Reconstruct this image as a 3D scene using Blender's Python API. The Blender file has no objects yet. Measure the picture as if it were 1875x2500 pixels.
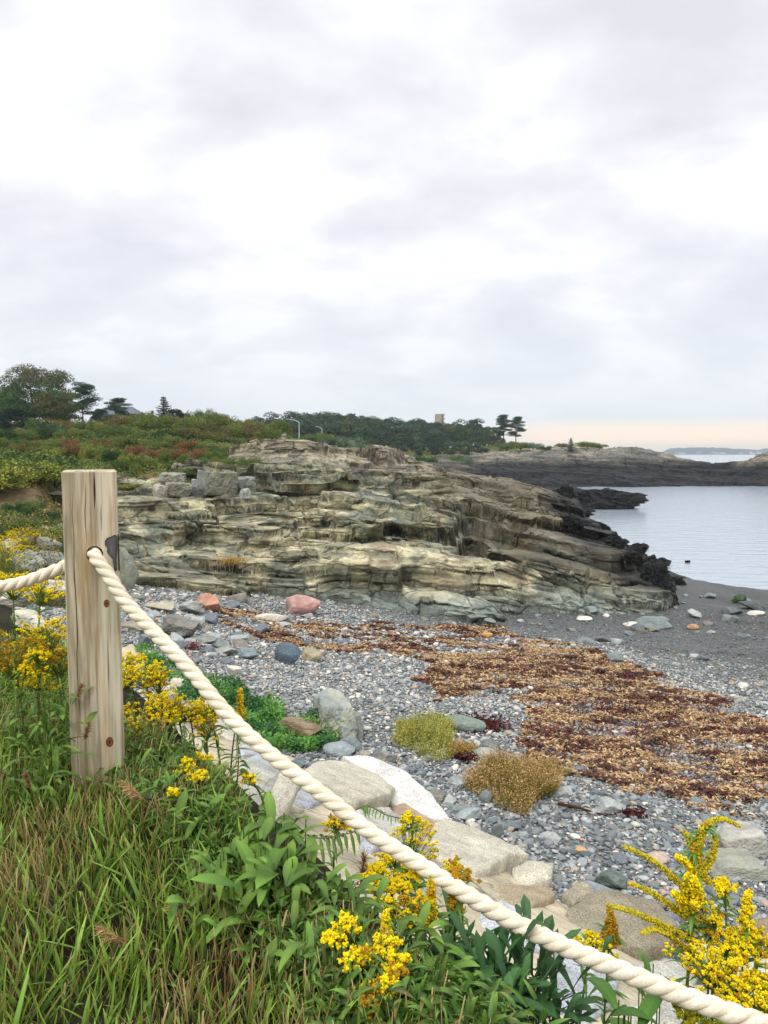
import bpy, math, random
import numpy as np
from mathutils import Vector, Matrix

# ------------------------------------------------------------------ camera, sky, sun, exposure
SC = bpy.context.scene
COL = SC.collection
FPX, CX, CY, HORIZON = 1805.0, 937.5, 1250.0, 1105.0
CAMZ = 7.0
PITCH = math.atan((CY - HORIZON) / FPX)
cam_data = bpy.data.cameras.new('camera')
cam_data.sensor_fit = 'VERTICAL'
cam_data.sensor_height = 36.0
cam_data.sensor_width = 27.0
cam_data.lens = 36.0 * FPX / 2500.0
cam_data.clip_start = 0.05
cam_data.clip_end = 12000
cam = bpy.data.objects.new('camera', cam_data)
COL.objects.link(cam)
cam.location = (0, 0, CAMZ)
cam.rotation_euler = (math.pi / 2 - PITCH, 0, 0)
SC.camera = cam

SC.view_settings.view_transform = 'Standard'
SC.view_settings.look = 'None'
SC.view_settings.gamma = 1.0
SC.view_settings.exposure = 0.30
SC.render.film_transparent = False
SC.cycles.max_bounces = 6
SC.cycles.diffuse_bounces = 3
SC.cycles.glossy_bounces = 2
SC.cycles.transmission_bounces = 3
SC.cycles.transparent_max_bounces = 4
SC.cycles.volume_bounces = 0

SUN_EL, SUN_AZ = math.radians(48), math.radians(200)   # azimuth measured from +Y towards +X


def node(nt, typ, **kw):
    n = nt.nodes.new(typ)
    for k, v in kw.items():
        if hasattr(n, k):
            setattr(n, k, v)
    return n


def ramp(nt, stops, interp='LINEAR'):
    n = nt.nodes.new('ShaderNodeValToRGB')
    n.color_ramp.interpolation = interp
    el = n.color_ramp.elements
    while len(el) > 1:
        el.remove(el[-1])
    el[0].position, el[0].color = stops[0][0], tuple(stops[0][1]) + (1,)
    for p, c in stops[1:]:
        e = el.new(p)
        e.color = tuple(c) + (1,)
    return n


def build_world():
    w = bpy.data.worlds.new('World')
    SC.world = w
    w.use_nodes = True
    nt = w.node_tree
    nt.nodes.clear()
    L = nt.links.new
    out = node(nt, 'ShaderNodeOutputWorld')
    bg = node(nt, 'ShaderNodeBackground')
    bg.inputs['Strength'].default_value = 0.1
    L(bg.outputs[0], out.inputs[0])
    sky = node(nt, 'ShaderNodeTexSky')
    sky.sky_type = 'NISHITA'
    sky.sun_disc = False
    sky.sun_elevation = SUN_EL
    sky.sun_rotation = SUN_AZ
    tc = node(nt, 'ShaderNodeTexCoord')
    sep = node(nt, 'ShaderNodeSeparateXYZ')
    L(tc.outputs['Generated'], sep.inputs[0])
    # cloud layer: direction projected on a high sheet, flattened towards the horizon
    add = node(nt, 'ShaderNodeMath', operation='MAXIMUM'); add.inputs[1].default_value = 0.0
    L(sep.outputs['Z'], add.inputs[0])
    add2 = node(nt, 'ShaderNodeMath', operation='ADD'); add2.inputs[1].default_value = 0.42
    L(add.outputs[0], add2.inputs[0])
    dv = []
    for a in 'XY':
        d = node(nt, 'ShaderNodeMath', operation='DIVIDE')
        L(sep.outputs[a], d.inputs[0]); L(add2.outputs[0], d.inputs[1])
        dv.append(d)
    cmb = node(nt, 'ShaderNodeCombineXYZ')
    L(dv[0].outputs[0], cmb.inputs[0]); L(dv[1].outputs[0], cmb.inputs[1])
    cmb.inputs[2].default_value = 3.3
    mp = node(nt, 'ShaderNodeMapping')
    mp.inputs['Location'].default_value = (4.3, 1.7, 0.0)
    mp.inputs['Scale'].default_value = (1.0, 1.25, 1.0)
    L(cmb.outputs[0], mp.inputs[0])
    n1 = node(nt, 'ShaderNodeTexNoise')
    n1.inputs['Scale'].default_value = 3.3; n1.inputs['Detail'].default_value = 7
    n1.inputs['Roughness'].default_value = 0.47; n1.inputs['Distortion'].default_value = 0.25
    L(mp.outputs[0], n1.inputs['Vector'])
    n2 = node(nt, 'ShaderNodeTexNoise')
    n2.inputs['Scale'].default_value = 8.0; n2.inputs['Detail'].default_value = 5
    n2.inputs['Roughness'].default_value = 0.5
    L(mp.outputs[0], n2.inputs['Vector'])
    mx = node(nt, 'ShaderNodeMath', operation='MULTIPLY_ADD')
    L(n2.outputs['Fac'], mx.inputs[0]); mx.inputs[1].default_value = 0.3
    L(n1.outputs['Fac'], mx.inputs[2])
    cr = ramp(nt, [(0.47, (6.75, 6.85, 7.3)), (0.57, (7.4, 7.46, 7.98)), (0.66, (8.1, 8.15, 8.4)), (0.76, (9.3, 9.3, 9.4))])
    L(mx.outputs[0], cr.inputs[0])
    # lower sky: even grey-blue band
    lowr = ramp(nt, [(0.0, (1, 1, 1)), (0.10, (0.62,) * 3), (0.30, (0, 0, 0))])
    L(sep.outputs['Z'], lowr.inputs[0])
    m1 = node(nt, 'ShaderNodeMixRGB')
    L(lowr.outputs[0], m1.inputs['Fac']); L(cr.outputs[0], m1.inputs['Color1'])
    m1.inputs['Color2'].default_value = (6.6, 7.1, 7.6, 1)
    # peach strip low over the sea on the right
    pz = ramp(nt, [(0.0, (1, 1, 1)), (0.022, (1, 1, 1)), (0.036, (0.75,) * 3), (0.05, (0, 0, 0))])
    zj = node(nt, 'ShaderNodeMath', operation='MULTIPLY_ADD')
    L(n1.outputs['Fac'], zj.inputs[0]); zj.inputs[1].default_value = 0.010; L(sep.outputs['Z'], zj.inputs[2])
    L(zj.outputs[0], pz.inputs[0])
    px = ramp(nt, [(0.0, (0, 0, 0)), (0.08, (0, 0, 0)), (0.22, (1, 1, 1)), (1.0, (1, 1, 1))])
    L(sep.outputs['X'], px.inputs[0])
    pm = node(nt, 'ShaderNodeMath', operation='MULTIPLY')
    L(pz.outputs[0], pm.inputs[0]); L(px.outputs[0], pm.inputs[1])
    m2 = node(nt, 'ShaderNodeMixRGB')
    L(pm.outputs[0], m2.inputs['Fac']); L(m1.outputs[0], m2.inputs['Color1'])
    m2.inputs['Color2'].default_value = (10.2, 8.3, 6.5, 1)
    # thin remainder of clear sky in the overcast
    m3 = node(nt, 'ShaderNodeMixRGB'); m3.inputs['Fac'].default_value = 0.94
    L(sky.outputs[0], m3.inputs['Color1']); L(m2.outputs[0], m3.inputs['Color2'])
    # the overcast is brighter overhead than at the horizon
    zr = ramp(nt, [(0.0, (1, 1, 1)), (0.55, (1.0, 1.0, 1.0)), (0.8, (2.1, 2.1, 2.08)), (1.0, (2.5, 2.5, 2.45))])
    L(sep.outputs['Z'], zr.inputs[0])
    m4 = node(nt, 'ShaderNodeMixRGB', blend_type='MULTIPLY'); m4.inputs['Fac'].default_value = 1
    L(m3.outputs[0], m4.inputs['Color1']); L(zr.outputs[0], m4.inputs['Color2'])
    L(m4.outputs[0], bg.inputs['Color'])


build_world()
sun_data = bpy.data.lights.new('sun', 'SUN')
sun_data.energy = 1.3
sun_data.angle = math.radians(14)
sun_data.color = (1.0, 0.96, 0.9)
sun = bpy.data.objects.new('sun', sun_data)
COL.objects.link(sun)
sd = Vector((math.sin(SUN_AZ) * math.cos(SUN_EL), math.cos(SUN_AZ) * math.cos(SUN_EL), math.sin(SUN_EL)))
sun.rotation_euler = sd.to_track_quat('Z', 'Y').to_euler()
sun.location = (0, 0, 60)

# ------------------------------------------------------------------ helpers: projection, noise, meshes
CP, SP = math.cos(PITCH), math.sin(PITCH)


def ray(px, py):
    px = np.asarray(px, float); py = np.asarray(py, float)
    x = (px - CX) / FPX; u = -(py - CY) / FPX
    return np.stack([x, CP + u * SP, -SP + u * CP], -1)


def atY(px, py, Y):
    d = ray(px, py)
    return np.array([0, 0, CAMZ]) + d * (np.asarray(Y, float) / d[..., 1])[..., None]


def atz(px, py, z):
    d = ray(px, py)
    return np.array([0, 0, CAMZ]) + d * ((np.asarray(z, float) - CAMZ) / d[..., 2])[..., None]


def proj(P):
    P = np.asarray(P, float)
    x, y, z = P[..., 0], P[..., 1], P[..., 2] - CAMZ
    f = y * CP - z * SP; u = y * SP + z * CP
    return CX + FPX * x / f, CY - FPX * u / f


def _h(ix, iy, iz, seed):
    n = (ix.astype(np.int64) * 374761393 + iy.astype(np.int64) * 668265263 + iz.astype(np.int64) * 2147483647 + seed * 1274126177) & 0xffffffff
    n = ((n ^ (n >> 13)) * 1274126177) & 0xffffffff
    n = ((n ^ (n >> 16)) * 2246822519) & 0xffffffff
    n = n ^ (n >> 15)
    return (n & 0xffffff) / float(0xffffff)


def vnoise(x, y, z=None, seed=0):
    x = np.asarray(x, float); y = np.asarray(y, float)
    z = np.zeros_like(x) if z is None else np.asarray(z, float)
    ix, iy, iz = np.floor(x), np.floor(y), np.floor(z)
    fx, fy, fz = x - ix, y - iy, z - iz
    fx = fx * fx * fx * (fx * (fx * 6 - 15) + 10); fy = fy * fy * fy * (fy * (fy * 6 - 15) + 10); fz = fz * fz * (3 - 2 * fz)
    flat = not np.any(z)
    r = 0
    for k in ((0,) if flat else (0, 1)):
        a = _h(ix, iy, iz + k, seed); b = _h(ix + 1, iy, iz + k, seed)
        c = _h(ix, iy + 1, iz + k, seed); d = _h(ix + 1, iy + 1, iz + k, seed)
        v = (a * (1 - fx) + b * fx) * (1 - fy) + (c * (1 - fx) + d * fx) * fy
        r = v if flat else r + v * ((1 - fz) if k == 0 else fz)
    return r * 2 - 1


def fbm(x, y, z=None, oct=4, seed=0, gain=0.5):
    s, a, t = 0, 1.0, 0
    for i in range(oct):
        f = 2.03 ** i
        s = s + a * vnoise(np.asarray(x) * f + i * 7.1, np.asarray(y) * f + i * 3.7, None if z is None else np.asarray(z) * f, seed + i)
        t += a; a *= gain
    return s / t


def worley(x, y, seed=0, full=False):
    ix, iy = np.floor(x), np.floor(y)
    f1 = np.full(x.shape, 9.0); f2 = np.full(x.shape, 9.0); cid = np.zeros(x.shape); ox = np.zeros(x.shape); oy = np.zeros(x.shape)
    for dx in (-1, 0, 1):
        for dy in (-1, 0, 1):
            cx, cy = ix + dx, iy + dy
            z = np.zeros_like(cx)
            pxx = cx + _h(cx, cy, z, seed); pyy = cy + _h(cx, cy, z + 5, seed)
            d = np.hypot(pxx - x, pyy - y)
            r = _h(cx, cy, z + 9, seed)
            m = d < f1
            f2 = np.where(m, f1, np.minimum(f2, d)); cid = np.where(m, r, cid); f1 = np.where(m, d, f1)
            if full: ox = np.where(m, pxx, ox); oy = np.where(m, pyy, oy)
    return (f1, f2, cid, ox, oy) if full else (f1, f2, cid)


def sstep(a, b, x):
    t = np.clip((x - a) / (b - a), 0, 1)
    return t * t * (3 - 2 * t)


def mixc(a, b, t):
    return np.asarray(a) * (1 - t[..., None]) + np.asarray(b) * t[..., None]


def lin(r, g, b):
    c = np.array([r, g, b], float) / 255
    return np.where(c <= 0.04045, c / 12.92, ((c + 0.055) / 1.055) ** 2.4)


class RBF:
    def __init__(s, P, reg=1e-3):
        P = np.asarray(P, float)
        s.c = P[:, :2]; s.sc = np.array([1.0, 1.0]); n = len(P)
        K = s.k(s.c) + np.eye(n) * reg
        Q = np.c_[np.ones(n), s.c]
        A = np.block([[K, Q], [Q.T, np.zeros((3, 3))]])
        s.w = np.linalg.solve(A, np.r_[P[:, 2], 0, 0, 0])

    def k(s, X):
        r2 = ((X[:, None, :] - s.c[None]) ** 2).sum(-1)
        return np.where(r2 > 1e-12, 0.5 * r2 * np.log(np.maximum(r2, 1e-12)), 0)

    def __call__(s, x, y):
        x = np.asarray(x, float); y = np.asarray(y, float)
        sh = np.broadcast(x, y).shape
        X = np.c_[np.broadcast_to(x, sh).ravel(), np.broadcast_to(y, sh).ravel()]
        out = np.empty(len(X))
        for i in range(0, len(X), 50000):
            Z = X[i:i + 50000]
            out[i:i + 50000] = np.c_[s.k(Z), np.ones(len(Z)), Z] @ s.w
        return out.reshape(sh)


def tag(o, label=None, cat=None, group=None, kind=None):
    if label: o['label'] = label
    if cat: o['category'] = cat
    if group: o['group'] = group
    if kind: o['kind'] = kind
    return o


def empty(name, loc=(0, 0, 0), label=None, cat=None, group=None):
    o = bpy.data.objects.new(name, None)
    o.empty_display_size = 0.1
    COL.objects.link(o)
    o.location = loc
    return tag(o, label, cat, group)


def make_mesh(name, V, F, mat=None, col=None, smooth=True, fmat=None):
    V = np.asarray(V, np.float32)
    me = bpy.data.meshes.new(name)
    Fs = F if isinstance(F, list) else [F]
    Fs = [np.asarray(f, np.int32) for f in Fs if len(f)]
    me.vertices.add(len(V)); me.vertices.foreach_set('co', V.ravel())
    loops = np.concatenate([f.ravel() for f in Fs])
    tot = np.concatenate([np.full(len(f), f.shape[1], np.int32) for f in Fs])
    st = np.r_[0, np.cumsum(tot)[:-1]].astype(np.int32)
    me.loops.add(len(loops)); me.loops.foreach_set('vertex_index', loops)
    me.polygons.add(len(tot)); me.polygons.foreach_set('loop_start', st); me.polygons.foreach_set('loop_total', tot)
    me.polygons.foreach_set('use_smooth', np.full(len(tot), smooth, bool))
    for m in (mat if isinstance(mat, (list, tuple)) else [mat]):
        if m: me.materials.append(m)
    if fmat is not None: me.polygons.foreach_set('material_index', np.asarray(fmat, np.int32))
    me.update(calc_edges=True)
    if col is not None:
        a = me.color_attributes.new('Col', 'FLOAT_COLOR', 'POINT')
        c = np.ones((len(V), 4), np.float32); c[:, :3] = np.clip(col, 0, 1)
        a.data.foreach_set('color', c.ravel())
    return me


def obj(name, me, parent=None, loc=None, rot=None, scale=None):
    o = bpy.data.objects.new(name, me)
    COL.objects.link(o)
    if parent is not None: o.parent = parent
    if loc is not None: o.location = loc
    if rot is not None: o.rotation_euler = rot
    if scale is not None: o.scale = scale if hasattr(scale, '__len__') else (scale,) * 3
    return o


def grid_faces(n, m, off=0):
    i = np.arange(n - 1)[:, None] * m + np.arange(m - 1)[None]
    i = i.ravel() + off
    return np.stack([i, i + 1, i + m + 1, i + m], -1)


class Acc:
    """collects vertex/face batches"""
    def __init__(s): s.V, s.F3, s.F4, s.C, s.n = [], [], [], [], 0

    def add(s, V, F, C):
        V = np.asarray(V, float).reshape(-1, 3)
        F = np.asarray(F)
        (s.F3 if F.shape[1] == 3 else s.F4).append(F + s.n)
        C = np.broadcast_to(np.asarray(C, float), V.shape)
        s.V.append(V); s.C.append(C); s.n += len(V)
        return s

    def mesh(s, name, mat, smooth=True):
        F = []
        if s.F3: F.append(np.concatenate(s.F3))
        if s.F4: F.append(np.concatenate(s.F4))
        return make_mesh(name, np.concatenate(s.V), F, mat, np.concatenate(s.C), smooth)


def ico(sub):
    t = (1 + 5 ** .5) / 2
    V = [(-1, t, 0), (1, t, 0), (-1, -t, 0), (1, -t, 0), (0, -1, t), (0, 1, t), (0, -1, -t), (0, 1, -t), (t, 0, -1), (t, 0, 1), (-t, 0, -1), (-t, 0, 1)]
    V = [np.array(v) / np.linalg.norm(v) for v in V]
    F = [(0, 11, 5), (0, 5, 1), (0, 1, 7), (0, 7, 10), (0, 10, 11), (1, 5, 9), (5, 11, 4), (11, 10, 2), (10, 7, 6), (7, 1, 8), (3, 9, 4), (3, 4, 2), (3, 2, 6), (3, 6, 8), (3, 8, 9), (4, 9, 5), (2, 4, 11), (6, 2, 10), (8, 6, 7), (9, 8, 1)]
    for _ in range(sub):
        c = {}; G = []

        def mid(a, b):
            k = (min(a, b), max(a, b))
            if k not in c:
                m = V[a] + V[b]; V.append(m / np.linalg.norm(m)); c[k] = len(V) - 1
            return c[k]
        for a, b, d in F:
            x, y, z = mid(a, b), mid(b, d), mid(d, a)
            G += [(a, x, z), (b, y, x), (d, z, y), (x, y, z)]
        F = G
    return np.array(V), np.array(F)


ICO = {k: ico(k) for k in range(5)}


# ------------------------------------------------------------------ materials
def bump_chain(nt, coord, specs, L):
    """specs: list of (kind, scale(3 or 1), strength, distance)"""
    prev = None
    for kind, sc, st, dist in specs:
        mp = node(nt, 'ShaderNodeMapping')
        mp.inputs['Scale'].default_value = sc if hasattr(sc, '__len__') else (sc,) * 3
        L(coord, mp.inputs[0])
        if kind == 'noise':
            t = node(nt, 'ShaderNodeTexNoise'); t.inputs['Scale'].default_value = 1; t.inputs['Detail'].default_value = 6
            t.inputs['Roughness'].default_value = 0.6; o = t.outputs['Fac']
        elif kind == 'crack':
            t = node(nt, 'ShaderNodeTexVoronoi'); t.feature = 'DISTANCE_TO_EDGE'; t.inputs['Scale'].default_value = 1
            r = ramp(nt, [(0.0, (0, 0, 0)), (0.06, (1, 1, 1))]); L(t.outputs['Distance'], r.inputs[0]); o = r.outputs[0]
        else:
            t = node(nt, 'ShaderNodeTexVoronoi'); t.inputs['Scale'].default_value = 1; o = t.outputs['Distance']
        b = node(nt, 'ShaderNodeBump'); b.inputs['Strength'].default_value = st; b.inputs['Distance'].default_value = dist
        L(o, b.inputs['Height'])
        if prev: L(prev, b.inputs['Normal'])
        prev = b.outputs[0]
    return prev


def mat_col(name, rough=0.8, spec=0.3, bumps=(), var=(), tint=None, translucent=0.0, randhue=0.0, base=None, cracks=()):
    """var: list of (scale, low, high) brightness multipliers by noise"""
    m = bpy.data.materials.new(name); m.use_nodes = True
    nt = m.node_tree; L = nt.links.new
    bs = nt.nodes['Principled BSDF']
    bs.inputs['Roughness'].default_value = rough
    bs.inputs['Specular IOR Level'].default_value = spec
    tc = node(nt, 'ShaderNodeTexCoord')
    if base is None:
        at = node(nt, 'ShaderNodeAttribute'); at.attribute_name = 'Col'; c = at.outputs['Color']
    else:
        rg = node(nt, 'ShaderNodeRGB'); rg.outputs[0].default_value = tuple(base) + (1,); c = rg.outputs[0]
    for sc, lo, hi in var:
        mp = node(nt, 'ShaderNodeMapping'); mp.inputs['Scale'].default_value = sc if hasattr(sc, '__len__') else (sc,) * 3
        L(tc.outputs['Object'], mp.inputs[0])
        t = node(nt, 'ShaderNodeTexNoise'); t.inputs['Scale'].default_value = 1; t.inputs['Detail'].default_value = 5
        L(mp.outputs[0], t.inputs['Vector'])
        lo3 = lo if hasattr(lo, '__len__') else (lo,) * 3; hi3 = hi if hasattr(hi, '__len__') else (hi,) * 3
        r = ramp(nt, [(0.3, lo3), (0.7, hi3)]); L(t.outputs['Fac'], r.inputs[0])
        x = node(nt, 'ShaderNodeMixRGB', blend_type='MULTIPLY'); x.inputs['Fac'].default_value = 1
        L(c, x.inputs['Color1']); L(r.outputs[0], x.inputs['Color2']); c = x.outputs[0]
    for sc, wd, dk in cracks:      # cracks: dark lines along the cell edges
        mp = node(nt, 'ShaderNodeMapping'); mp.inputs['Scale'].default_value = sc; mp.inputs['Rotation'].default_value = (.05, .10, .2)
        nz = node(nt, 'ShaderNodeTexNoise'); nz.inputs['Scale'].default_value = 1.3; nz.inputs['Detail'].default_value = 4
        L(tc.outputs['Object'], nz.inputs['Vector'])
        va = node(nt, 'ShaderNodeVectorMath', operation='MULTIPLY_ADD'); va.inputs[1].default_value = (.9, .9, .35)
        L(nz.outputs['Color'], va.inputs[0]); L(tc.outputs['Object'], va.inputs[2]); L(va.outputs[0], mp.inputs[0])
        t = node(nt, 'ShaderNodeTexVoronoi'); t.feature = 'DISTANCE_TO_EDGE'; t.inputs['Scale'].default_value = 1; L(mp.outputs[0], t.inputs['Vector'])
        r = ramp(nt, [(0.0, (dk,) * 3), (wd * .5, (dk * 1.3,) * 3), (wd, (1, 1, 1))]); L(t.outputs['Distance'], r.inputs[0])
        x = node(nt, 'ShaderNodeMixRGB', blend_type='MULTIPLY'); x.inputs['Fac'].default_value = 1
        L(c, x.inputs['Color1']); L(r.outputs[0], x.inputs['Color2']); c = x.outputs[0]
    if randhue:
        oi = node(nt, 'ShaderNodeObjectInfo')
        r = ramp(nt, [(0.0, (1 - randhue, 1 - randhue * .6, 1 - randhue)), (0.5, (1, 1, 1)), (1.0, (1 + randhue * 1.2, 1 + randhue * .5, 1 - randhue * .2))])
        L(oi.outputs['Random'], r.inputs[0])
        x = node(nt, 'ShaderNodeMixRGB', blend_type='MULTIPLY'); x.inputs['Fac'].default_value = 1
        L(c, x.inputs['Color1']); L(r.outputs[0], x.inputs['Color2']); c = x.outputs[0]
    L(c, bs.inputs['Base Color'])
    if bumps:
        L(bump_chain(nt, tc.outputs['Object'], bumps, L), bs.inputs['Normal'])
    if translucent:
        tr = node(nt, 'ShaderNodeBsdfTranslucent'); L(c, tr.inputs['Color'])
        ms = node(nt, 'ShaderNodeMixShader'); ms.inputs[0].default_value = translucent
        out = nt.nodes['Material Output']
        L(bs.outputs[0], ms.inputs[1]); L(tr.outputs[0], ms.inputs[2]); L(ms.outputs[0], out.inputs[0])
    return m


M = {}
M['leaf'] = mat_col('leaf', 0.5, 0.35, translucent=0.25)
M['far_leaf'] = mat_col('far_leaf', 0.7, 0.15, translucent=0.15, randhue=0.16)
M['grass'] = mat_col('grass', 0.55, 0.3, translucent=0.22)
M['petal'] = mat_col('petal', 0.7, 0.1, translucent=0.25)
M['bark'] = mat_col('bark', 0.9, 0.1, bumps=[('noise', (14, 14, 3), 0.7, 0.03)])
M['stone'] = mat_col('stone', 0.72, 0.3, bumps=[('noise', 9, 0.6, 0.03), ('noise', 50, 0.35, 0.006)], var=[(3.0, 0.72, 1.18), (26, 0.85, 1.12)])
M['granite'] = mat_col('granite', 0.8, 0.25, bumps=[('noise', 9, 0.7, 0.04), ('noise', 60, 0.6, 0.008)], var=[(3.0, 0.78, 1.12), (11, .82, 1.1), (75, 0.42, 1.3)])
M['pebble'] = mat_col('pebble', 0.62, 0.35, bumps=[('noise', 40, 0.3, 0.006)], var=[(30, 0.85, 1.12)])
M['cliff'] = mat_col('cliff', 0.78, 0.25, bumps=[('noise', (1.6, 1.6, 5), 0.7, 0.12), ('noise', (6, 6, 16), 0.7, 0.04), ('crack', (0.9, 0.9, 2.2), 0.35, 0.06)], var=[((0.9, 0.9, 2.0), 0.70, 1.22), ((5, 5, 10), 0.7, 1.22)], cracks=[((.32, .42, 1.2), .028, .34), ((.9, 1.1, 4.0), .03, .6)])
M['headland'] = mat_col('headland', 0.85, 0.2, bumps=[('noise', (.5, .5, 1.6), 0.9, 0.5), ('noise', (2, 2, 5), 0.7, 0.15)], var=[((.25, .25, .8), 0.65, 1.25), ((1.6, 1.6, 3), 0.7, 1.25)], cracks=[((.16, .2, .5), .05, .4)])
M['sand'] = mat_col('sand', 0.7, 0.3, bumps=[('cell', 16, 0.5, 0.03), ('noise', 40, 0.5, 0.01)], var=[(0.7, 0.85, 1.12), (9, 0.6, 1.3), (30, 0.7, 1.25)])
M['soil'] = mat_col('soil', 0.95, 0.1, bumps=[('noise', 8, 0.8, 0.05), ('noise', 40, 0.6, 0.01)], var=[(5, 0.6, 1.3), (30, 0.7, 1.2)])
M['mortar'] = mat_col('mortar', 0.9, 0.15, bumps=[('noise', 6, 0.5, 0.03), ('noise', 60, 0.4, 0.004)], var=[(2.5, 0.72, 1.12), (14, 0.8, 1.08), (60, .8, 1.12)], cracks=[((1.1, 1.1, 1.1), .012, .45)])
M['seaweed'] = mat_col('seaweed', 0.55, 0.35, translucent=0.1)
M['paint'] = mat_col('paint', 0.6, 0.3, var=[(2, 0.92, 1.04)])
M['metal'] = mat_col('metal', 0.6, 0.3)
M['glass'] = mat_col('glass', 0.15, 0.6)

# ------------------------------------------------------------------ terrain functions
# bank edge (plan view): grass bank to its left, sloping stone revetment to its right
EDGE = np.array([(1.45, -.6), (.62, .85), (.12, 1.65), (-.33, 2.3), (-.8, 3.0), (-1.7, 4.3), (-3.3, 6.3), (-5.6, 8.6), (-9, 10.6), (-14, 12.5), (-22, 14)], float)


def edge_dist(x, y):
    x = np.asarray(x, float); y = np.asarray(y, float)
    best = np.full(x.shape, 1e9); sg = np.zeros(x.shape)
    for a, b in zip(EDGE[:-1], EDGE[1:]):
        d = b - a; L2 = d @ d
        t = np.clip(((x - a[0]) * d[0] + (y - a[1]) * d[1]) / L2, 0, 1)
        qx, qy = x - a[0] - t * d[0], y - a[1] - t * d[1]
        r = np.hypot(qx, qy)
        cr = d[0] * qy - d[1] * qx     # >0: left of the edge walking away
        m = r < best
        best = np.where(m, r, best); sg = np.where(m, np.where(cr > 0, -1.0, 1.0), sg)
    return best * sg


def bank(x, y):
    d = edge_dist(x, y)
    sl = 0.95 * sstep(-.08, .85, d) + .53 * np.maximum(d - .45, 0)
    return 5.76 - sl + 0.03 * fbm(np.asarray(x) * 1.7, np.asarray(y) * 1.7, oct=3, seed=4) - 0.02 * np.clip(y - 4, 0, 30)


BP = [(1290, 2120, 3.0), (1560, 2290, 3.0), (1875, 2490, 3.05), (1090, 2010, 3.0), (830, 1870, 3.05), (640, 1830, 3.1), (500, 1700, 3.2), (380, 1610, 3.25), (300, 1540, 3.3),
      (1000, 1700, 2.5), (1500, 1800, 2.35), (1875, 1900, 2.3), (1875, 1700, 1.6), (1500, 1600, 1.55), (1200, 1600, 1.75), (700, 1600, 2.3), (450, 1500, 2.75), (300, 1440, 2.95),
      (700, 1500, 1.95), (1000, 1510, 1.4), (1340, 1515, 1.0), (1640, 1490, .6), (1640, 1402, 0), (1875, 1437, 0), (1800, 1500, .6), (1875, 1600, 1.1), (2200, 1600, 1.1), (2300, 1460, 0), (2200, 1900, 2.2),
      (1700, 1300, -1.0), (1450, 1300, -1.0), (1875, 1270, -2.2), (2300, 1330, -1.8), (150, 1440, 3.4), (0, 1440, 3.7), (-300, 1440, 4.0)]
beach_f = RBF([atz(*p) for p in BP])


def beach(x, y):
    z = beach_f(x, y)
    return np.maximum(z, -3) + 0.05 * fbm(np.asarray(x) * .5, np.asarray(y) * .5, oct=3, seed=9) + 0.02 * vnoise(np.asarray(x) * 2.3, np.asarray(y) * 2.3, seed=3)


def ground(x, y):
    return np.maximum(bank(x, y), beach(x, y))


def hit(px, py, f=ground, y0=1.2, y1=60, n=4000):
    """where the ray of a photo pixel meets the ground"""
    Y = np.geomspace(y0, y1, n)
    P = atY(np.full(n, float(px)), np.full(n, float(py)), Y)
    h = f(P[:, 0], P[:, 1])
    k = np.argmax(P[:, 2] <= h)
    if P[k, 2] > h[k]: k = n - 1
    return np.array([P[k, 0], P[k, 1], h[k]])


def hits(px, py, f=ground, y0=1.2, y1=60, n=500):
    px = np.asarray(px, float); py = np.asarray(py, float)
    Y = np.geomspace(y0, y1, n)
    out = np.full((len(px), 3), np.nan)
    for i in range(0, len(px), 2000):
        a, b = px[i:i + 2000], py[i:i + 2000]
        P = atY(np.repeat(a, n), np.repeat(b, n), np.tile(Y, len(a))).reshape(len(a), n, 3)
        h = f(P[..., 0], P[..., 1])
        m = P[..., 2] <= h
        k = m.argmax(1); ok = m.any(1)
        r = P[np.arange(len(a)), k]; r[:, 2] = h[np.arange(len(a)), k]; r[~ok] = np.nan
        out[i:i + 2000] = r
    return out


def polar_sheet(az0, az1, nu, r0, r1, nv, f, power=None):
    """grid fanning out from under the camera in plan; rows geometric in distance"""
    k = np.linspace((az0 - CX) / FPX, (az1 - CX) / FPX, nu)
    Y = np.geomspace(r0, r1, nv) if power is None else r0 + (r1 - r0) * np.linspace(0, 1, nv) ** power
    X = k[None, :] * Y[:, None]; YY = np.broadcast_to(Y[:, None], X.shape)
    return X, YY, f(X, YY)

# ------------------------------------------------------------------ ground, beach
def build_beach():
    xs = np.r_[np.linspace(-26, -8, 60), np.linspace(-7.9, 20, 420), np.linspace(20.3, 60, 80)]
    ys = np.r_[np.linspace(2, 32, 460), np.linspace(32.3, 75, 90)]
    X, Y = np.meshgrid(xs, ys)
    Z = beach(X, Y)
    n = fbm(X * .35, Y * .9, oct=4, seed=21)
    px, py = proj(np.stack([X, Y, Z], -1))
    wet = sstep(0.0, 1.0, (1.55 - Z + 0.25 * n) / 0.7)
    base = mixc(lin(100, 103, 102), lin(78, 80, 80), wet)
    dark = sstep(0.25, 0.6, fbm(X * .5 + 4, Y * .25, oct=3, seed=31) + 0.2) * wet
    base = mixc(base, lin(62, 59, 54), dark * .5)
    me = make_mesh('beach', np.stack([X, Y, Z], -1).reshape(-1, 3), grid_faces(*X.shape), M['sand'], base.reshape(-1, 3))
    tag(obj('beach', me), kind='structure')


def build_bank():
    xs = np.linspace(-16, 6, 260); ys = np.linspace(-1.5, 18, 260)
    X, Y = np.meshgrid(xs, ys)
    Z = bank(X, Y)
    Z = np.where(edge_dist(X, Y) > 5.2, -1.0, Z)
    col = np.broadcast_to(lin(44, 40, 28), Z.shape + (3,))
    me = make_mesh('ground', np.stack([X, Y, Z], -1).reshape(-1, 3), grid_faces(*X.shape), M['soil'], col.reshape(-1, 3))
    tag(obj('ground', me), kind='structure')


build_beach(); build_bank()

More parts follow.
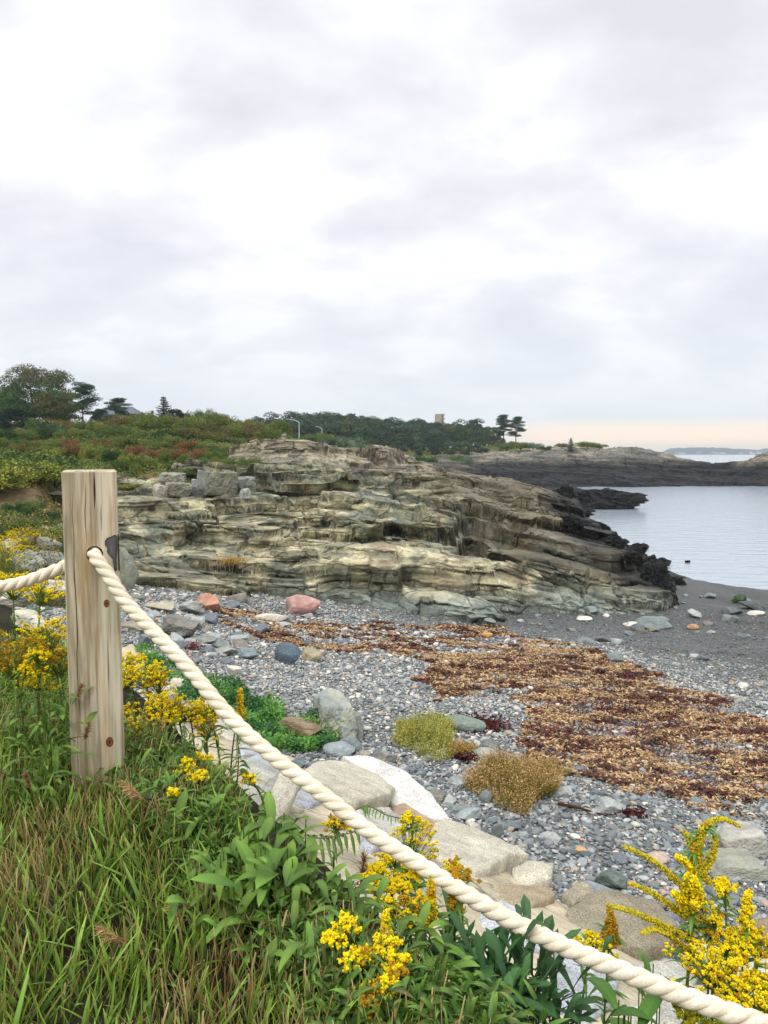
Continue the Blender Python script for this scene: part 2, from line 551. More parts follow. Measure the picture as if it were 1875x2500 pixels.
# water
wm = bpy.data.materials.new('sea_water'); wm.use_nodes = True
_nt = wm.node_tree; _L = _nt.links.new; _b = _nt.nodes['Principled BSDF']
_b.inputs['Base Color'].default_value = tuple(lin(150, 162, 172)) + (1,)
_b.inputs['Roughness'].default_value = 0.16
_b.inputs['IOR'].default_value = 1.45
_b.inputs['Specular IOR Level'].default_value = 0.8
_g = node(_nt, 'ShaderNodeNewGeometry')
_p = None
for sc, st, dist in (((.35, 1.1, 1), .35, .25), ((1.6, 4.2, 1), .3, .06), ((6, 14, 1), .22, .012)):
    mp = node(_nt, 'ShaderNodeMapping'); mp.inputs['Scale'].default_value = sc; mp.inputs['Rotation'].default_value = (0, 0, .25)
    _L(_g.outputs['Position'], mp.inputs[0])
    t = node(_nt, 'ShaderNodeTexNoise'); t.inputs['Scale'].default_value = 1; t.inputs['Detail'].default_value = 3
    _L(mp.outputs[0], t.inputs['Vector'])
    b = node(_nt, 'ShaderNodeBump'); b.inputs['Strength'].default_value = st; b.inputs['Distance'].default_value = dist
    _L(t.outputs['Fac'], b.inputs['Height'])
    if _p: _L(_p, b.inputs['Normal'])
    _p = b.outputs[0]
_L(_p, _b.inputs['Normal'])
me = make_mesh('sea', [(-3300, 20, 0), (3300, 20, 0), (3300, 3900, 0), (-3300, 3900, 0)], np.array([[0, 1, 2, 3]]), wm)
tag(obj('sea', me), kind='structure')

# ------------------------------------------------------------------ main rock outcrop
OP = [  # px, py, distance
    (250, 1440, 23), (400, 1435, 24), (560, 1452, 25), (700, 1487, 25.3), (900, 1502, 26), (1100, 1508, 26), (1340, 1508, 26.6), (1500, 1497, 28), (1640, 1477, 31),
    (250, 1370, 24.5), (400, 1385, 25.6), (560, 1395, 26.8), (700, 1395, 26.8), (900, 1402, 27), (1100, 1415, 27.2), (1340, 1440, 28), (1500, 1430, 30), (1630, 1440, 33),
    (250, 1300, 27.5), (400, 1310, 28.5), (600, 1320, 29.5), (800, 1335, 29.2), (1000, 1345, 29.2), (1110, 1365, 29.5), (1250, 1375, 30), (1400, 1385, 31.5), (1560, 1390, 35),
    (250, 1240, 31), (400, 1245, 31.5), (600, 1255, 32.5), (800, 1265, 33), (1000, 1265, 33), (1100, 1300, 32.5), (1170, 1340, 33), (1260, 1300, 33.5), (1400, 1310, 35), (1500, 1340, 38),
    (250, 1205, 34), (400, 1205, 34.5), (600, 1205, 36), (750, 1215, 37), (900, 1205, 37), (1060, 1215, 37), (1130, 1245, 37), (1200, 1262, 38), (1270, 1236, 38.5), (1340, 1258, 40), (1420, 1290, 42), (1560, 1367, 42),
    (640, 1150, 42), (750, 1150, 43), (900, 1155, 43), (1050, 1180, 43), (1170, 1205, 44), (1290, 1215, 48), (1370, 1240, 52),
    (640, 1098, 50), (740, 1082, 54), (790, 1098, 54), (900, 1130, 52), (1000, 1137, 53), (1100, 1158, 54), (1200, 1190, 55), (1300, 1204, 58), (1360, 1212, 60)]
OPX = [tuple(atY(*p)) for p in OP]
OPX += [(-20, 36, 4.5), (-14, 48, 5.0), (-6, 62, 4.8), (0, 66, 4.6), (6, 68, 3.6), (14, 70, 1.5), (20, 64, -1.2), (18, 52, -1.2), (19, 44, -1.3), (15.8, 36.5, -1.2), (12.9, 31.2, -.2), (13.6, 33.5, -.6), (-13, 24, 2.4), (-13, 30, 4.0),
        (24, 80, -2), (-8, 20, 1.6), (0, 21, .5), (6, 22, 0), (11, 24.5, -.3)]
out_f = RBF(OPX, reg=2e-3)


def strat(x, y, z):
    """bedding coordinate: beds nearly level on the left, dipping seaward on the right, gently folded"""
    dip = 0.03 * x + 0.20 * np.maximum(x - 4.5, 0) * 0.9
    return z + dip + 0.03 * y + 0.28 * fbm(x / 7, y / 7, oct=2, seed=41) + 0.10 * vnoise(x / 1.6, y / 1.9, seed=43)


def bed(t, seed):
    """uneven bed thickness"""
    return t + 0.52 * vnoise(t * 0.62, t * 0 + seed, seed=seed)


def outcrop_height(X, Y, levels=3):
    B = out_f(X, Y)
    # joint blocks, each lifted and tilted a little on its own
    wx = X + 0.9 * fbm(X / 3, Y / 3, oct=2, seed=51); wy = Y + 0.7 * fbm(X / 3 + 9, Y / 3, oct=2, seed=52)
    f1, f2, c1, ax, ay = worley(wx / 4.2, wy / 2.4, seed=53, full=True)
    g1, g2, c2, bx, by = worley(wx / 1.9 + 5, wy / 1.1, seed=54, full=True)
    e1 = sstep(0, .14, f2 - f1); e2 = sstep(0, .2, g2 - g1)
    B = B + ((c1 - .5) * 1.15 + (_hs(c1) - .5) * 1.1 * (wx / 4.2 - ax) + (_hs(c1 + .3) - .5) * .9 * (wy / 2.4 - ay)) * e1
    B = B + ((c2 - .5) * 0.34 + (_hs(c2) - .5) * .5 * (wx / 1.9 + 5 - bx) + (_hs(c2 + .2) - .5) * .3 * (wy / 1.1 - by)) * e2 * (.35 + .65 * sstep(48, 38, Y))
    B = B + 0.24 * fbm(X / 4.5, Y / 3.5, oct=2, seed=55)
    q1, q2, c3 = worley(wx / .75 + .5 * fbm(X, Y, oct=2, seed=57), wy / .5, seed=56)
    B = B + (c3 - .5) * 0.12 * sstep(48, 38, Y) * sstep(0, .2, q2 - q1)
    crack = 0.16 * (1 - sstep(0, .05, f2 - f1)) * (_hs(c1) > .3)
    # the deep gully between the two rock masses and the ledge that overhangs a dark hollow
    gx = X - (3.55 + (Y - 30.5) * 0.13 + .18 * vnoise(Y / 1.1, Y * 0, seed=58))
    B = B - 2.1 * np.exp(-(gx / 0.5) ** 2) * sstep(29.0, 30.6, Y) * sstep(39.5, 37, Y)
    lw = sstep(-7.6, -6.6, X) * sstep(-.6, -1.6, X)
    ly = Y - (37.0 + .35 * fbm(X / 1.6, X * 0, oct=2, seed=59))
    B = B + lw * (0.75 * sstep(-.05, .12, ly) * sstep(4.5, 1.5, ly) - .25 * sstep(-1.4, -.3, ly) * sstep(.1, -.1, ly))
    Z = B
    notch = lw * 1.0 * np.exp(-((ly + 0.0) / .16) ** 2)
    tilt = ((_hs(c1 + .7) - .5) * 1.5 * (wx / 4.2 - ax) + (_hs(c1 + .1) - .5) * .5) * sstep(0, .10, f2 - f1)
    for h, amp, seed in ((1.25, 0.75, 61), (0.50, 0.85, 62), (0.19, 0.75, 63))[:levels]:
        t = bed((strat(X, Y, Z) + tilt) / h, seed)
        k = np.floor(t); f = t - k
        # each bed juts out by its own amount along strike
        Lb = 1.7 * h + .3
        bx_ = X / Lb + k * .37 + .25 * (Y / Lb) * np.sin(k * 1.3)
        bi = np.floor(bx_); bf = bx_ - bi
        h0 = _h(bi, k, bi * 0, seed + 7); h1 = _h(bi + 1, k, bi * 0, seed + 7)
        w = 0.5 + 0.22 * vnoise(X / (4.5 * h + .6), k * 3.1, seed=seed + 7) + 0.46 * (h0 + (h1 - h0) * sstep(.93, 1.0, bf) - .5)
        rw = .20 + .45 * sstep(-.1, .7, vnoise(X / 3.1, k * 1.7 + Y / 9, seed=seed + 11))
        am = amp * (.55 + .45 * sstep(-.5, .3, fbm(X / 5, Y / 3, oct=2, seed=seed + 15)))
        s = sstep(w - rw / 2, w + rw / 2, f)
        s = s * 0.93 + f * 0.07
        Z = Z + h * (s - f) * am
        notch = notch + np.exp(-((f - (w - rw / 2) - .01) / 0.11) ** 2) * h * 0.55 * am * sstep(.42, .22, rw) * (.25 + .9 * sstep(-.1, .35, vnoise(X / 3.3 + k, Y / 4, seed=seed + 19)))
    Z = Z - crack + 0.03 * fbm(X / .6, Y / .5, oct=2, seed=66)
    return Z, notch, crack, B


def _hs(c):
    v = np.sin(c * 9173.3) * 4373.1
    return v - np.floor(v)


def build_outcrop():
    nu, nv = 1150, 1450
    k = np.linspace((60 - CX) / FPX, (1760 - CX) / FPX, nu)
    # rows: denser where the slope faces the camera
    Yr = np.interp(np.linspace(0, 1, 900), [0, .09, .40, .68, .88, 1], [21, 25.5, 30, 38, 52, 82])
    X = k[None] * Yr[:, None]; Y = np.broadcast_to(Yr[:, None], X.shape).copy()
    Zc = outcrop_height(X, Y, 2)[0]
    wgt = np.abs(np.diff(Y, axis=0)) * 4.0 / Y[1:] ** 2 + np.abs(np.diff(Zc, axis=0)) / Y[1:]
    cum = np.vstack([np.zeros((1, nu)), np.cumsum(wgt, 0)]); cum /= cum[-1]
    ker = np.hanning(67)[1:-1]; ker /= ker.sum()
    cum = np.stack([np.convolve(np.pad(r, 32, 'edge'), ker, 'valid') for r in cum])
    cum = cum * .9 + cum.mean(1, keepdims=True) * .1
    tt = np.linspace(0, 1, nv)
    Y = np.stack([np.interp(tt, cum[:, j], Yr) for j in range(nu)], 1)
    X = k[None] * Y
    Z, notch, crack, B = outcrop_height(X, Y)
    # undercut the ledges: push the foot of every riser back into the rock
    P = np.stack([X, Y + notch * 1.0, Z], -1)
    k7 = np.hanning(5)[1:-1]; k7 /= k7.sum()
    sm = lambda A: sum(w_ * np.pad(A, ((0, 0), (1, 1)), 'edge')[:, i_:i_ + A.shape[1]] for i_, w_ in enumerate(k7))
    P[..., 1] = sm(P[..., 1]); P[..., 2] = sm(P[..., 2]); P[..., 0] = k[None] * P[..., 1]
    T = strat(X, Y, Z)
    g = vnoise(T * 3.2, X / 2.5, seed=72); g2 = vnoise(T * 6.5, X / 1.6, seed=73)
    P[..., 1] += 0.14 * np.clip(g, -.3, 1) + 0.05 * g2 + .12 * np.exp(-(np.mod(T * 2.3 + .3 * vnoise(X / 3, T, seed=74), 1) - .5) ** 2 / .004) * sstep(0, .3, vnoise(X / 2, T * 2.3, seed=75))
    P[..., 0] += 0.02 * fbm(X / .5, Z / .5, oct=2, seed=71)
    # colours: geology, lichen, tide mark
    lay = vnoise(T * 2.2, X * .05, seed=81); lay2 = vnoise(T * 7.5, X * .15, seed=82)
    n1 = fbm(X / 3.2, Y / 3.2, Z / 1.2, oct=4, seed=83); n2 = fbm(X / .9, Y / .9, Z / .5, oct=4, seed=84); n3 = fbm(X / 7, Y / 7, oct=3, seed=85)
    c = mixc(lin(152, 148, 122), lin(116, 122, 106), sstep(-.4, .4, n1))
    c = mixc(c, lin(206, 196, 160), sstep(0, .5, n2 + .3 * lay) * .7)
    c = mixc(c, lin(112, 106, 90), sstep(.1, .7, lay2 - .4 * n2) * .45)
    c = mixc(c, lin(140, 112, 86), sstep(.2, .5, fbm(X / 1.3 + 30, Y / 1.3, Z, oct=4, seed=86)) * .5)
    c = mixc(c, lin(66, 66, 54), sstep(.16, .5, fbm(X / 1.6 + 8, Y / 3, Z / .3, oct=4, seed=87)) * .6)
    # depth shade painted into the bedding joints, along with grit and black lichen
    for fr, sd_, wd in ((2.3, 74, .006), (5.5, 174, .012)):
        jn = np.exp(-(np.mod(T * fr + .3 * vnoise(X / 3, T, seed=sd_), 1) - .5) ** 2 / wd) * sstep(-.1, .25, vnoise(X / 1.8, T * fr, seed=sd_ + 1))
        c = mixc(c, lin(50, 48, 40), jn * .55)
    # upper slabs browner-grey
    c = mixc(c, lin(146, 134, 118), sstep(38, 50, Y + 4 * n3) * .55)
    # base of the cliff: washed grey-green
    low = sstep(1.0, 0.0, (Z - 1.2 - .5 * n3) / .9) * sstep(22, 24, Y)
    c = mixc(c, lin(124, 134, 126), low * .8)
    # browner weathered rock on the right mass
    c = mixc(c, lin(96, 88, 72), sstep(2.0, 5.0, X + 1.5 * n1) * sstep(28, 31, Y) * (.5 + .4 * sstep(-.2, .4, n2)))
    # black tide-stained rock on the seaward side
    seaw = sstep(5.4, 7.8, X + 1.6 * n1 + .8 * n2 - (Z - 1.2) * .9) * sstep(30.0, 33, Y + 2 * n1) * sstep(5.0, 3.4, Z + .5 * n1)
    tide = sstep(2.2, 1.3, Z + .35 * n2) * sstep(7, 10, X) * sstep(29, 31.5, Y)
    c = mixc(c, lin(40, 41, 40), np.clip(seaw + tide, 0, 1) * .94)
    back = sstep(2.9, 1.9, Z + .5 * n1) * sstep(42, 46, Y)
    c = mixc(c, lin(36, 38, 38), back)
    # far crest rows of dark weathered rock
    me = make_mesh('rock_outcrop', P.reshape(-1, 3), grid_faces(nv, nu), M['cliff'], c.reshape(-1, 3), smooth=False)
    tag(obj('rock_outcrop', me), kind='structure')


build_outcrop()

# ------------------------------------------------------------------ hill and headland
HP = [(0, 1340, 20), (150, 1350, 20), (0, 1260, 24), (150, 1250, 26), (0, 1197, 28), (150, 1187, 30), (300, 1180, 37), (450, 1176, 39), (620, 1172, 42), (0, 1118, 58), (200, 1108, 60), (400, 1102, 64), (600, 1092, 72),
      (0, 1076, 100), (300, 1062, 105), (500, 1054, 112), (620, 1066, 100), (690, 1080, 95), (850, 1116, 95), (0, 1056, 160), (400, 1042, 170), (600, 1062, 180), (800, 1100, 230), (1000, 1112, 230), (900, 1126, 185),
      (1050, 1130, 185), (1190, 1130, 185), (1290, 1106, 205), (1180, 1100, 260), (1225, 1084, 240), (1260, 1084, 240), (1100, 1096, 290), (700, 1088, 300), (0, 1045, 300), (1340, 1108, 230), (1450, 1120, 250), (1000, 1092, 330), (730, 1076, 170), (786, 1080, 215), (700, 1130, 75), (650, 1140, 60)]
hill_f = RBF([atY(*p) for p in HP] + [np.array(p) for p in [(-60, 40, 7.5), (-90, 90, 10), (-20, 14, 2.6), (-12, 16, 2.3), (60, 300, 8), (120, 330, 2), (90, 240, 2), (-5, 30, 2.2), (3, 40, 2.5), (14, 80, 1), (12, 120, 2), (25, 160, 2)]], reg=1e-2)


def hill(x, y):
    z = np.clip(hill_f(x, y), -2, 24) + 0.25 * fbm(np.asarray(x) / 5, np.asarray(y) / 5, oct=3, seed=91) - .06
    px = CX + FPX * np.asarray(x) / np.maximum(np.asarray(y), 1)
    cut = sstep(110, 215, px + 40 * fbm(np.asarray(x) / 2, np.asarray(y) / 2, oct=2, seed=93)) * sstep(40.5, 35.5, np.asarray(y))
    return z - 2.6 * cut


def build_hill():
    k = np.linspace((-260 - CX) / FPX, (1420 - CX) / FPX, 330)
    Yr = np.geomspace(13, 420, 330)
    X = k[None] * Yr[:, None]; Y = np.broadcast_to(Yr[:, None], X.shape)
    Z = hill(X, Y)
    n = fbm(X / 4, Y / 4, oct=4, seed=92)
    c = mixc(lin(84, 92, 48), lin(112, 96, 60), sstep(-.3, .5, n))
    dirt = sstep(33, 29, Y + 3 * n)
    c = mixc(c, lin(122, 104, 80), dirt * .8)
    me = make_mesh('hill', np.stack([X, Y, Z], -1).reshape(-1, 3), grid_faces(*X.shape), M['soil'], c.reshape(-1, 3))
    tag(obj('hill', me), kind='structure')


build_hill()

GP = [(960, 1130, 150), (1040, 1124, 185), (1120, 1112, 190), (1200, 1106, 192), (1300, 1097, 195), (1420, 1094, 195), (1500, 1094, 192), (1580, 1098, 190), (1620, 1106, 188), (1680, 1120, 182), (1730, 1142, 175), (1790, 1148, 170), (1870, 1106, 172), (2000, 1098, 170),
      (1380, 1190, 148), (1500, 1189, 149), (1620, 1188, 151), (1750, 1187, 153), (1830, 1122, 172), (1920, 1104, 172), (1875, 1186, 155), (2000, 1185, 155),
      (1300, 1140, 166), (1500, 1146, 166), (1620, 1150, 168), (1200, 1150, 140), (1100, 1146, 130), (1200, 1172, 118), (1290, 1185, 125), (1300, 1165, 140), (1450, 1170, 156), (1100, 1165, 105)]
head_f = RBF([atY(*p) for p in GP] + [np.array(p) for p in [(20, 240, 4), (60, 250, 4), (100, 245, 1), (120, 215, -3), (100, 205, .6), (88, 190, 1.0), (80, 130, -3), (50, 135, -2.5), (30, 112, -1.5), (22, 95, -2), (14, 90, 1.5), (140, 190, -3), (110, 182, -1.2), (98, 178, .8), (60, 300, 2)]], reg=1e-2)


def build_headland():
    k = np.linspace((940 - CX) / FPX, (2080 - CX) / FPX, 900)
    Yr = np.geomspace(95, 262, 480)
    X = k[None] * Yr[:, None]; Y = np.broadcast_to(Yr[:, None], X.shape)
    Z = np.clip(head_f(X, Y), -3, 12)
    f1, f2, cc = worley(X / 7 + .4 * fbm(X / 6, Y / 6, seed=1), Y / 5, seed=95)
    Z = Z + (cc - .5) * 0.5 * sstep(0, 2, Z + 1) * sstep(7, 4, Z) - .5 * (1 - sstep(0, .12, f2 - f1)) + 1.3 * fbm(X / 7, Y / 7, oct=5, seed=96, gain=.6)
    for h, s in ((1.5, 97), (.55, 98)):
        t = bed((Z + .06 * X + .8 * fbm(X / 20, Y / 20, oct=2, seed=s)) / h, s); kk = np.floor(t); f = t - kk
        w = .5 + .3 * vnoise(X / 6, kk * 2.7, seed=s + 3)
        Z = Z + h * (sstep(w, w + .2, f) - f) * .35 * sstep(8.5, 5.5, Z)
    n = fbm(X / 8, Y / 8, Z / 3, oct=4, seed=99); n2 = fbm(X / 2.5, Y / 2.5, Z, oct=4, seed=100)
    c = mixc(lin(104, 104, 98), lin(148, 136, 114), sstep(-.3, .6, n + .5 * n2))
    c = mixc(c, lin(88, 88, 84), sstep(.1, .5, n2) * .6)
    c = mixc(c, lin(64, 62, 54), sstep(6.2, 4.4, Z + 1.6 * n + .8 * n2) * .8)
    c = mixc(c, lin(33, 35, 37), sstep(4.9, 3.7, Z + 1.2 * n))
    me = make_mesh('headland', np.stack([X, Y, Z], -1).reshape(-1, 3), grid_faces(*X.shape), M['headland'], c.reshape(-1, 3), smooth=False)
    tag(obj('headland', me), kind='structure')


build_headland()
#@@PART2@@
rng = np.random.default_rng(7)


def unit(v):
    return v / np.maximum(np.linalg.norm(v, axis=-1, keepdims=True), 1e-9)


def rv(n, r=rng):
    return unit(r.normal(size=(n, 3)))


# ------------------------------------------------------------------ far shore, houses, tower, lamps
def build_far_shore():
    n = 90
    px = np.linspace(1560, 2150, n); d = (px - CX) / FPX
    rows = []
    for Y, hh in ((2700, -1), (2720, 2), (2760, 6), (2850, 19), (2950, 26), (3050, 0)):
        t = np.clip((px - 1575) / 60, 0, 1)
        z = hh * t * (0.85 + .25 * vnoise(px / 40, px * 0, seed=5) + .1 * vnoise(px / 9, px * 0, seed=6)) - .5
        rows.append(np.stack([d * Y, np.full(n, Y), z], -1))
    V = np.array(rows)
    c = np.broadcast_to(lin(56, 78, 84), V.shape).copy()
    me = make_mesh('far_shore', V.reshape(-1, 3), grid_faces(6, n), M['soil'], c.reshape(-1, 3))
    tag(obj('far_shore', me), kind='structure')
    # seaside houses, pale, a few pixels each
    meshes = []
    for k, (w, h, dp) in enumerate([(11, 6, 10), (15, 6, 10), (9, 5, 8)]):
        a = Acc()
        x, y = w / 2, dp / 2
        V = [(-x, -y, 0), (x, -y, 0), (x, y, 0), (-x, y, 0), (-x, -y, h * .6), (x, -y, h * .6), (x, y, h * .6), (-x, y, h * .6), (-x, 0, h), (x, 0, h)]
        a.add(V, [(0, 1, 5, 4), (1, 2, 6, 5), (2, 3, 7, 6), (3, 0, 4, 7)], lin(232, 232, 228))
        a.add(V, [(1 - 1 + 0, 1, 5)], lin(232, 232, 228))
        a.add([V[4], V[5], V[9], V[8]], [(0, 1, 2, 3)], lin(120, 124, 130))
        a.add([V[7], V[6], V[9], V[8]], [(0, 3, 2, 1)], lin(120, 124, 130))
        a.add([V[5], V[6], V[9]], [(0, 1, 2)], lin(225, 225, 220)); a.add([V[4], V[7], V[8]], [(0, 2, 1)], lin(225, 225, 220))
        meshes.append(a.mesh('house', M['paint'], False))
    r = random.Random(3)
    for k in range(34):
        p = 1612 + k * 8 + r.uniform(-3, 3)
        Y = 2745 + r.choice([0, 15, 60, 90])
        o = obj('house', meshes[k % 3], loc=((p - CX) / FPX * Y, Y, {0: 2.5, 15: 3.5, 60: 6, 90: 9}[Y - 2745]), rot=(0, 0, r.uniform(-.5, .5)))
        tag(o, 'tiny pale house among trees on the hazy far shore at the horizon', 'house', 'houses on the far shore')


build_far_shore()


def box(a, x0, x1, y0, y1, z0, z1, c, rot=0.0, piv=(0, 0)):
    V = np.array([(x0, y0, z0), (x1, y0, z0), (x1, y1, z0), (x0, y1, z0), (x0, y0, z1), (x1, y0, z1), (x1, y1, z1), (x0, y1, z1)], float)
    a.add(V, [(0, 1, 5, 4), (1, 2, 6, 5), (2, 3, 7, 6), (3, 0, 4, 7), (4, 5, 6, 7), (3, 2, 1, 0)], c)
    return a


def tube(a, P, R, c, n=8, c2=None):
    P = np.asarray(P, float); m = len(P)
    R = np.broadcast_to(np.asarray(R, float), (m,))
    T = unit(np.gradient(P, axis=0))
    ref = np.array([0, 0, 1.0]) if abs(T[0, 2]) < .9 else np.array([1.0, 0, 0])
    A = unit(np.cross(T, ref)); B = np.cross(T, A)
    th = np.arange(n) / n * 2 * np.pi
    V = P[:, None] + R[:, None, None] * (np.cos(th)[None, :, None] * A[:, None] + np.sin(th)[None, :, None] * B[:, None])
    i = np.arange(m - 1)[:, None] * n; j = np.arange(n)[None]; jn = (j + 1) % n
    F = np.stack([i + j, i + jn, i + n + jn, i + n + j], -1).reshape(-1, 4)
    C = np.asarray(c, float) if c2 is None else np.repeat(np.linspace(0, 1, m)[:, None] * (np.asarray(c2) - c) + c, n, 0)
    a.add(V.reshape(-1, 3), F, C)
    a.add(np.vstack([V[-1], P[-1]]), np.stack([np.arange(n), (np.arange(n) + 1) % n, np.full(n, n)], -1), np.asarray(c if c2 is None else c2))
    return a


def build_tower():
    Y = 400.0
    w = 23 / FPX * Y; zt = CAMZ + (HORIZON - 1012) / FPX * Y; zb = 14.0
    x = (1073 - CX) / FPX * Y
    t = empty('observation_tower', (x, Y, zb), 'square pale concrete lookout tower rising above the wood, with dark viewing slots', 'tower')
    H = zt - zb; c = lin(176, 166, 152)
    a = Acc(); box(a, -w / 2, w * .12, -w / 2, w / 2, 0, H, c)
    obj('shaft', a.mesh('shaft', M['mortar'], False), t)
    for k, z in enumerate((H - .5, H - 2.7, H - 5.0)):
        a = Acc(); box(a, w * .121, w / 2, -w / 2 - .1, w / 2, z, z + .55, c)
        obj('slab', a.mesh('slab', M['mortar'], False), t)
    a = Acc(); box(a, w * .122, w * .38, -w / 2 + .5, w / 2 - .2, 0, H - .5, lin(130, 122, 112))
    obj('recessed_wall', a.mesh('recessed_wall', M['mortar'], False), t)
    a = Acc(); box(a, w * .122, w * .5, -w / 2 + .2, w / 2, 0, H - 5.4, c); obj('lower_wall', a.mesh('lower_wall', M['mortar'], False), t)
    a = Acc(); tube(a, [(w * .05, 0, H), (w * .05, 0, H + 1.2)], .06, c, 5); obj('rail', a.mesh('rail', M['metal']), t)


build_tower()


def build_lamp(px, py_top, Y, arm, label):
    P = atY(px, py_top, Y); zb = float(hill(P[0], P[1])) - .1
    t = empty('street_lamp', (P[0], P[1], zb), label, 'street lamp', 'street lamps on the hill road')
    H = P[2] - zb; c = lin(205, 210, 210)
    a = Acc(); tube(a, [(0, 0, 0), (0, 0, H)], [.10, .07], c, 8); obj('pole', a.mesh('pole', M['metal']), t)
    a = Acc(); tube(a, [(0, 0, H - .1), (-arm * .5, 0, H + .35), (-arm, 0, H + .5)], .07, c, 6); obj('arm', a.mesh('arm', M['metal']), t)
    a = Acc(); V, F = ICO[1]; a.add(V * (.34, .14, .08) + (-arm - .35, 0, H + .5), F, lin(190, 196, 198)); obj('lamp_head', a.mesh('lamp_head', M['metal']), t)


build_lamp(730, 1030, 170, 1.6, 'grey street lamp with an arm, nearer and taller of the two lamps')
build_lamp(786, 1046, 215, 1.3, 'shorter grey street lamp, right of the taller one, in front of the wood')


def build_house():
    Y = 168.0
    x = (300 - CX) / FPX * Y; zb = float(hill(x, Y)) - 1.0
    zt = CAMZ + (HORIZON - 994) / FPX * Y
    t = empty('hilltop_house', (x, Y, zb), 'white house with a grey hipped roof half hidden by trees on the left hilltop', 'house')
    H = zt - zb; w = 9.6; wl = H - 2.0
    a = Acc(); box(a, -w / 2, w / 2, -3.5, 3.5, 0, wl, lin(214, 216, 216)); obj('wall', a.mesh('wall', M['paint'], False), t)
    a = Acc()
    e = w / 2 + .35
    V = [(-e, -3.9, wl), (e, -3.9, wl), (e, 3.9, wl), (-e, 3.9, wl), (-e + 2.6, 0, H), (e - 2.6, 0, H)]
    a.add(V, [(0, 1, 5, 4), (2, 3, 4, 5)], lin(92, 98, 108)); a.add(V, [(1, 2, 5), (3, 0, 4)], lin(92, 98, 108)); a.add(V, [(3, 2, 1, 0)], lin(200, 200, 200))
    obj('roof', a.mesh('roof', M['stone'], False), t)
    for k in range(5):
        xx = -3.6 + k * 1.8
        a = Acc(); box(a, xx - .45, xx + .45, -3.53, -3.40, wl - 1.7, wl - .35, lin(235, 235, 235)); f = obj('window', a.mesh('window', M['paint'], False), t)
        a = Acc(); box(a, xx - .33, xx + .33, -3.545, -3.5, wl - 1.58, wl - .47, lin(50, 60, 70)); obj('pane', a.mesh('pane', M['glass'], False), f)


build_house()

# ------------------------------------------------------------------ foliage builders
def leaf_quads(a, P, size, col, N=None, r=rng, asp=.6, flat=0.0):
    n = len(P)
    d = rv(n, r)
    if flat: d[:, 2] *= (1 - flat)
    d = unit(d)
    nn = rv(n, r) if N is None else unit(N + .8 * rv(n, r))
    s = unit(np.cross(d, nn))
    L = (size * r.uniform(.6, 1.3, n))[:, None]
    V = np.stack([P - d * L * .5, P + s * L * asp * .5, P + d * L * .5, P - s * L * asp * .5], 1)
    F = np.arange(4 * n).reshape(-1, 4)
    a.add(V.reshape(-1, 3), F, np.repeat(col, 4, 0))


def cols(n, base, var=.25, r=rng, alt=None, palt=.2):
    b = np.asarray(base, float)
    c = b[None] * r.uniform(1 - var, 1 + var, (n, 1)) * r.uniform(.93, 1.07, (n, 3))
    if alt is not None:
        m = r.random(n) < palt
        c[m] = np.asarray(alt) * r.uniform(1 - var, 1 + var, (m.sum(), 1))
    return c


def crown_broad(seed, base, alt, n=5200, leaf=.34, top_alt=False, R=(3.4, 3.4, 3.6), zc=6.3, lobes=26):
    """crown of a 10 m tree"""
    r = np.random.default_rng(seed)
    C = rv(lobes, r) * (r.uniform(.35, 1, (lobes, 1)) ** .5) * np.array(R) * .78 + (0, 0, zc)
    rad = r.uniform(.9, 1.7, lobes)
    k = r.integers(0, lobes, n); d = rv(n, r)
    d[:, 2] = np.abs(d[:, 2]) * .9 - .25 * r.random(n)
    P = C[k] + d * (rad[k] * r.uniform(.7, 1.08, n))[:, None]
    c = cols(n, base, .28, r)
    m = (_hs(k * .377 + seed) < .3) & (r.random(n) < .75)
    if top_alt: m = (P[:, 2] > zc + 2.0 + r.normal(0, 1.2, n)) & (r.random(n) < .55)
    c[m] = np.asarray(alt) * r.uniform(.7, 1.3, (m.sum(), 1))
    a = Acc(); leaf_quads(a, P, leaf, c, d, r)
    return a.mesh('crown', M['far_leaf'], False)


def trunk_mesh(seed, H=7.0, R=.22, lean=.3, branches=6, c=lin(86, 74, 62)):
    r = np.random.default_rng(seed)
    a = Acc(); t = np.linspace(0, 1, 7)
    P = np.stack([lean * t ** 2 * r.normal(), lean * t ** 2 * r.normal(), H * t], -1) if False else np.c_[lean * t ** 2 * r.normal(), lean * t ** 2 * r.normal(), H * t]
    tube(a, P, R * (1 - .75 * t), c, 7)
    for b in range(branches):
        f = r.uniform(.4, .9); p0 = np.array([np.interp(f, t, P[:, i]) for i in range(3)])
        az = r.uniform(0, 6.28); L = r.uniform(1.6, 3.0)
        d = np.array([math.cos(az), math.sin(az), r.uniform(.3, .9)])
        tube(a, [p0, p0 + d * L * .5, p0 + d * L + (0, 0, .2)], [R * .4, R * .28, R * .08], c, 5)
    return a.mesh('trunk', M['bark'])


def crown_pine(seed, base, H=10.0, n=11000, z0=.42, pads=16, spread=.30):
    """open-grown pine: flat needle pads on level boughs"""
    r = np.random.default_rng(seed); a = Acc()
    for k in range(pads):
        f = z0 + (1 - z0) * (k + .5) / pads
        az = r.uniform(0, 6.28); rr = H * spread * (1 - ((f - z0) / (1 - z0)) ** 2 * .65) * r.uniform(.35, .8)
        c = np.array([math.cos(az) * rr, math.sin(az) * rr, f * H]); m = n // pads
        d = rv(m, r) * (r.random((m, 1)) ** .4)
        P = c + d * (H * .135, H * .135, H * .05) * r.uniform(.7, 1.3)
        leaf_quads(a, P, .30, cols(m, base, .3, r), None, r, .3)
        tube(a, [(0, 0, f * H - .4), c], [.07, .03], lin(70, 58, 48), 5)
    return a.mesh('crown', M['far_leaf'], False)


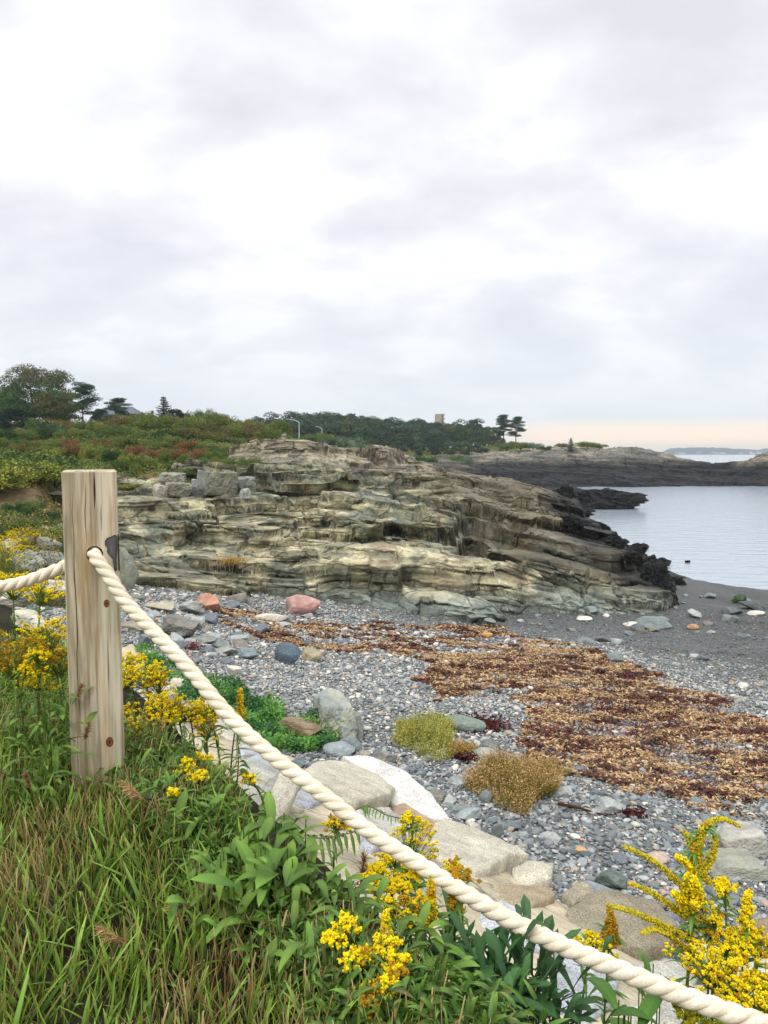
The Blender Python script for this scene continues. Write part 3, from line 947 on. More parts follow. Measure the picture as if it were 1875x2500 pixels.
def crown_spruce(seed, base, H=9.0, n=13000, W=.34, bare=.08, ragged=.5):
    r = np.random.default_rng(seed); a = Acc()
    tiers = 15
    for k in range(tiers):
        f = bare + (1 - bare) * k / tiers
        nb = 7 if k < tiers - 3 else 4
        for b in range(nb):
            az = r.uniform(0, 6.28); L = H * W * (1 - f) * r.uniform(1 - ragged, 1.15) + .15
            m = max(8, int(n / (tiers * nb) * (1.5 - f)))
            t = r.random(m)
            P = np.c_[math.cos(az) * L * t, math.sin(az) * L * t, f * H + .25 * L * t ** 2 - .05 * t] + r.normal(size=(m, 3)) * (.16, .16, .10) * (1.1 - .5 * t[:, None]) * (H / 9)
            leaf_quads(a, P, .26, cols(m, base, .3, r), None, r, .3)
    tube(a, [(0, 0, 0), (0, 0, H)], [.12, .02], lin(66, 56, 46), 5)
    return a.mesh('crown', M['far_leaf'], False)


def shrub_mesh(seed, base, alt, n=5200, leaf=.075, palt=.3, lobes=16):
    """unit shrub: radius about 1, height about 1"""
    r = np.random.default_rng(seed); a = Acc()
    C = np.c_[r.normal(0, .42, lobes), r.normal(0, .42, lobes), r.uniform(.25, .62, lobes)]
    rad = r.uniform(.25, .45, lobes); k = r.integers(0, lobes, n); d = rv(n, r); d[:, 2] = np.abs(d[:, 2]) - .3 * r.random(n)
    P = C[k] + d * (rad[k] * r.uniform(.65, 1.15, n))[:, None]
    P[:, 2] = np.maximum(P[:, 2], .02)
    c = cols(n, base, .32, r); m = (_hs(k * .7 + seed * .1) < palt) & (r.random(n) < .75); c[m] = np.asarray(alt) * r.uniform(.7, 1.35, (m.sum(), 1))
    leaf_quads(a, P, leaf, c, d, r, .55)
    for b in range(7):
        az = r.uniform(0, 6.28); tube(a, [(0, 0, 0), (math.cos(az) * .25, math.sin(az) * .25, .35), (math.cos(az) * .5, math.sin(az) * .5, .75)], [.02, .014, .006], lin(80, 68, 54), 4)
    return a.mesh('shrub', M['far_leaf'], False)


G_DK, G_MD, G_OL, G_YL, G_RD, G_SG = lin(52, 76, 46), lin(80, 104, 54), lin(106, 118, 56), lin(138, 142, 64), lin(128, 88, 64), lin(116, 136, 108)
BROAD = [crown_broad(10 + i, [lin(44, 70, 54), lin(56, 80, 52), lin(50, 72, 60), lin(74, 88, 50), lin(48, 66, 50), lin(60, 84, 62)][i], [lin(62, 86, 58), lin(84, 96, 52), lin(66, 90, 70), lin(112, 96, 52), lin(86, 70, 50), lin(80, 104, 80)][i], n=4200, leaf=.40, R=(3.6, 3.6, 4.0), zc=5.0) for i in range(6)]
TRUNK = [trunk_mesh(30 + i) for i in range(3)]
rt = random.Random(11)


def plant_tree(px, Y, crown, trunk, H, label, cat='tree', group=None, H0=10.0, wide=1.0, name='tree', sink=.15, zb=None):
    x = (px - CX) / FPX * Y
    z = (float(hill(x, Y)) if zb is None else zb) - sink
    s = H / H0
    t = empty(name, (x, Y, z), label, cat, group)
    t.rotation_euler = (0, 0, rt.uniform(0, 6.28))
    a = obj('trunk', trunk, t, scale=s); b = obj('crown', crown, t, scale=(s * wide, s * wide, s))
    return t


def top_height(px, py_top, Y):
    x = (px - CX) / FPX * Y
    return CAMZ + (HORIZON - py_top) / FPX * Y - float(hill(x, Y)) + .15


# left skyline trees (px, top py, distance, kind, width factor, label)
crown_red = crown_broad(41, lin(70, 100, 60), lin(120, 98, 84), n=26000, leaf=.22, top_alt=True, R=(4.8, 4.8, 4.6), zc=5.4, lobes=60)
crown_brn = crown_broad(42, lin(78, 96, 54), lin(104, 96, 56), n=18000, leaf=.24, R=(4.2, 4.2, 4.4), zc=5.0, lobes=46)
pine_a = crown_pine(43, lin(46, 76, 54), pads=22); pine_b = crown_pine(44, lin(48, 78, 58), z0=.30, pads=20, spread=.24)
spruce_a = crown_spruce(45, lin(42, 68, 56), W=.42, ragged=.65); spruce_b = crown_spruce(46, lin(52, 82, 62), W=.32, ragged=.35)
dark_a = crown_broad(47, lin(34, 56, 44), lin(48, 72, 50), n=14000, leaf=.26, R=(4.2, 4.2, 4.4), zc=4.9, lobes=40)
LEFT = [(92, 885, 108, crown_red, 1.12, 'tall broad tree with a reddish crown top, tallest at the left edge of the photo', 'broadleaf_tree'),
        (20, 925, 112, crown_brn, .9, 'green tree with autumn brown patches at the far left edge, beside the tallest reddish tree', 'broadleaf_tree'),
        (40, 985, 86, dark_a, 1.0, 'dark green dense tree low at the far left, in front of the reddish tree', 'broadleaf_tree'),
        (145, 940, 104, crown_brn, 1.0, 'olive brown tree between the tall reddish tree and the flat topped pine', 'broadleaf_tree'),
        (207, 940, 120, pine_a, 1.25, 'dark flat topped pine with a bare trunk, standing right of the tall reddish tree', 'pine_tree'),
        (238, 1004, 118, dark_a, .7, 'low dark tree filling the gap between the flat topped pine and the white house', 'broadleaf_tree'),
        (292, 974, 140, pine_b, 1.9, 'dark spreading pine growing in front of the white hilltop house', 'pine_tree'),
        (340, 1002, 120, BROAD[3], 1.2, 'pale yellow green rounded tree at the right end of the white house', 'broadleaf_tree'),
        (404, 968, 130, spruce_a, 1.35, 'ragged dark spruce with a pointed leaning top, tallest right of the white house', 'spruce_tree'),
        (448, 1004, 132, dark_a, 1.3, 'dark rounded evergreen touching the right side of the ragged spruce', 'broadleaf_tree'),
        (376, 1002, 128, spruce_a, 1.4, 'short dark evergreen at the left foot of the ragged spruce', 'spruce_tree'),
        (556, 1009, 175, BROAD[0], 1.1, 'dark green dome shaped tree on the skyline midway between spruce and street lamps', 'broadleaf_tree'),
        (516, 1021, 165, BROAD[1], .9, 'small green tree on the skyline just left of the dome shaped tree', 'broadleaf_tree'),
        (615, 1016, 185, BROAD[4], 1.0, 'green tree on the skyline just right of the dome shaped tree', 'broadleaf_tree')]
for i, (px, top, Y, cr, wd, lab, nm) in enumerate(LEFT):
    plant_tree(px, Y, cr, TRUNK[i % 3], top_height(px, top, Y), lab, 'tree', None, 9.0 if cr in (spruce_a, spruce_b) else 10.0, wd, nm)
for i, (px, top, Y, lab) in enumerate([(428, 992, 130, 'dark dense evergreen directly behind the right foot of the ragged spruce'), (500, 1014, 150, 'dark round tree on the skyline between the spruce and the dome shaped tree'), (250, 992, 150, 'dark tree hiding the left corner of the white house'), (-5, 1000, 88, 'dark evergreen cut by the left photo edge, in the lowest row of trees'), (70, 1012, 92, 'dark round tree below the tall reddish one'), (118, 1024, 90, 'dark low tree at the right foot of the tall reddish one'), (168, 1030, 95, 'dark low tree below the flat topped pine, left side'),
                                     (222, 1036, 96, 'dark low tree below the flat topped pine, right side'), (272, 1040, 98, 'low dark tree below the left corner of the white house'), (318, 1040, 99, 'low dark tree below the right corner of the white house'), (480, 1026, 140, 'dark low tree well right of the ragged spruce')]):
    plant_tree(px, Y, dark_a if i % 2 else crown_brn if i == 4 else dark_a, TRUNK[i % 3], top_height(px, top, Y), lab, 'tree', None, 10.0, 1.15, 'broadleaf_tree')
# the pair of pines on the headland crest
for px, top, lab in ((1228, 1014, 'left and slightly taller of the two lone pines on the crest above the sea'), (1258, 1019, 'right one of the two lone pines on the crest above the sea')):
    plant_tree(px, 240, pine_b, TRUNK[1], top_height(px, top, 240), lab, 'tree', None, 10.0, 1.45, 'pine_tree')

TOPC = ([640, 680, 730, 790, 860, 900, 935, 960, 1000, 1060, 1110, 1150, 1180, 1200, 1240, 1290, 1340], [1006, 1002, 990, 988, 990, 998, 1012, 1010, 1012, 1016, 1014, 1014, 1022, 1048, 1068, 1092, 1104])


def wood_place(px):
    if px < 735: return 'left of the taller street lamp'
    if px < 790: return 'between the two street lamps'
    if px < 930: return 'just right of the street lamps'
    if px < 1040: return 'left of the concrete tower'
    if px < 1110: return 'below the concrete tower'
    return 'right of the concrete tower'


KN = ['deep green', 'mid green', 'blue green', 'olive and rust', 'brown tinged', 'grey green']
for row, (Y, step, hmin) in enumerate([(300, 21, 0), (275, 24, 0), (245, 27, 0), (220, 32, 0), (196, 38, 0)]):
    px = 640 + row * 9
    while px < 1300:
        p = px + rt.uniform(-6, 6)
        top = np.interp(p, *TOPC) + [0, 10, 24, 38, 52][row] + rt.uniform(-6, 8)
        if row >= 3 and p < 800 + (row - 2) * 25: px += step; continue
        H = top_height(p, top, Y)
        if H > 2.2:
            k = rt.choice([0, 0, 1, 2, 2, 3, 4, 5] if row < 3 else [0, 1, 2, 5, 5])
            wp = wood_place(p)
            plant_tree(p, Y, BROAD[k], TRUNK[rt.randrange(3)], min(H, 16), '%s tree %s, %s' % (KN[k], ['in the back row', 'behind mid wood', 'in mid wood', 'before mid wood', 'at the front edge'][row], wp), 'tree',
                       'trees of the wood, %s row %s' % (['back', 'second', 'middle', 'fourth', 'front'][row], wp), 10.0, (1.15 if H > 5 else 1.35) * max(1.0, 5.5 / H * .9), 'broadleaf_tree')
        px += step

# shrubs on the hill
SHR = [('dark green', shrub_mesh(60, G_DK, G_MD)), ('mid green', shrub_mesh(61, G_MD, G_OL)), ('olive', shrub_mesh(62, G_OL, G_MD)), ('yellow green', shrub_mesh(63, G_OL, G_YL, palt=.5)),
       ('rust red', shrub_mesh(64, lin(100, 90, 50), G_RD, palt=.5)), ('grey sage', shrub_mesh(65, G_SG, lin(92, 112, 84))), ('brown', shrub_mesh(66, lin(104, 94, 58), G_OL))]


def place_shrub(px, Y, k, rad, h, label, group=None, f=hill, sink=.1):
    x = (px - CX) / FPX * Y
    o = obj('shrub', SHR[k][1], loc=(x, Y, float(f(x, Y)) - sink), rot=(0, 0, rt.uniform(0, 6.28)), scale=(rad, rad, h))
    return tag(o, label, 'shrub', group)


OUT_F = lambda x, y: out_f(x, y) + .25


def hill_where(px):
    for lim, w in ((100, 'at the left edge'), (260, 'above the post top'), (360, 'below the white house'), (480, 'below the ragged spruce'), (600, 'above the overhanging rock')):
        if px < lim: return w
    return 'beside the top of the rock outcrop'


for Y, step, kk, hh in [(39.5, 26, [0, 1, 2, 2, 3, 1], .95), (43, 30, [1, 2, 3, 2, 0], 1.1), (48, 34, [1, 2, 4, 6, 3], 1.2), (55, 40, [2, 1, 6, 4, 2], 1.3), (64, 40, [1, 2, 6, 2, 4], 1.5), (75, 46, [1, 0, 2, 6], 1.7), (88, 46, [1, 2, 0, 6, 2], 2.6), (100, 44, [0, 1, 2, 6], 3.3)]:
    px = -40 + (Y * 7) % 20
    while px < (640 if Y < 60 else 700):
        k = rt.choice(kk)
        if 330 < px < 600 and 43 < Y < 60 and rt.random() < .3: k = 4
        rad = step / FPX * Y * rt.uniform(.75, 1.05) * .95
        if not (Y < 45 and px < 250):
            nm = '%s shrub %s, %s' % (SHR[k][0], 'on the bank brow' if Y < 45 else 'on the lower hillside' if Y < 60 else 'on the upper hillside' if Y < 90 else 'under the skyline trees', hill_where(px))
            place_shrub(px, Y + rt.uniform(-1.5, 1.5), k, rad, hh * rt.uniform(.6, 1.1), nm, nm.replace(' shrub', ' shrubs'))
        px += step * rt.uniform(.8, 1.2)
for px, Y, k, rad, h in [(20, 30, 3, 2.0, 1.3), (90, 31, 2, 2.0, 1.25), (160, 32, 1, 1.7, 1.1), (215, 33, 2, 1.6, 1.0), (262, 35, 2, 1.4, .9), (-30, 28, 3, 1.8, 1.3), (50, 33, 1, 2.4, 1.6), (130, 36, 3, 2.4, 1.6), (200, 38, 1, 2.2, 1.5), (110, 78, 0, 1.9, 2.3)]:
    place_shrub(px, Y, k, rad, h, '%s bush at the top of the earth bank, %s' % (SHR[k][0], 'by the photo left edge' if px < 60 else 'left of the post top' if px < 150 else 'behind the post top' if px < 240 else 'right of the post top'), 'bushes on the earth bank %d' % k)
for i, (px, Y, k, rad, h) in enumerate([(40, 25.5, 0, .55, .6), (85, 26.5, 1, .5, .5), (110, 25, 0, .45, .5), (25, 22, 2, .8, .6), (70, 21, 3, .8, .55), (120, 21.5, 1, .7, .5), (10, 18.5, 3, .7, .6), (60, 18, 2, .8, .6), (115, 18.5, 3, .7, .5), (90, 23.5, 1, .5, .4), (-20, 24, 1, .8, .6), (275, 33.5, 3, .8, .35), (320, 34, 3, .7, .3)]):
    place_shrub(px, Y, k, rad, h, '%s bush on the bare earth slope left of the post' % SHR[k][0] if px < 200 else 'yellow flowered low plant above the rock ledge right of the post', 'bushes on the earth slope %d' % k, (lambda x, y: np.maximum(hill(x, y), beach(x, y))) if px < 200 else OUT_F)
# silver bushes in front of the wood and the bushes on the headland
for i, (px, Y, k, rad, h) in enumerate([(800, 150, 5, 3.6, 3.0), (835, 155, 5, 3.4, 3.2), (870, 160, 5, 3.2, 2.8), (770, 150, 1, 3.0, 2.6), (900, 165, 1, 3.4, 3.0), (940, 170, 5, 3, 2.4), (1110, 180, 1, 3.0, 2.6), (1125, 178, 5, 2.6, 2.4), (1000, 172, 0, 3.6, 2.6), (1050, 176, 0, 3.6, 2.4)]):
    place_shrub(px, Y, k, rad, h, '%s bush in front of the wood, %s' % (SHR[k][0], ['first right of the lamps', 'second from the lamps', 'third from the lamps', 'closest to the lamps', 'midway along', 'midway, silvery', 'at the foot of the right end', 'pale, at the right end', 'low, left of centre', 'low, by the rocks'][i]))


def head_ground(x, y):
    return np.maximum(head_f(x, y), hill(x, y))


for px, Y, k, rad, h, lab in [(1330, 188, 0, 2.2, 1.6, 'dark low bush on the headland, left of the small cone shaped fir'), (1435, 190, 1, 3.0, 2.2, 'bright green bush on the headland crest, right of the small fir'), (1462, 190, 1, 2.0, 1.4, 'small green bush at the right end of the headland bushes'),
                              (1300, 195, 5, 2.6, 2.0, 'pale green bush where the wood runs down to the headland'), (1370, 196, 6, 1.8, 1.6, 'thin brownish bush on the headland skyline'), (1270, 196, 1, 3.0, 2.4, 'green bush below the two lone pines'), (1235, 198, 1, 3.2, 2.4, 'green bush on the slope under the left lone pine')]:
    place_shrub(px, Y, k, rad, h, lab, None, head_ground)
x = (1392 - CX) / FPX * 186
t = empty('fir_tree', (x, 186, float(head_ground(x, 186)) - .2), 'small dark cone shaped fir standing alone on the bare headland', 'tree')
obj('trunk', TRUNK[0], t, scale=.3); obj('crown', spruce_b, t, scale=(.55, .55, .40))


def build_ground_cover():
    n = 130000; r = np.random.default_rng(77); a = Acc()
    Y = np.exp(r.uniform(math.log(37), math.log(250), n)); px = r.uniform(-60, 1330, n)
    px = np.where(Y < 110, np.minimum(px, r.uniform(-60, 690, n)), px)
    X = (px - CX) / FPX * Y; Z = hill(X, Y)
    ok = ~((Y < 46) & (px > 560)) & ~((Y > 46) & (Y < 60) & (px > 600))
    X, Y, Z = X[ok], Y[ok], Z[ok]; m = len(X)
    nz = fbm(X / 6, Y / 9, oct=3, seed=78)
    hh = (.25 + .5 * sstep(-.3, .5, nz)) * (Y / 60) ** .5
    P = np.stack([X, Y, Z + r.random(m) ** 1.5 * hh], -1)
    c = mixc(lin(80, 104, 50), lin(118, 122, 60), sstep(-.3, .4, fbm(X / 4, Y / 7, oct=3, seed=79)))
    c = mixc(c, lin(112, 84, 56), sstep(.25, .5, fbm(X / 5 + 9, Y / 8, oct=3, seed=80)) * .8) * r.uniform(.65, 1.3, (m, 1))
    leaf_quads(a, P, .0028 * Y, c, np.tile([0, -.3, .8], (m, 1)), r, .6)
    tag(obj('ground_cover', a.mesh('ground_cover', M['far_leaf'], False)), 'low mixed green and rusty ground cover over the hillside', 'ground cover', kind='stuff')
    # weeds on the earth bank and slope behind the post
    n = 44000; a = Acc()
    Y = r.uniform(16, 34, n); px = r.uniform(-60, 330, n); X = (px - CX) / FPX * Y
    Z = np.maximum(hill(X, Y), beach(X, Y))
    pat = fbm(X / 1.6, Y / 2.2, oct=3, seed=82)
    ok = (pat > -.18) | (Y > 30.5); ok &= (px < 170 + 60 * pat) | (Y > 31)
    X, Y, Z = X[ok], Y[ok], Z[ok]; m = len(X)
    P = np.stack([X, Y, Z + r.random(m) ** 1.3 * .55 * sstep(0, .35, pat[ok] + .1)], -1)
    c = mixc(lin(78, 90, 44), lin(128, 112, 58), sstep(-.3, .4, fbm(X, Y, oct=3, seed=83))) * r.uniform(.6, 1.35, (m, 1))
    ym = r.random(m) < .10; c[ym] = lin(206, 170, 30)
    leaf_quads(a, P, .085, c, np.tile([0, -.3, .8], (m, 1)), r, .45)
    tag(obj('bank_weeds', a.mesh('bank_weeds', M['leaf'], False)), 'tangled green and yellow weeds on the earth bank behind the post', 'weeds', kind='stuff')


build_ground_cover()
#@@PART3@@
# ------------------------------------------------------------------ rocks
def rock_shape(seed, dims=(1, 1, 1), planes=9, sub=3, soft=14.0, noise=.05, boxy=False, taper=0.0):
    """faceted boulder: a ball cut by random planes, unit half size"""
    r = np.random.default_rng(seed)
    V, F = ICO[sub]
    planes = planes + (5 if soft > 9 else 0); N = rv(planes, r); D = r.uniform(.55, .88, planes) if soft > 9 else r.uniform(.7, .95, planes)
    soft = soft * 1.6 if soft > 9 else soft
    if boxy:
        N = np.vstack([N[:4], [[0, 0, 1], [0, 0, -1], [1, .1, .1], [-1, .1, 0], [0, 1, .1], [.1, -1, 0]]]); N = unit(N + r.normal(0, .10, N.shape)); D = np.r_[D[:4] + .25, [.7, .8, .85, .85, .8, .8]]
    q = np.maximum(V @ N.T, 0) / D[None]
    rad = 1.0 / ((q ** soft).sum(1) + (0.78 if soft > 9 else .9) ** soft) ** (1 / soft)
    P = V * rad[:, None]
    P = P + V * (noise * fbm(P[:, 0] * 2.3 + seed, P[:, 1] * 2.3, P[:, 2] * 2.3, oct=4, seed=seed % 97))[:, None]
    P = P + V * (noise * .35 * vnoise(P[:, 0] * 11, P[:, 1] * 11, P[:, 2] * 11 + seed, seed=8))[:, None]
    lo, hi = P.min(0), P.max(0)
    P = (P - (lo + hi) / 2) / ((hi - lo) / 2)
    if taper: P[:, :2] *= (1 - taper * (P[:, 2:3] + 1) / 2)
    return P * np.array(dims), F


def rock_col(P, base, seed, alt=None, amt=.6, scale=1.5, var=.2):
    n = fbm(P[:, 0] * scale + seed, P[:, 1] * scale, P[:, 2] * scale, oct=4, seed=3)
    c = np.asarray(base)[None] * (1 + var * fbm(P[:, 0] * 4 + seed, P[:, 1] * 4, P[:, 2] * 4, oct=3, seed=5))[:, None] * np.ones((1, 3))
    if alt is not None: c = mixc(c, alt, sstep(0, .35, n) * amt)
    return c


def hero_rock(name, px, pyb, wpx, hpx, label, base, alt=None, seed=0, deep=.8, rot=0.0, sub=4, soft=18, noise=.08, planes=9, boxy=False, mat='stone', smooth=False, sink=.18, group=None, cat='rock', tilt=0, f=ground, amt=.6, y1=60, taper=0.0):
    g = hit(px, pyb, f, y1=y1)
    Y = g[1]
    w = wpx / FPX * Y; h = max(.55 * hpx, hpx - (pyb - HORIZON) / FPX * deep * wpx) / FPX * Y * 1.28
    P, F = rock_shape(seed, (1, 1, 1), planes, sub, soft, noise, boxy, taper)
    c = rock_col(P, base, seed, alt, amt)
    dims = np.array([w / 2, w / 2 * deep, h / 2 / (1 - sink)])
    P = P * dims
    me = make_mesh(name, P, F, M[mat], c, smooth)
    o = obj(name, me, loc=(g[0], g[1] + w / 2 * deep * .8, g[2] + dims[2] * (1 - 2 * sink)), rot=(0, tilt, rot))
    return tag(o, label, cat, group)


BL, TEAL, LG, DG, TAN, WH, PK, SAL, GRN = lin(104, 112, 118), lin(120, 130, 128), lin(160, 164, 160), lin(80, 84, 84), lin(156, 142, 116), lin(206, 200, 188), lin(172, 134, 126), lin(186, 140, 116), lin(112, 124, 112)
R_ = hero_rock
R_('boulder', 736, 1503, 92, 52, 'pink granite boulder, the larger and right one at the foot of the cliff', PK, lin(200, 178, 170), 1, soft=9, planes=7, smooth=True)
R_('boulder', 506, 1492, 62, 44, 'salmon coloured angular boulder left of the larger pink one', SAL, lin(160, 120, 96), 2)
R_('boulder', 462, 1500, 60, 36, 'pale grey boulder leaning against the salmon coloured one', LG, TAN, 3)
R_('rock', 656, 1519, 76, 22, 'long smooth whitish stone lying before the large pink boulder', WH, lin(190, 176, 150), 4, soft=6, smooth=True, deep=.4)
R_('boulder', 700, 1624, 66, 54, 'dark blue grey angular boulder alone on the pebbles', lin(84, 98, 110), lin(100, 112, 122), 5)
R_('rock', 762, 1618, 58, 38, 'tan angular rock beside the dark blue grey boulder', TAN, lin(180, 170, 140), 6)
R_('rock', 752, 1580, 24, 18, 'small blue rock right behind the dark blue grey boulder', BL, None, 7)
R_('boulder', 806, 1806, 116, 118, 'big pale grey cracked slab shaped boulder leaning to a point on the pebbles', lin(142, 148, 140), lin(172, 172, 148), 8, boxy=True, deep=2.3, rot=.22, sink=.14, taper=.25, tilt=.10)
R_('boulder', 856, 1806, 62, 66, 'grey green angular block at the right foot of the leaning pale pair', lin(132, 138, 128), DG, 10, boxy=True, rot=.3, sink=.08)
R_('boulder', 735, 1806, 132, 66, 'brown topped rough rock rising out of the green mat by the rope', lin(132, 118, 92), lin(96, 84, 62), 11, deep=.7)
R_('rock', 856, 1838, 58, 46, 'rounded blue grey stone below the leaning pale pair', TEAL, BL, 12, soft=6, smooth=True)
R_('rock', 826, 1848, 84, 40, 'pale flat blue stone at the right end of the green mat', lin(140, 150, 152), None, 13, soft=8)
R_('rock', 889, 1852, 36, 24, 'small rounded tan grey stone beside the rounded blue grey one', lin(150, 142, 126), None, 14, soft=6, smooth=True)
R_('rock', 936, 1866, 66, 40, 'brownish grey rock above the white slab', lin(134, 130, 118), BL, 15)
R_('rock', 772, 1893, 66, 42, 'blue grey rock right beside the rope above the tan granite', BL, None, 16)
R_('rock', 722, 1880, 52, 32, 'smaller blue rock left of the one touching the rope', BL, TEAL, 17)
R_('rock', 1062, 1966, 56, 36, 'brown grey angular rock right of the white slab', lin(124, 120, 108), None, 18)
R_('rock', 1124, 1922, 62, 26, 'pale grey oval stone above the brown grey angular rock', LG, BL, 19, soft=6, smooth=True)
R_('rock', 1145, 2008, 72, 40, 'pale blue grey broad rock below the golden fluffy bush', lin(150, 160, 158), None, 20)
R_('rock', 1186, 1964, 34, 38, 'upright blue stone at the left foot of the fluffy bush', TEAL, BL, 21, soft=8)
R_('rock', 1158, 2028, 36, 24, 'pale wedge shaped stone under the broad blue grey rock', lin(186, 186, 176), None, 22)
R_('rock', 1215, 2054, 32, 44, 'thin upright slate rock standing in the pebbles', lin(112, 122, 120), None, 23, deep=.5)
R_('rock', 1130, 1788, 124, 44, 'long smooth green grey slab beside the dark seaweed heap', lin(118, 132, 122), lin(132, 142, 128), 24, soft=7, smooth=True, deep=.35, tilt=.12)
R_('rock', 1196, 1832, 56, 24, 'dark grey stone right of the yellow green plant', lin(108, 114, 110), None, 25)
R_('rock', 1188, 1856, 70, 26, 'flat light grey stone between the two shore plants', LG, GRN, 26)
R_('rock', 1505, 1990, 82, 44, 'pale blue grey angular rock right of the driftwood stick', lin(158, 164, 160), None, 27)
R_('rock', 1378, 1948, 52, 36, 'light grey angular rock just behind the fluffy bush', LG, None, 28)
R_('rock', 1420, 2084, 34, 14, 'flat orange tan pebble stone among blue grey cobbles', lin(196, 152, 104), None, 30, soft=6, smooth=True)
R_('rock', 1500, 2178, 86, 60, 'dark green grey rock behind the long pointed slab', lin(92, 104, 98), GRN, 31)
R_('rock', 1490, 2214, 150, 46, 'long pointed blue grey slab lying by the seawall', lin(134, 142, 146), lin(110, 120, 124), 32, soft=10, deep=.32, rot=-.55, tilt=.22)
R_('rock', 1614, 2120, 60, 44, 'smooth pinkish tan stone behind the tall goldenrod', lin(188, 168, 150), None, 33, soft=6, smooth=True)
R_('boulder', 1822, 2096, 126, 90, 'large pale layered boulder at the right edge behind the tall goldenrod', lin(168, 166, 154), lin(132, 134, 126), 34, boxy=True, deep=.9)
R_('boulder', 1812, 2150, 150, 50, 'low banded grey ledge rock below the large pale boulder', lin(140, 142, 128), lin(170, 168, 148), 35, boxy=True)
R_('rock', 1780, 2210, 84, 40, 'blue grey stone to the right of the goldenrod stem', BL, None, 36)
R_('rock', 1820, 1682, 28, 17, 'white oval stone right of the seaweed', WH, None, 37, soft=6, smooth=True)
R_('rock', 1550, 1932, 30, 20, 'white smooth stone at the lower edge of the seaweed', WH, None, 38, soft=6, smooth=True)
R_('rock', 1371, 1703, 20, 12, 'small red brick fragment in the seaweed', lin(170, 74, 44), None, 39)
R_('rock', 570, 1652, 38, 28, 'small white angular stone above the green mat', WH, None, 40)
R_('rock', 1430, 1517, 42, 14, 'whitish oval stone near the cliff foot, left of the teal rock', WH, None, 41, soft=6, smooth=True, y1=40)
R_('rock', 1546, 1531, 44, 14, 'pale oval stone just left of the teal rock', WH, TAN, 42, soft=6, smooth=True)
R_('rock', 1481, 1507, 16, 9, 'tiny pale stone between the two whitish ovals', WH, None, 43, soft=6, smooth=True)
R_('boulder', 1604, 1536, 82, 36, 'teal grey boulder on the dark sand', TEAL, GRN, 44)
R_('rock', 1696, 1538, 30, 16, 'orange tan rounded stone right of the teal boulder', lin(176, 136, 106), None, 45, soft=6, smooth=True)
R_('rock', 1852, 1504, 42, 15, 'pale oval stone at the right edge on the dark sand', WH, TAN, 46, soft=6, smooth=True)
R_('rock', 1810, 1474, 36, 24, 'green mossy rock at the water edge', lin(66, 92, 62), lin(50, 60, 54), 47)
R_('rock', 1850, 1490, 70, 26, 'dark flat rock beside the green mossy one', DG, GRN, 48)
R_('rock', 1190, 1560, 30, 18, 'orange tan round stone within the upper seaweed', lin(190, 146, 88), None, 49, soft=6, smooth=True)
R_('boulder', 430, 1556, 102, 60, 'big brown grey angular boulder right of the rope near the post', lin(120, 116, 108), BL, 50)
R_('boulder', 352, 1586, 60, 40, 'grey blue boulder between post and rope, lower one', BL, LG, 51)
R_('boulder', 318, 1540, 70, 26, 'flat tan grey slab rock touching the post in the picture', lin(140, 134, 116), None, 52)
R_('boulder', 308, 1440, 54, 90, 'tall pale standing rock just right of the post', lin(134, 138, 122), lin(110, 116, 104), 53, deep=.9)
R_('rock', 380, 1492, 84, 26, 'long pale flat rock above the rope', lin(168, 160, 140), None, 54)
R_('rock', 400, 1648, 60, 26, 'grey stone where the green mat begins beside the rope', LG, None, 55)
R_('rock', 548, 1600, 56, 26, 'pale grey flat stone left of the small white stone', lin(150, 150, 144), BL, 56)
R_('rock', 600, 1612, 60, 36, 'blue grey pointed rock in the rubble left of the dark boulder', lin(128, 142, 146), None, 57)
R_('rock', 490, 1575, 70, 24, 'mid grey slab rock in the rubble below the salmon boulder', lin(124, 128, 122), None, 58)

# riprap left of the post
for i, (px, py, w, h, b, l) in enumerate([(28, 1486, 96, 60, WH, 'cream white boulder under the left rope, larger one'), (120, 1482, 110, 70, lin(190, 184, 166), 'cream boulder between the left rope and the post'), (60, 1412, 90, 70, lin(150, 150, 140), 'pale grey boulder behind the left rope'),
                                            (118, 1386, 84, 44, lin(140, 142, 132), 'grey boulder above the left rope by the post'), (10, 1380, 70, 60, lin(176, 168, 146), 'tan boulder at the left photo edge above the rope'), (140, 1448, 60, 42, TEAL, 'teal grey block just left of the post'),
                                            (100, 1455, 56, 36, BL, 'blue block left of the teal grey one'), (66, 1330, 56, 26, lin(150, 146, 128), 'small tan rock among the goldenrod left of the post'), (110, 1345, 64, 34, LG, 'light grey rock left of the post, highest of the near ones'),
                                            (95, 1302, 44, 20, TAN, 'small tan rock on the earth slope'), (140, 1310, 50, 28, BL, 'blue grey rock touching the post on the earth slope'), (60, 1540, 100, 60, lin(196, 190, 172), 'cream slab boulder low behind the left goldenrods')]):
    R_('boulder', px, py, w, h, l, b, lin(110, 112, 104), 70 + i, f=lambda x, y: np.maximum(np.maximum(bank(x, y), beach(x, y)), hill(x, y)), deep=.9)

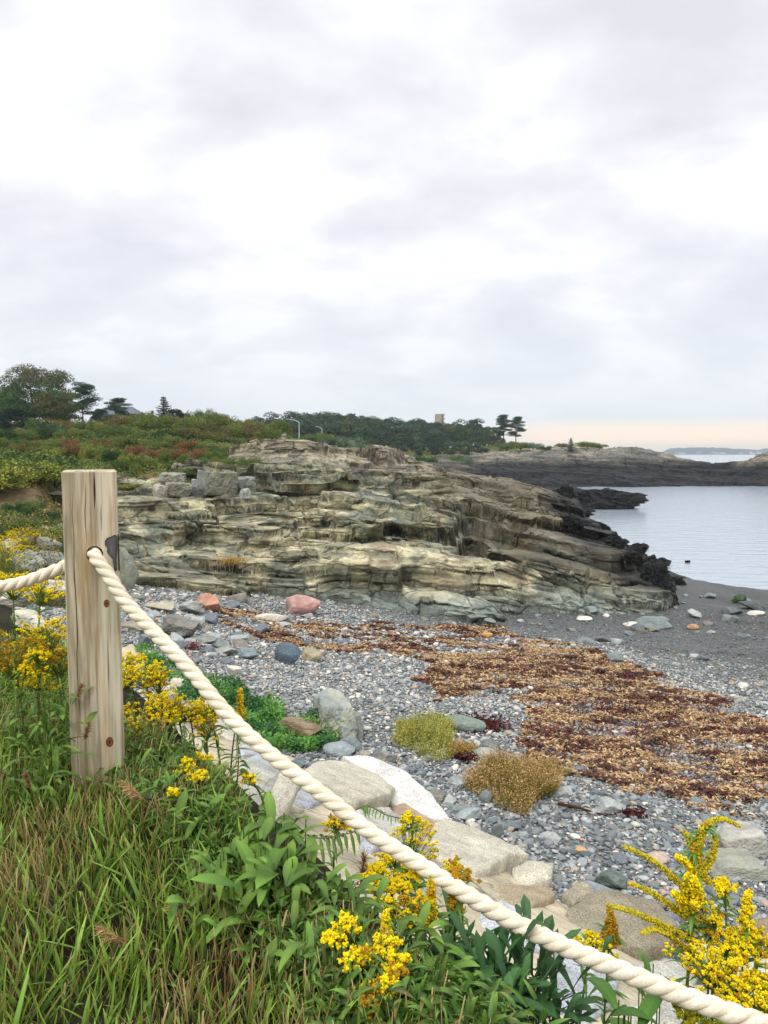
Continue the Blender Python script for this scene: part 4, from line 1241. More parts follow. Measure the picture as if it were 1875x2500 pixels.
# pale broken blocks on top of the outcrop at upper left
OUTF = lambda x, y: out_f(x, y) + .15
for i, (px, py, w, h, b, l) in enumerate([(537, 1210, 84, 50, lin(120, 120, 104), 'largest square pale block on top of the outcrop'), (500, 1206, 36, 48, lin(138, 142, 132), 'narrow upright block at the left side of the largest square block'), (590, 1204, 56, 34, lin(126, 130, 120), 'wedge shaped block right of the largest square block'),
                                            (478, 1196, 24, 22, LG, 'small pale block left of the narrow upright block'), (414, 1194, 70, 34, lin(142, 140, 128), 'upper boulder of the broken heap right of the post top'), (430, 1212, 66, 30, lin(128, 128, 114), 'lower boulder of the broken heap right of the post top'),
                                            (385, 1214, 40, 26, lin(170, 166, 150), 'pale leaning slab at the left of the broken heap'), (480, 1214, 34, 22, DG, 'dark small block under the small pale one'), (596, 1216, 30, 20, LG, 'small triangular block under the wedge')]):
    R_('boulder', px, py, w, h, l, b, lin(104, 100, 86), 90 + i, f=OUTF, boxy=True, deep=.8, sink=.12, rot=(.5, -.3, .7, .1, -.5, .35, .9, .2, -.8)[i], noise=.14)

# dark intertidal rocks on the sea side
SEAF = lambda x, y: np.maximum(out_f(x, y), 0.0)
for i, (px, py, w, h, l) in enumerate([(1490, 1244, 196, 46, 'long black flat topped islet in the cove'), (1425, 1240, 130, 40, 'black rock at the left end of the cove islet'), (1410, 1262, 110, 26, 'low black weedy ledge below the cove islet'), (1372, 1222, 60, 34, 'small black rock left of the cove islet'),
                                         (1410, 1290, 80, 30, 'black rock where the outcrop meets the cove'), (1505, 1345, 90, 40, 'black rock on the seaward edge of the outcrop, upper one'), (1545, 1375, 90, 44, 'black rock on the seaward edge of the outcrop, middle one'), (1565, 1340, 50, 14, 'low black rock jutting into the water'),
                                         (1590, 1392, 90, 36, 'black rock jutting out just above the beach'), (1622, 1382, 50, 20, 'black pointed rock in the shallows beside the beach'), (1610, 1450, 90, 76, 'tall black boulder at the seaward foot of the outcrop'), (1664, 1436, 30, 24, 'small black rock right of the tall black boulder'), (1680, 1374, 14, 6, 'tiny black rock in the water')]):
    R_('rock', px, py, w, h, l, lin(38, 40, 40), lin(56, 54, 44), 110 + i, f=SEAF, deep=.6 if i else .35, sink=.22, sub=4, noise=.42, soft=14, mat='headland', y1=130, planes=9)

ROCKV = [rock_shape(200 + i, (1, 1, 1), 8 + i % 4, 2, 20, .04) for i in range(10)]
RCOL = [('blue grey', BL), ('teal grey', TEAL), ('light grey', LG), ('brown grey', lin(126, 120, 108)), ('dark grey', lin(92, 98, 100)), ('tan', TAN), ('whitish', lin(190, 186, 174))]
_rm = {}


def small_rock(px, py, w, k, v, label, group, fl=.5, f=ground):
    g = hit(px, py, f, y0=4, y1=45, n=1500)
    if (k, v) not in _rm:
        P, F = ROCKV[v]
        _rm[(k, v)] = make_mesh('rock', P, F, M['stone'], rock_col(P, RCOL[k][1], v + k * 3, lin(120, 122, 116), .4), False)
    s = w / FPX * g[1] / 2
    o = obj('rock', _rm[(k, v)], loc=(g[0], g[1], g[2] + s * fl * .45), rot=(rt.uniform(-.15, .15), rt.uniform(-.15, .15), rt.uniform(0, 6.28)), scale=(s, s * .8, s * fl))
    return tag(o, label, 'rock', group)


ZONES = [  # count, px range, py range, width range, colours, description, group size
    (56, (290, 640), (1455, 1660), (22, 62), [0, 1, 2, 3, 3, 2, 0], 'in the rubble behind the rope', 1),
    (14, (640, 1000), (1510, 1640), (14, 30), [0, 2, 6, 3], 'above the dark blue boulder', 1),
    (26, (680, 1060), (1830, 1900), (22, 46), [0, 1, 0, 2, 3], 'just above the white slab', 1),
    (44, (1040, 1560), (1870, 2180), (22, 52), [0, 1, 2, 0, 4, 2], 'among cobbles by the seawall', 1),
    (18, (1560, 1870), (1920, 2330), (24, 60), [0, 1, 2, 5], 'among the cobbles at the right edge', 1),
    (46, (1300, 1870), (1450, 1620), (14, 54), [1, 2, 4, 3, 1], 'on dark sand below the outcrop', 1),
    (22, (560, 1300), (1500, 1530), (12, 36), [1, 2, 3], 'along the foot of the cliff', 1)]
for n, (x0, x1), (y0, y1), (w0, w1), ks, desc, _ in ZONES:
    for i in range(n):
        px, py = rt.uniform(x0, x1), rt.uniform(y0, y1); k = rt.choice(ks); w = w0 + (w1 - w0) * rt.random() ** 1.8
        if x0 == 290 and px < 290 + (py - 1455) * .9: px += 120
        if x0 == 1040 and py > 1985 + (px - 1040) * .42 - 10: py = 1960 + (px - 1040) * .30
        if desc.endswith('outcrop') and py < 1500 - (px - 1300) * .12: py += 45
        if x0 == 1560 and py > 2290: py -= 120
        sz = 'small' if w < (w0 + w1) / 2.4 else 'larger'
        half = 'left part' if px < (x0 + x1) / 2 else 'right part'
        small_rock(px, py, w, k, rt.randrange(10), '%s %s rock %s, %s' % (sz, RCOL[k][0], desc, half), '%s %s rocks %s, %s' % (sz, RCOL[k][0], desc, half))


# ------------------------------------------------------------------ pebbles (nobody could count them)
def in_poly(px, py, poly):
    poly = np.asarray(poly, float); c = np.zeros(px.shape, bool); j = len(poly) - 1
    for i in range(len(poly)):
        xi, yi = poly[i]; xj, yj = poly[j]
        with np.errstate(divide='ignore', invalid='ignore'):
            m = ((yi > py) != (yj > py)) & (px < (xj - xi) * (py - yi) / (yj - yi + 1e-12) + xi)
        c ^= m; j = i
    return c


def plan_poly(pts, f=beach, y1=60):
    return np.array([hit(a, b, f, y1=y1)[:2] for a, b in pts])


WEED_ALL = plan_poly([(500, 1487), (640, 1493), (800, 1516), (1000, 1528), (1200, 1538), (1400, 1572), (1500, 1612), (1700, 1690), (1875, 1762), (2100, 1860), (2100, 1960), (1875, 1895), (1790, 1950), (1700, 1995), (1640, 1980), (1480, 1915), (1300, 1862), (1255, 1800), (1285, 1740), (1290, 1685), (1180, 1690), (1030, 1712), (1035, 1660), (1060, 1622), (950, 1600), (800, 1592), (640, 1566), (560, 1530)])
WEED_CORE = plan_poly([(1020, 1640), (1150, 1610), (1300, 1590), (1430, 1590), (1560, 1645), (1875, 1785), (2100, 1900), (2100, 1945), (1875, 1870), (1720, 1960), (1550, 1930), (1330, 1860), (1270, 1790), (1320, 1735), (1300, 1680), (1180, 1690), (1035, 1706)])


def build_pebbles():
    r = np.random.default_rng(5)
    pal = [(lin(114, 119, 120), .34), (lin(138, 142, 142), .22), (lin(88, 93, 95), .17), (lin(164, 168, 166), .11), (lin(204, 198, 184), .035), (lin(160, 146, 122), .05), (lin(120, 132, 124), .04), (lin(170, 140, 126), .02)]
    pc = np.array([p[0] for p in pal]); pw = np.array([p[1] for p in pal]); pw /= pw.sum()
    pal2 = np.array([.18, .25, .10, .24, .13, .06, .02, .02]); pal2 /= pal2.sum()
    a = Acc(); shapes = {}
    for band, (y0, y1, r0, sub, dens) in enumerate([(4.6, 7.0, .020, 1, 2.6), (7.0, 10, .024, 1, 2.2), (10, 14, .028, 0, 2.1), (14, 20, .034, 0, 1.9), (20, 30, .042, 0, 1.5)]):
        kx0, kx1 = (-160 - CX) / FPX, (2020 - CX) / FPX
        area = (kx1 - kx0) * (y1 ** 2 - y0 ** 2) / 2
        n = int(area / (math.pi * (r0 * 1.35) ** 2) * dens)
        Y = np.sqrt(r.uniform(y0 ** 2, y1 ** 2, n)); X = r.uniform(kx0, kx1, n) * Y
        Zb = beach(X, Y); Zk = bank(X, Y)
        nz = fbm(X / 1.8, Y / 1.8, oct=3, seed=6)
        wet = sstep(1.65, 1.15, Zb + .15 * nz)
        ok = (Zk < Zb + .02) & (Zb > .15) & (r.random(n) > wet * .42)
        if y0 > 10: ok &= ~in_poly(X, Y, WEED_CORE) | (r.random(n) < .5)
        X, Y, Zb, nz, wet = X[ok], Y[ok], Zb[ok], nz[ok], wet[ok]; n = len(X)
        s = r0 * (.45 + .62 * r.pareto(3.2, n).clip(0, 3.0) + .35 * r.random(n)) * (1 - .45 * wet)
        mid = sstep(8.5, 13, Y + nz * 2) * (1 - wet)
        ci = np.where(r.random(n) < mid * .85, r.choice(8, n, p=pal2), r.choice(8, n, p=pw))
        c = pc[ci] * r.uniform(.82, 1.16, (n, 1)) * (1 - .22 * wet[:, None])
        c = mixc(c, np.array(lin(84, 84, 80)), wet * .25)
        V0, F0 = ICO[sub]; nv = len(V0)
        for q in range(6):
            sl = slice(q, None, 6); m = len(X[sl])
            W = V0 * (1 + .16 * fbm(V0[:, 0] * 1.4 + q * 9, V0[:, 1] * 1.4, V0[:, 2] * 1.4, oct=2, seed=q))[:, None]
            sc = np.stack([s[sl] * r.uniform(.9, 1.35, m), s[sl] * r.uniform(.7, 1.0, m), s[sl] * r.uniform(.35, .62, m)], -1)
            th = r.uniform(0, 6.28, m); tx = r.normal(0, .22, m)
            P = W[None] * sc[:, None]
            z = P[..., 2] + P[..., 0] * np.sin(tx)[:, None]
            x = P[..., 0] * np.cos(th)[:, None] - P[..., 1] * np.sin(th)[:, None]; y = P[..., 0] * np.sin(th)[:, None] + P[..., 1] * np.cos(th)[:, None]
            zz = Zb[sl] + sc[:, 2] * .35 + r.random(m) * r0 * .5
            P = np.stack([x + X[sl][:, None], y + Y[sl][:, None], z + zz[:, None]], -1)
            F = (F0[None] + (np.arange(m) * nv)[:, None, None]).reshape(-1, 3)
            a.add(P.reshape(-1, 3), F, np.repeat(c[sl], nv, 0))
    print('pebble verts', a.n)
    tag(obj('pebbles', a.mesh('pebbles', M['pebble'], True)), 'blue grey and white pebbles covering the beach', 'pebbles', kind='stuff')


build_pebbles()


def build_seaweed():
    r = np.random.default_rng(15); n = 620000
    lo = WEED_ALL.min(0) - 1; hi = WEED_ALL.max(0) + 1
    X = r.uniform(lo[0], hi[0], n); Y = r.uniform(lo[1], hi[1], n)
    jx = .5 * fbm(X / .8, Y / .8, oct=4, seed=16); jy = .5 * fbm(X / .8 + 7, Y / .8, oct=4, seed=17)
    A = in_poly(X + jx, Y + jy, WEED_ALL); C = in_poly(X + jx, Y + jy, WEED_CORE)
    cl = fbm(X / .9, Y / .45, oct=4, seed=18)
    pr = np.where(C, .18 + .82 * sstep(-.26, .04, cl), np.where(A, .95 * sstep(-.16, .16, cl), .35 * sstep(.25, .5, cl) * in_poly(X + jx * 3, Y + jy * 3, WEED_ALL)))
    ok = r.random(n) < pr
    X, Y, C, cl = X[ok], Y[ok], C[ok], cl[ok]; n = len(X)
    h = np.where(C, .06, .02) + .05 * sstep(0, .4, cl)
    Z = beach(X, Y) + .012 + h * r.random(n)
    dk = fbm(X / .28, Y / .11, oct=3, seed=19) + .5 * fbm(X / 1.4, Y / .5, oct=3, seed=20)
    dark = sstep(-.12, .10, dk + .16 * r.normal(size=n))
    c = mixc(lin(178, 144, 98), lin(208, 182, 136), r.random(n))
    c = mixc(c, lin(126, 82, 50), (r.random(n) < .30) * .8)
    dc = np.where((r.random(n) < .5)[:, None], lin(84, 36, 24), lin(52, 26, 20)); dc = np.where((r.random(n) < .12)[:, None], lin(120, 44, 30), dc)
    c = c * (1 - dark[:, None]) + dc * dark[:, None]
    c = c * r.uniform(.75, 1.15, (n, 1))
    az = r.normal(0, .9, n); d = unit(np.c_[np.cos(az), np.sin(az), r.normal(0, .35, n)])
    sd_ = unit(np.cross(d, unit(np.c_[r.normal(0, .5, n), r.normal(0, .5, n), np.ones(n)])))
    L = r.uniform(.012, .034, n)[:, None] * (1 + .03 * Y[:, None]); W = L * r.uniform(.25, .5, n)[:, None]
    up = np.array([0, 0, 1.0]) * (r.uniform(-.3, .6, n)[:, None] * L)
    P = np.c_[X, Y, Z]
    V = np.stack([P - d * L - sd_ * W * .4, P - d * L + sd_ * W * .4, P + up - sd_ * W, P + up + sd_ * W, P + d * L - sd_ * W * .3, P + d * L + sd_ * W * .3], 1)
    b = np.arange(n)[:, None] * 6
    F = np.concatenate([b + [0, 2, 3, 1], b + [2, 4, 5, 3]])
    a = Acc(); a.add(V.reshape(-1, 3), F, np.repeat(c, 6, 0))
    tag(obj('seaweed', a.mesh('seaweed', M['seaweed'], False)), 'golden and dark red dried seaweed strewn in a broad band over the beach', 'seaweed', kind='stuff')
    # dark heap beside the green slab, reddish tuft in the rubble
    for nm, lab, px, py, w, cc, k in (('seaweed_heap', 'dark red brown heap of seaweed below the green grey slab', 1140, 1775, .60, lin(78, 28, 20), 2600), ('seaweed_heap', 'small dark red seaweed heap at the right of the yellow green plant', 1140, 1855, .16, lin(60, 22, 18), 320),
                                      ('seaweed_heap', 'dark reddish tuft of weed in the rubble beside the rope', 445, 1582, .40, lin(110, 62, 60), 500), ('seaweed_heap', 'dark seaweed clump near the driftwood stick', 1545, 1995, .16, lin(70, 30, 22), 200)):
        g = hit(px, py); P = np.c_[r.normal(0, w * .45, k), r.normal(0, w * .28, k), np.abs(r.normal(0, .03, k)) + .015]
        a = Acc(); leaf_quads(a, P, .085, cols(k, cc, .4, r), None, r, .4)
        tag(obj(nm, a.mesh(nm, M['seaweed'], False), loc=g), lab, 'seaweed')


build_seaweed()

# ------------------------------------------------------------------ seawall of mortared granite (one thing, stones are its parts)
def surf_normal(g, f=bank):
    e = .12
    dx = (float(f(g[0] + e, g[1])) - float(f(g[0] - e, g[1]))) / (2 * e); dy = (float(f(g[0], g[1] + e)) - float(f(g[0], g[1] - e))) / (2 * e)
    return unit(np.array([-dx, -dy, 1.0]))


def slab_mesh(name, poly, th, base, alt, mat, seed, bulge=.016, f=ground):
    G = np.array([hit(a, b, f, y0=1.5, y1=16, n=3000) for a, b in poly])
    c = G.mean(0); N = surf_normal(c, f); N = unit(N + np.array([0, 0, .25]))
    r = np.random.default_rng(seed)
    m = 12
    pts = []
    for i in range(len(G)):
        p, q, nx = G[i - 1], G[i], G[(i + 1) % len(G)]
        for t in np.linspace(0, 1, m, endpoint=False):
            # straight edge with softly rounded corner
            e = q + (nx - q) * t
            k = min(t, 1 - t) * m
            if k < 2.0: e = e + (c - e) * (.014 * (2.0 - k) / 2)
            pts.append(e)
    O = np.array(pts); O = O - c; O -= (O @ N)[:, None] * N
    n = len(O); rn = np.array([vnoise(O[:, 0] * 5 + seed, O[:, 1] * 5, O[:, 2] * 5, seed=seed)]).T.reshape(-1, 1)
    O = O * (1 + .03 * rn + .014 * vnoise(O[:, 0] * 22, O[:, 1] * 22 + O[:, 2] * 9, seed=seed + 1)[:, None])
    V = []
    for s, z in ((1.0, -.22), (1.02, -.03), (1.0, 0.0), (.985, .016), (.94, .026), (.75, .034), (.58, .036), (.4, .036), (.2, .036)):
        R = O * s + N * (z + th)
        if z > 0: R = R + N[None] * (bulge * fbm(R[:, 0] * 3.1 + seed, R[:, 1] * 3.1, R[:, 2] * 3, oct=4, seed=seed) + .008 * vnoise(R[:, 0] * 16, R[:, 1] * 16, seed=2))[:, None]
        V.append(R)
    V.append(np.array([N * (.036 + th)])); V = np.vstack(V) + c
    F = []
    for k in range(8):
        i = np.arange(n); j = (i + 1) % n; F.append(np.stack([i + k * n, j + k * n, j + (k + 1) * n, i + (k + 1) * n], -1))
    T = np.stack([np.arange(n) + 8 * n, (np.arange(n) + 1) % n + 8 * n, np.full(n, 9 * n)], -1)
    col = rock_col(V, base, seed, alt, .5, 1.8, .14)
    a = Acc(); a.add(V, np.vstack(F), col); a.F3.append(T)
    return a.mesh(name, M[mat], True)


def build_seawall():
    t = empty('seawall', (0, 0, 0), 'sloping seawall of pale granite blocks set in tan mortar beside the grass bank', 'seawall')
    xs = np.linspace(-12, 5.5, 420); ys = np.linspace(-1, 14, 420); X, Y = np.meshgrid(xs, ys)
    d = edge_dist(X, Y); Z = bank(X, Y) + .035 + .02 * fbm(X * 2.1, Y * 2.1, oct=3, seed=44)
    G = beach(X, Y)
    keep = (d > .35) & (Z > G - .35)
    F = grid_faces(*X.shape); kf = keep.ravel()[F].all(1)
    c = mixc(lin(200, 188, 160), lin(166, 158, 136), sstep(-.2, .5, fbm(X * 1.3, Y * 1.3, oct=4, seed=45)))
    V = np.stack([X, Y, Z], -1).reshape(-1, 3); F = F[kf]; u, inv = np.unique(F, return_inverse=True)
    obj('mortar_bed', make_mesh('mortar_bed', V[u], inv.reshape(F.shape), M['mortar'], c.reshape(-1, 3)[u]), t)
    GT, GG, GW, CB, CT = lin(200, 194, 174), lin(190, 187, 174), lin(222, 220, 212), lin(178, 182, 186), lin(168, 158, 136)
    S = [([(690, 1925), (765, 1892), (836, 1884), (905, 1912), (956, 1964), (940, 1984), (836, 1990), (770, 1960)], GT, CT, 'granite', .07, None),
         ([(832, 1866), (895, 1868), (990, 1908), (1056, 1968), (1098, 2018), (1050, 2014), (962, 1984), (908, 1920)], GW, lin(196, 194, 186), 'granite', .04, 'smooth chalk white edge stone'),
         ([(950, 1985), (975, 1986), (1050, 2018), (1088, 2030), (1078, 2042), (1030, 2052), (985, 2035)], lin(176, 150, 128), CT, 'granite', 0, None),
         ([(1047, 2046), (1080, 2040), (1127, 2037), (1200, 2072), (1290, 2116), (1240, 2132), (1165, 2152), (1123, 2143), (1048, 2095)], GT, GG, 'granite', .05, 'largest speckled granite block'),
         ([(862, 1990), (940, 1996), (968, 2020), (1020, 2058), (1010, 2085), (950, 2080), (880, 2040)], GG, CB, 'granite', 0, None),
         ([(583, 1870), (625, 1862), (660, 1876), (672, 1895), (640, 1908), (600, 1902)], CB, GG, 'granite', .0, None),
         ([(655, 1922), (700, 1905), (735, 1918), (738, 1938), (700, 1946), (668, 1940)], CB, GG, 'granite', .0, None),
         ([(703, 1955), (740, 1940), (776, 1948), (786, 1970), (752, 1984), (720, 1976)], CB, lin(190, 190, 186), 'granite', .0, None),
         ([(588, 1920), (620, 1925), (680, 1948), (665, 1960), (610, 1955)], GG, TEAL, 'granite', .0, None),
         ([(560, 1838), (600, 1828), (650, 1842), (630, 1856), (590, 1858)], CB, GG, 'granite', .0, None),
         ([(650, 1965), (690, 1975), (700, 2000), (660, 2010), (625, 1990)], GT, CT, 'granite', .0, None),
         ([(375, 1668), (400, 1656), (440, 1658), (482, 1690), (470, 1706), (420, 1710), (370, 1700)], GT, GG, 'granite', .02, None),
         ([(440, 1716), (470, 1710), (505, 1722), (520, 1740), (480, 1745), (446, 1738)], GG, CT, 'granite', .0, None),
         ([(295, 1590), (320, 1585), (362, 1620), (350, 1645), (300, 1630)], lin(206, 190, 158), GT, 'granite', .0, None),
         ([(505, 1770), (560, 1775), (600, 1812), (560, 1822), (515, 1805)], GT, CB, 'granite', .0, None),
         ([(930, 2092), (960, 2084), (1025, 2102), (1018, 2125), (950, 2130)], CB, GG, 'granite', 0, None),
         ([(880, 2060), (915, 2062), (930, 2085), (905, 2098), (872, 2085)], CB, GG, 'granite', 0, None),
         ([(1248, 2142), (1290, 2128), (1352, 2132), (1345, 2165), (1300, 2178), (1255, 2170)], GT, CT, 'granite', 0, None),
         ([(1190, 2176), (1240, 2178), (1330, 2196), (1350, 2216), (1290, 2228), (1215, 2215)], lin(176, 160, 128), CT, 'granite', 0, None),
         ([(1368, 2200), (1410, 2168), (1446, 2180), (1450, 2200), (1400, 2226)], CT, DG, 'granite', 0, None),
         ([(1375, 2240), (1430, 2225), (1500, 2215), (1600, 2240), (1655, 2300), (1640, 2345), (1560, 2352), (1450, 2300), (1385, 2275)], lin(150, 142, 120), lin(118, 110, 90), 'granite', .03, 'rough brownish granite block behind the rope'),
         ([(1165, 2240), (1215, 2232), (1270, 2262), (1340, 2310), (1330, 2345), (1250, 2330), (1180, 2300)], lin(200, 202, 204), CB, 'granite', .0, None),
         ([(1352, 2340), (1395, 2335), (1470, 2372), (1505, 2410), (1490, 2480), (1430, 2520), (1360, 2490), (1345, 2400)], lin(186, 190, 194), lin(160, 164, 166), 'granite', .02, 'large pale grey slab low in the frame under the rope'),
         ([(1700, 2330), (1760, 2318), (1900, 2330), (1920, 2390), (1800, 2400), (1720, 2370)], GT, GG, 'granite', 0, None),
         ([(1790, 2270), (1850, 2262), (1930, 2270), (1930, 2310), (1840, 2316)], lin(150, 132, 108), CT, 'granite', 0, None),
         ([(1540, 2372), (1640, 2368), (1700, 2410), (1680, 2460), (1580, 2450)], GG, CT, 'granite', 0, None),
         ([(1660, 2440), (1800, 2430), (1920, 2450), (1920, 2540), (1700, 2540)], GT, CB, 'granite', 0, None),
         ([(1530, 2480), (1640, 2482), (1660, 2560), (1540, 2570)], GG, GT, 'granite', 0, None)]
    for i, (poly, b, al, mt, th, lab) in enumerate(S):
        o = obj('stone', slab_mesh('stone', poly, .045 + th, b, al, mt, 300 + i), t)
        if lab: o['label'] = lab


build_seawall()
#@@PART4@@
# ------------------------------------------------------------------ post and rope
def wood_mat():
    m = bpy.data.materials.new('weathered_wood'); m.use_nodes = True
    nt = m.node_tree; L = nt.links.new; bs = nt.nodes['Principled BSDF']
    bs.inputs['Roughness'].default_value = .78; bs.inputs['Specular IOR Level'].default_value = .2
    tc = node(nt, 'ShaderNodeTexCoord')
    mp = node(nt, 'ShaderNodeMapping'); mp.inputs['Scale'].default_value = (1, 1, .09); L(tc.outputs['Object'], mp.inputs[0])
    n0 = node(nt, 'ShaderNodeTexNoise'); n0.inputs['Scale'].default_value = 9; n0.inputs['Detail'].default_value = 3; L(mp.outputs[0], n0.inputs['Vector'])
    w = node(nt, 'ShaderNodeTexWave'); w.wave_type = 'RINGS'; w.rings_direction = 'Z'
    w.inputs['Scale'].default_value = 19; w.inputs['Distortion'].default_value = 7; w.inputs['Detail'].default_value = 4; w.inputs['Detail Scale'].default_value = 1.1
    mo = node(nt, 'ShaderNodeMapping'); mo.inputs['Location'].default_value = (.03, -.28, 0); L(mp.outputs[0], mo.inputs[0]); L(mo.outputs[0], w.inputs['Vector'])
    r1 = ramp(nt, [(0.0, lin(198, 188, 166)), (0.5, lin(188, 177, 152)), (0.85, lin(174, 162, 138)), (1.0, lin(158, 143, 118))]); L(w.outputs['Fac'], r1.inputs[0])
    mp2 = node(nt, 'ShaderNodeMapping'); mp2.inputs['Scale'].default_value = (90, 90, 3.2); L(tc.outputs['Object'], mp2.inputs[0])
    n2 = node(nt, 'ShaderNodeTexNoise'); n2.inputs['Scale'].default_value = 1; n2.inputs['Detail'].default_value = 5; L(mp2.outputs[0], n2.inputs['Vector'])
    r2 = ramp(nt, [(0.32, (.70, .68, .64)), (0.5, (1, 1, 1)), (0.72, (1.12, 1.1, 1.06))]); L(n2.outputs['Fac'], r2.inputs[0])
    x = node(nt, 'ShaderNodeMixRGB', blend_type='MULTIPLY'); x.inputs['Fac'].default_value = .9; L(r1.outputs[0], x.inputs['Color1']); L(r2.outputs[0], x.inputs['Color2'])
    mp3 = node(nt, 'ShaderNodeMapping'); mp3.inputs['Scale'].default_value = (14, 14, 1.6); L(tc.outputs['Object'], mp3.inputs[0])
    n3 = node(nt, 'ShaderNodeTexNoise'); n3.inputs['Scale'].default_value = 1; n3.inputs['Detail'].default_value = 4; L(mp3.outputs[0], n3.inputs['Vector'])
    r3 = ramp(nt, [(0.38, (.88, .90, .91)), (0.55, (.98, 1, 1)), (0.72, (1.04, .93, .78))]); L(n3.outputs['Fac'], r3.inputs[0])
    y = node(nt, 'ShaderNodeMixRGB', blend_type='MULTIPLY'); y.inputs['Fac'].default_value = 1; L(x.outputs[0], y.inputs['Color1']); L(r3.outputs[0], y.inputs['Color2'])
    at = node(nt, 'ShaderNodeAttribute'); at.attribute_name = 'Col'
    z = node(nt, 'ShaderNodeMixRGB', blend_type='MULTIPLY'); z.inputs['Fac'].default_value = 1; L(y.outputs[0], z.inputs['Color1']); L(at.outputs['Color'], z.inputs['Color2'])
    L(z.outputs[0], bs.inputs['Base Color'])
    b1 = node(nt, 'ShaderNodeBump'); b1.inputs['Strength'].default_value = .5; b1.inputs['Distance'].default_value = .004; L(n2.outputs['Fac'], b1.inputs['Height'])
    b2 = node(nt, 'ShaderNodeBump'); b2.inputs['Strength'].default_value = .35; b2.inputs['Distance'].default_value = .004; L(w.outputs['Fac'], b2.inputs['Height']); L(b1.outputs[0], b2.inputs['Normal'])
    L(b2.outputs[0], bs.inputs['Normal'])
    return m


M['wood'] = wood_mat()
PW = 0.180
P_TOP = atY(216.5, 1149, 2.62)           # front face centre at the top
POST_YAW = math.atan2(-P_TOP[0], P_TOP[1]) - .05
PZ0, PZ1 = 5.35, float(P_TOP[2])
cz_, sz_ = math.cos(POST_YAW), math.sin(POST_YAW)
POST_C = np.array([P_TOP[0], P_TOP[1], 0]) + np.array([-sz_, cz_, 0]) * PW / 2
HOLE = atY(231, 1353, 2.62)
HLX = (HOLE[0] - POST_C[0]) * cz_ + (HOLE[1] - POST_C[1]) * sz_     # hole offset along the face
HZ, HR = float(HOLE[2]), .0285


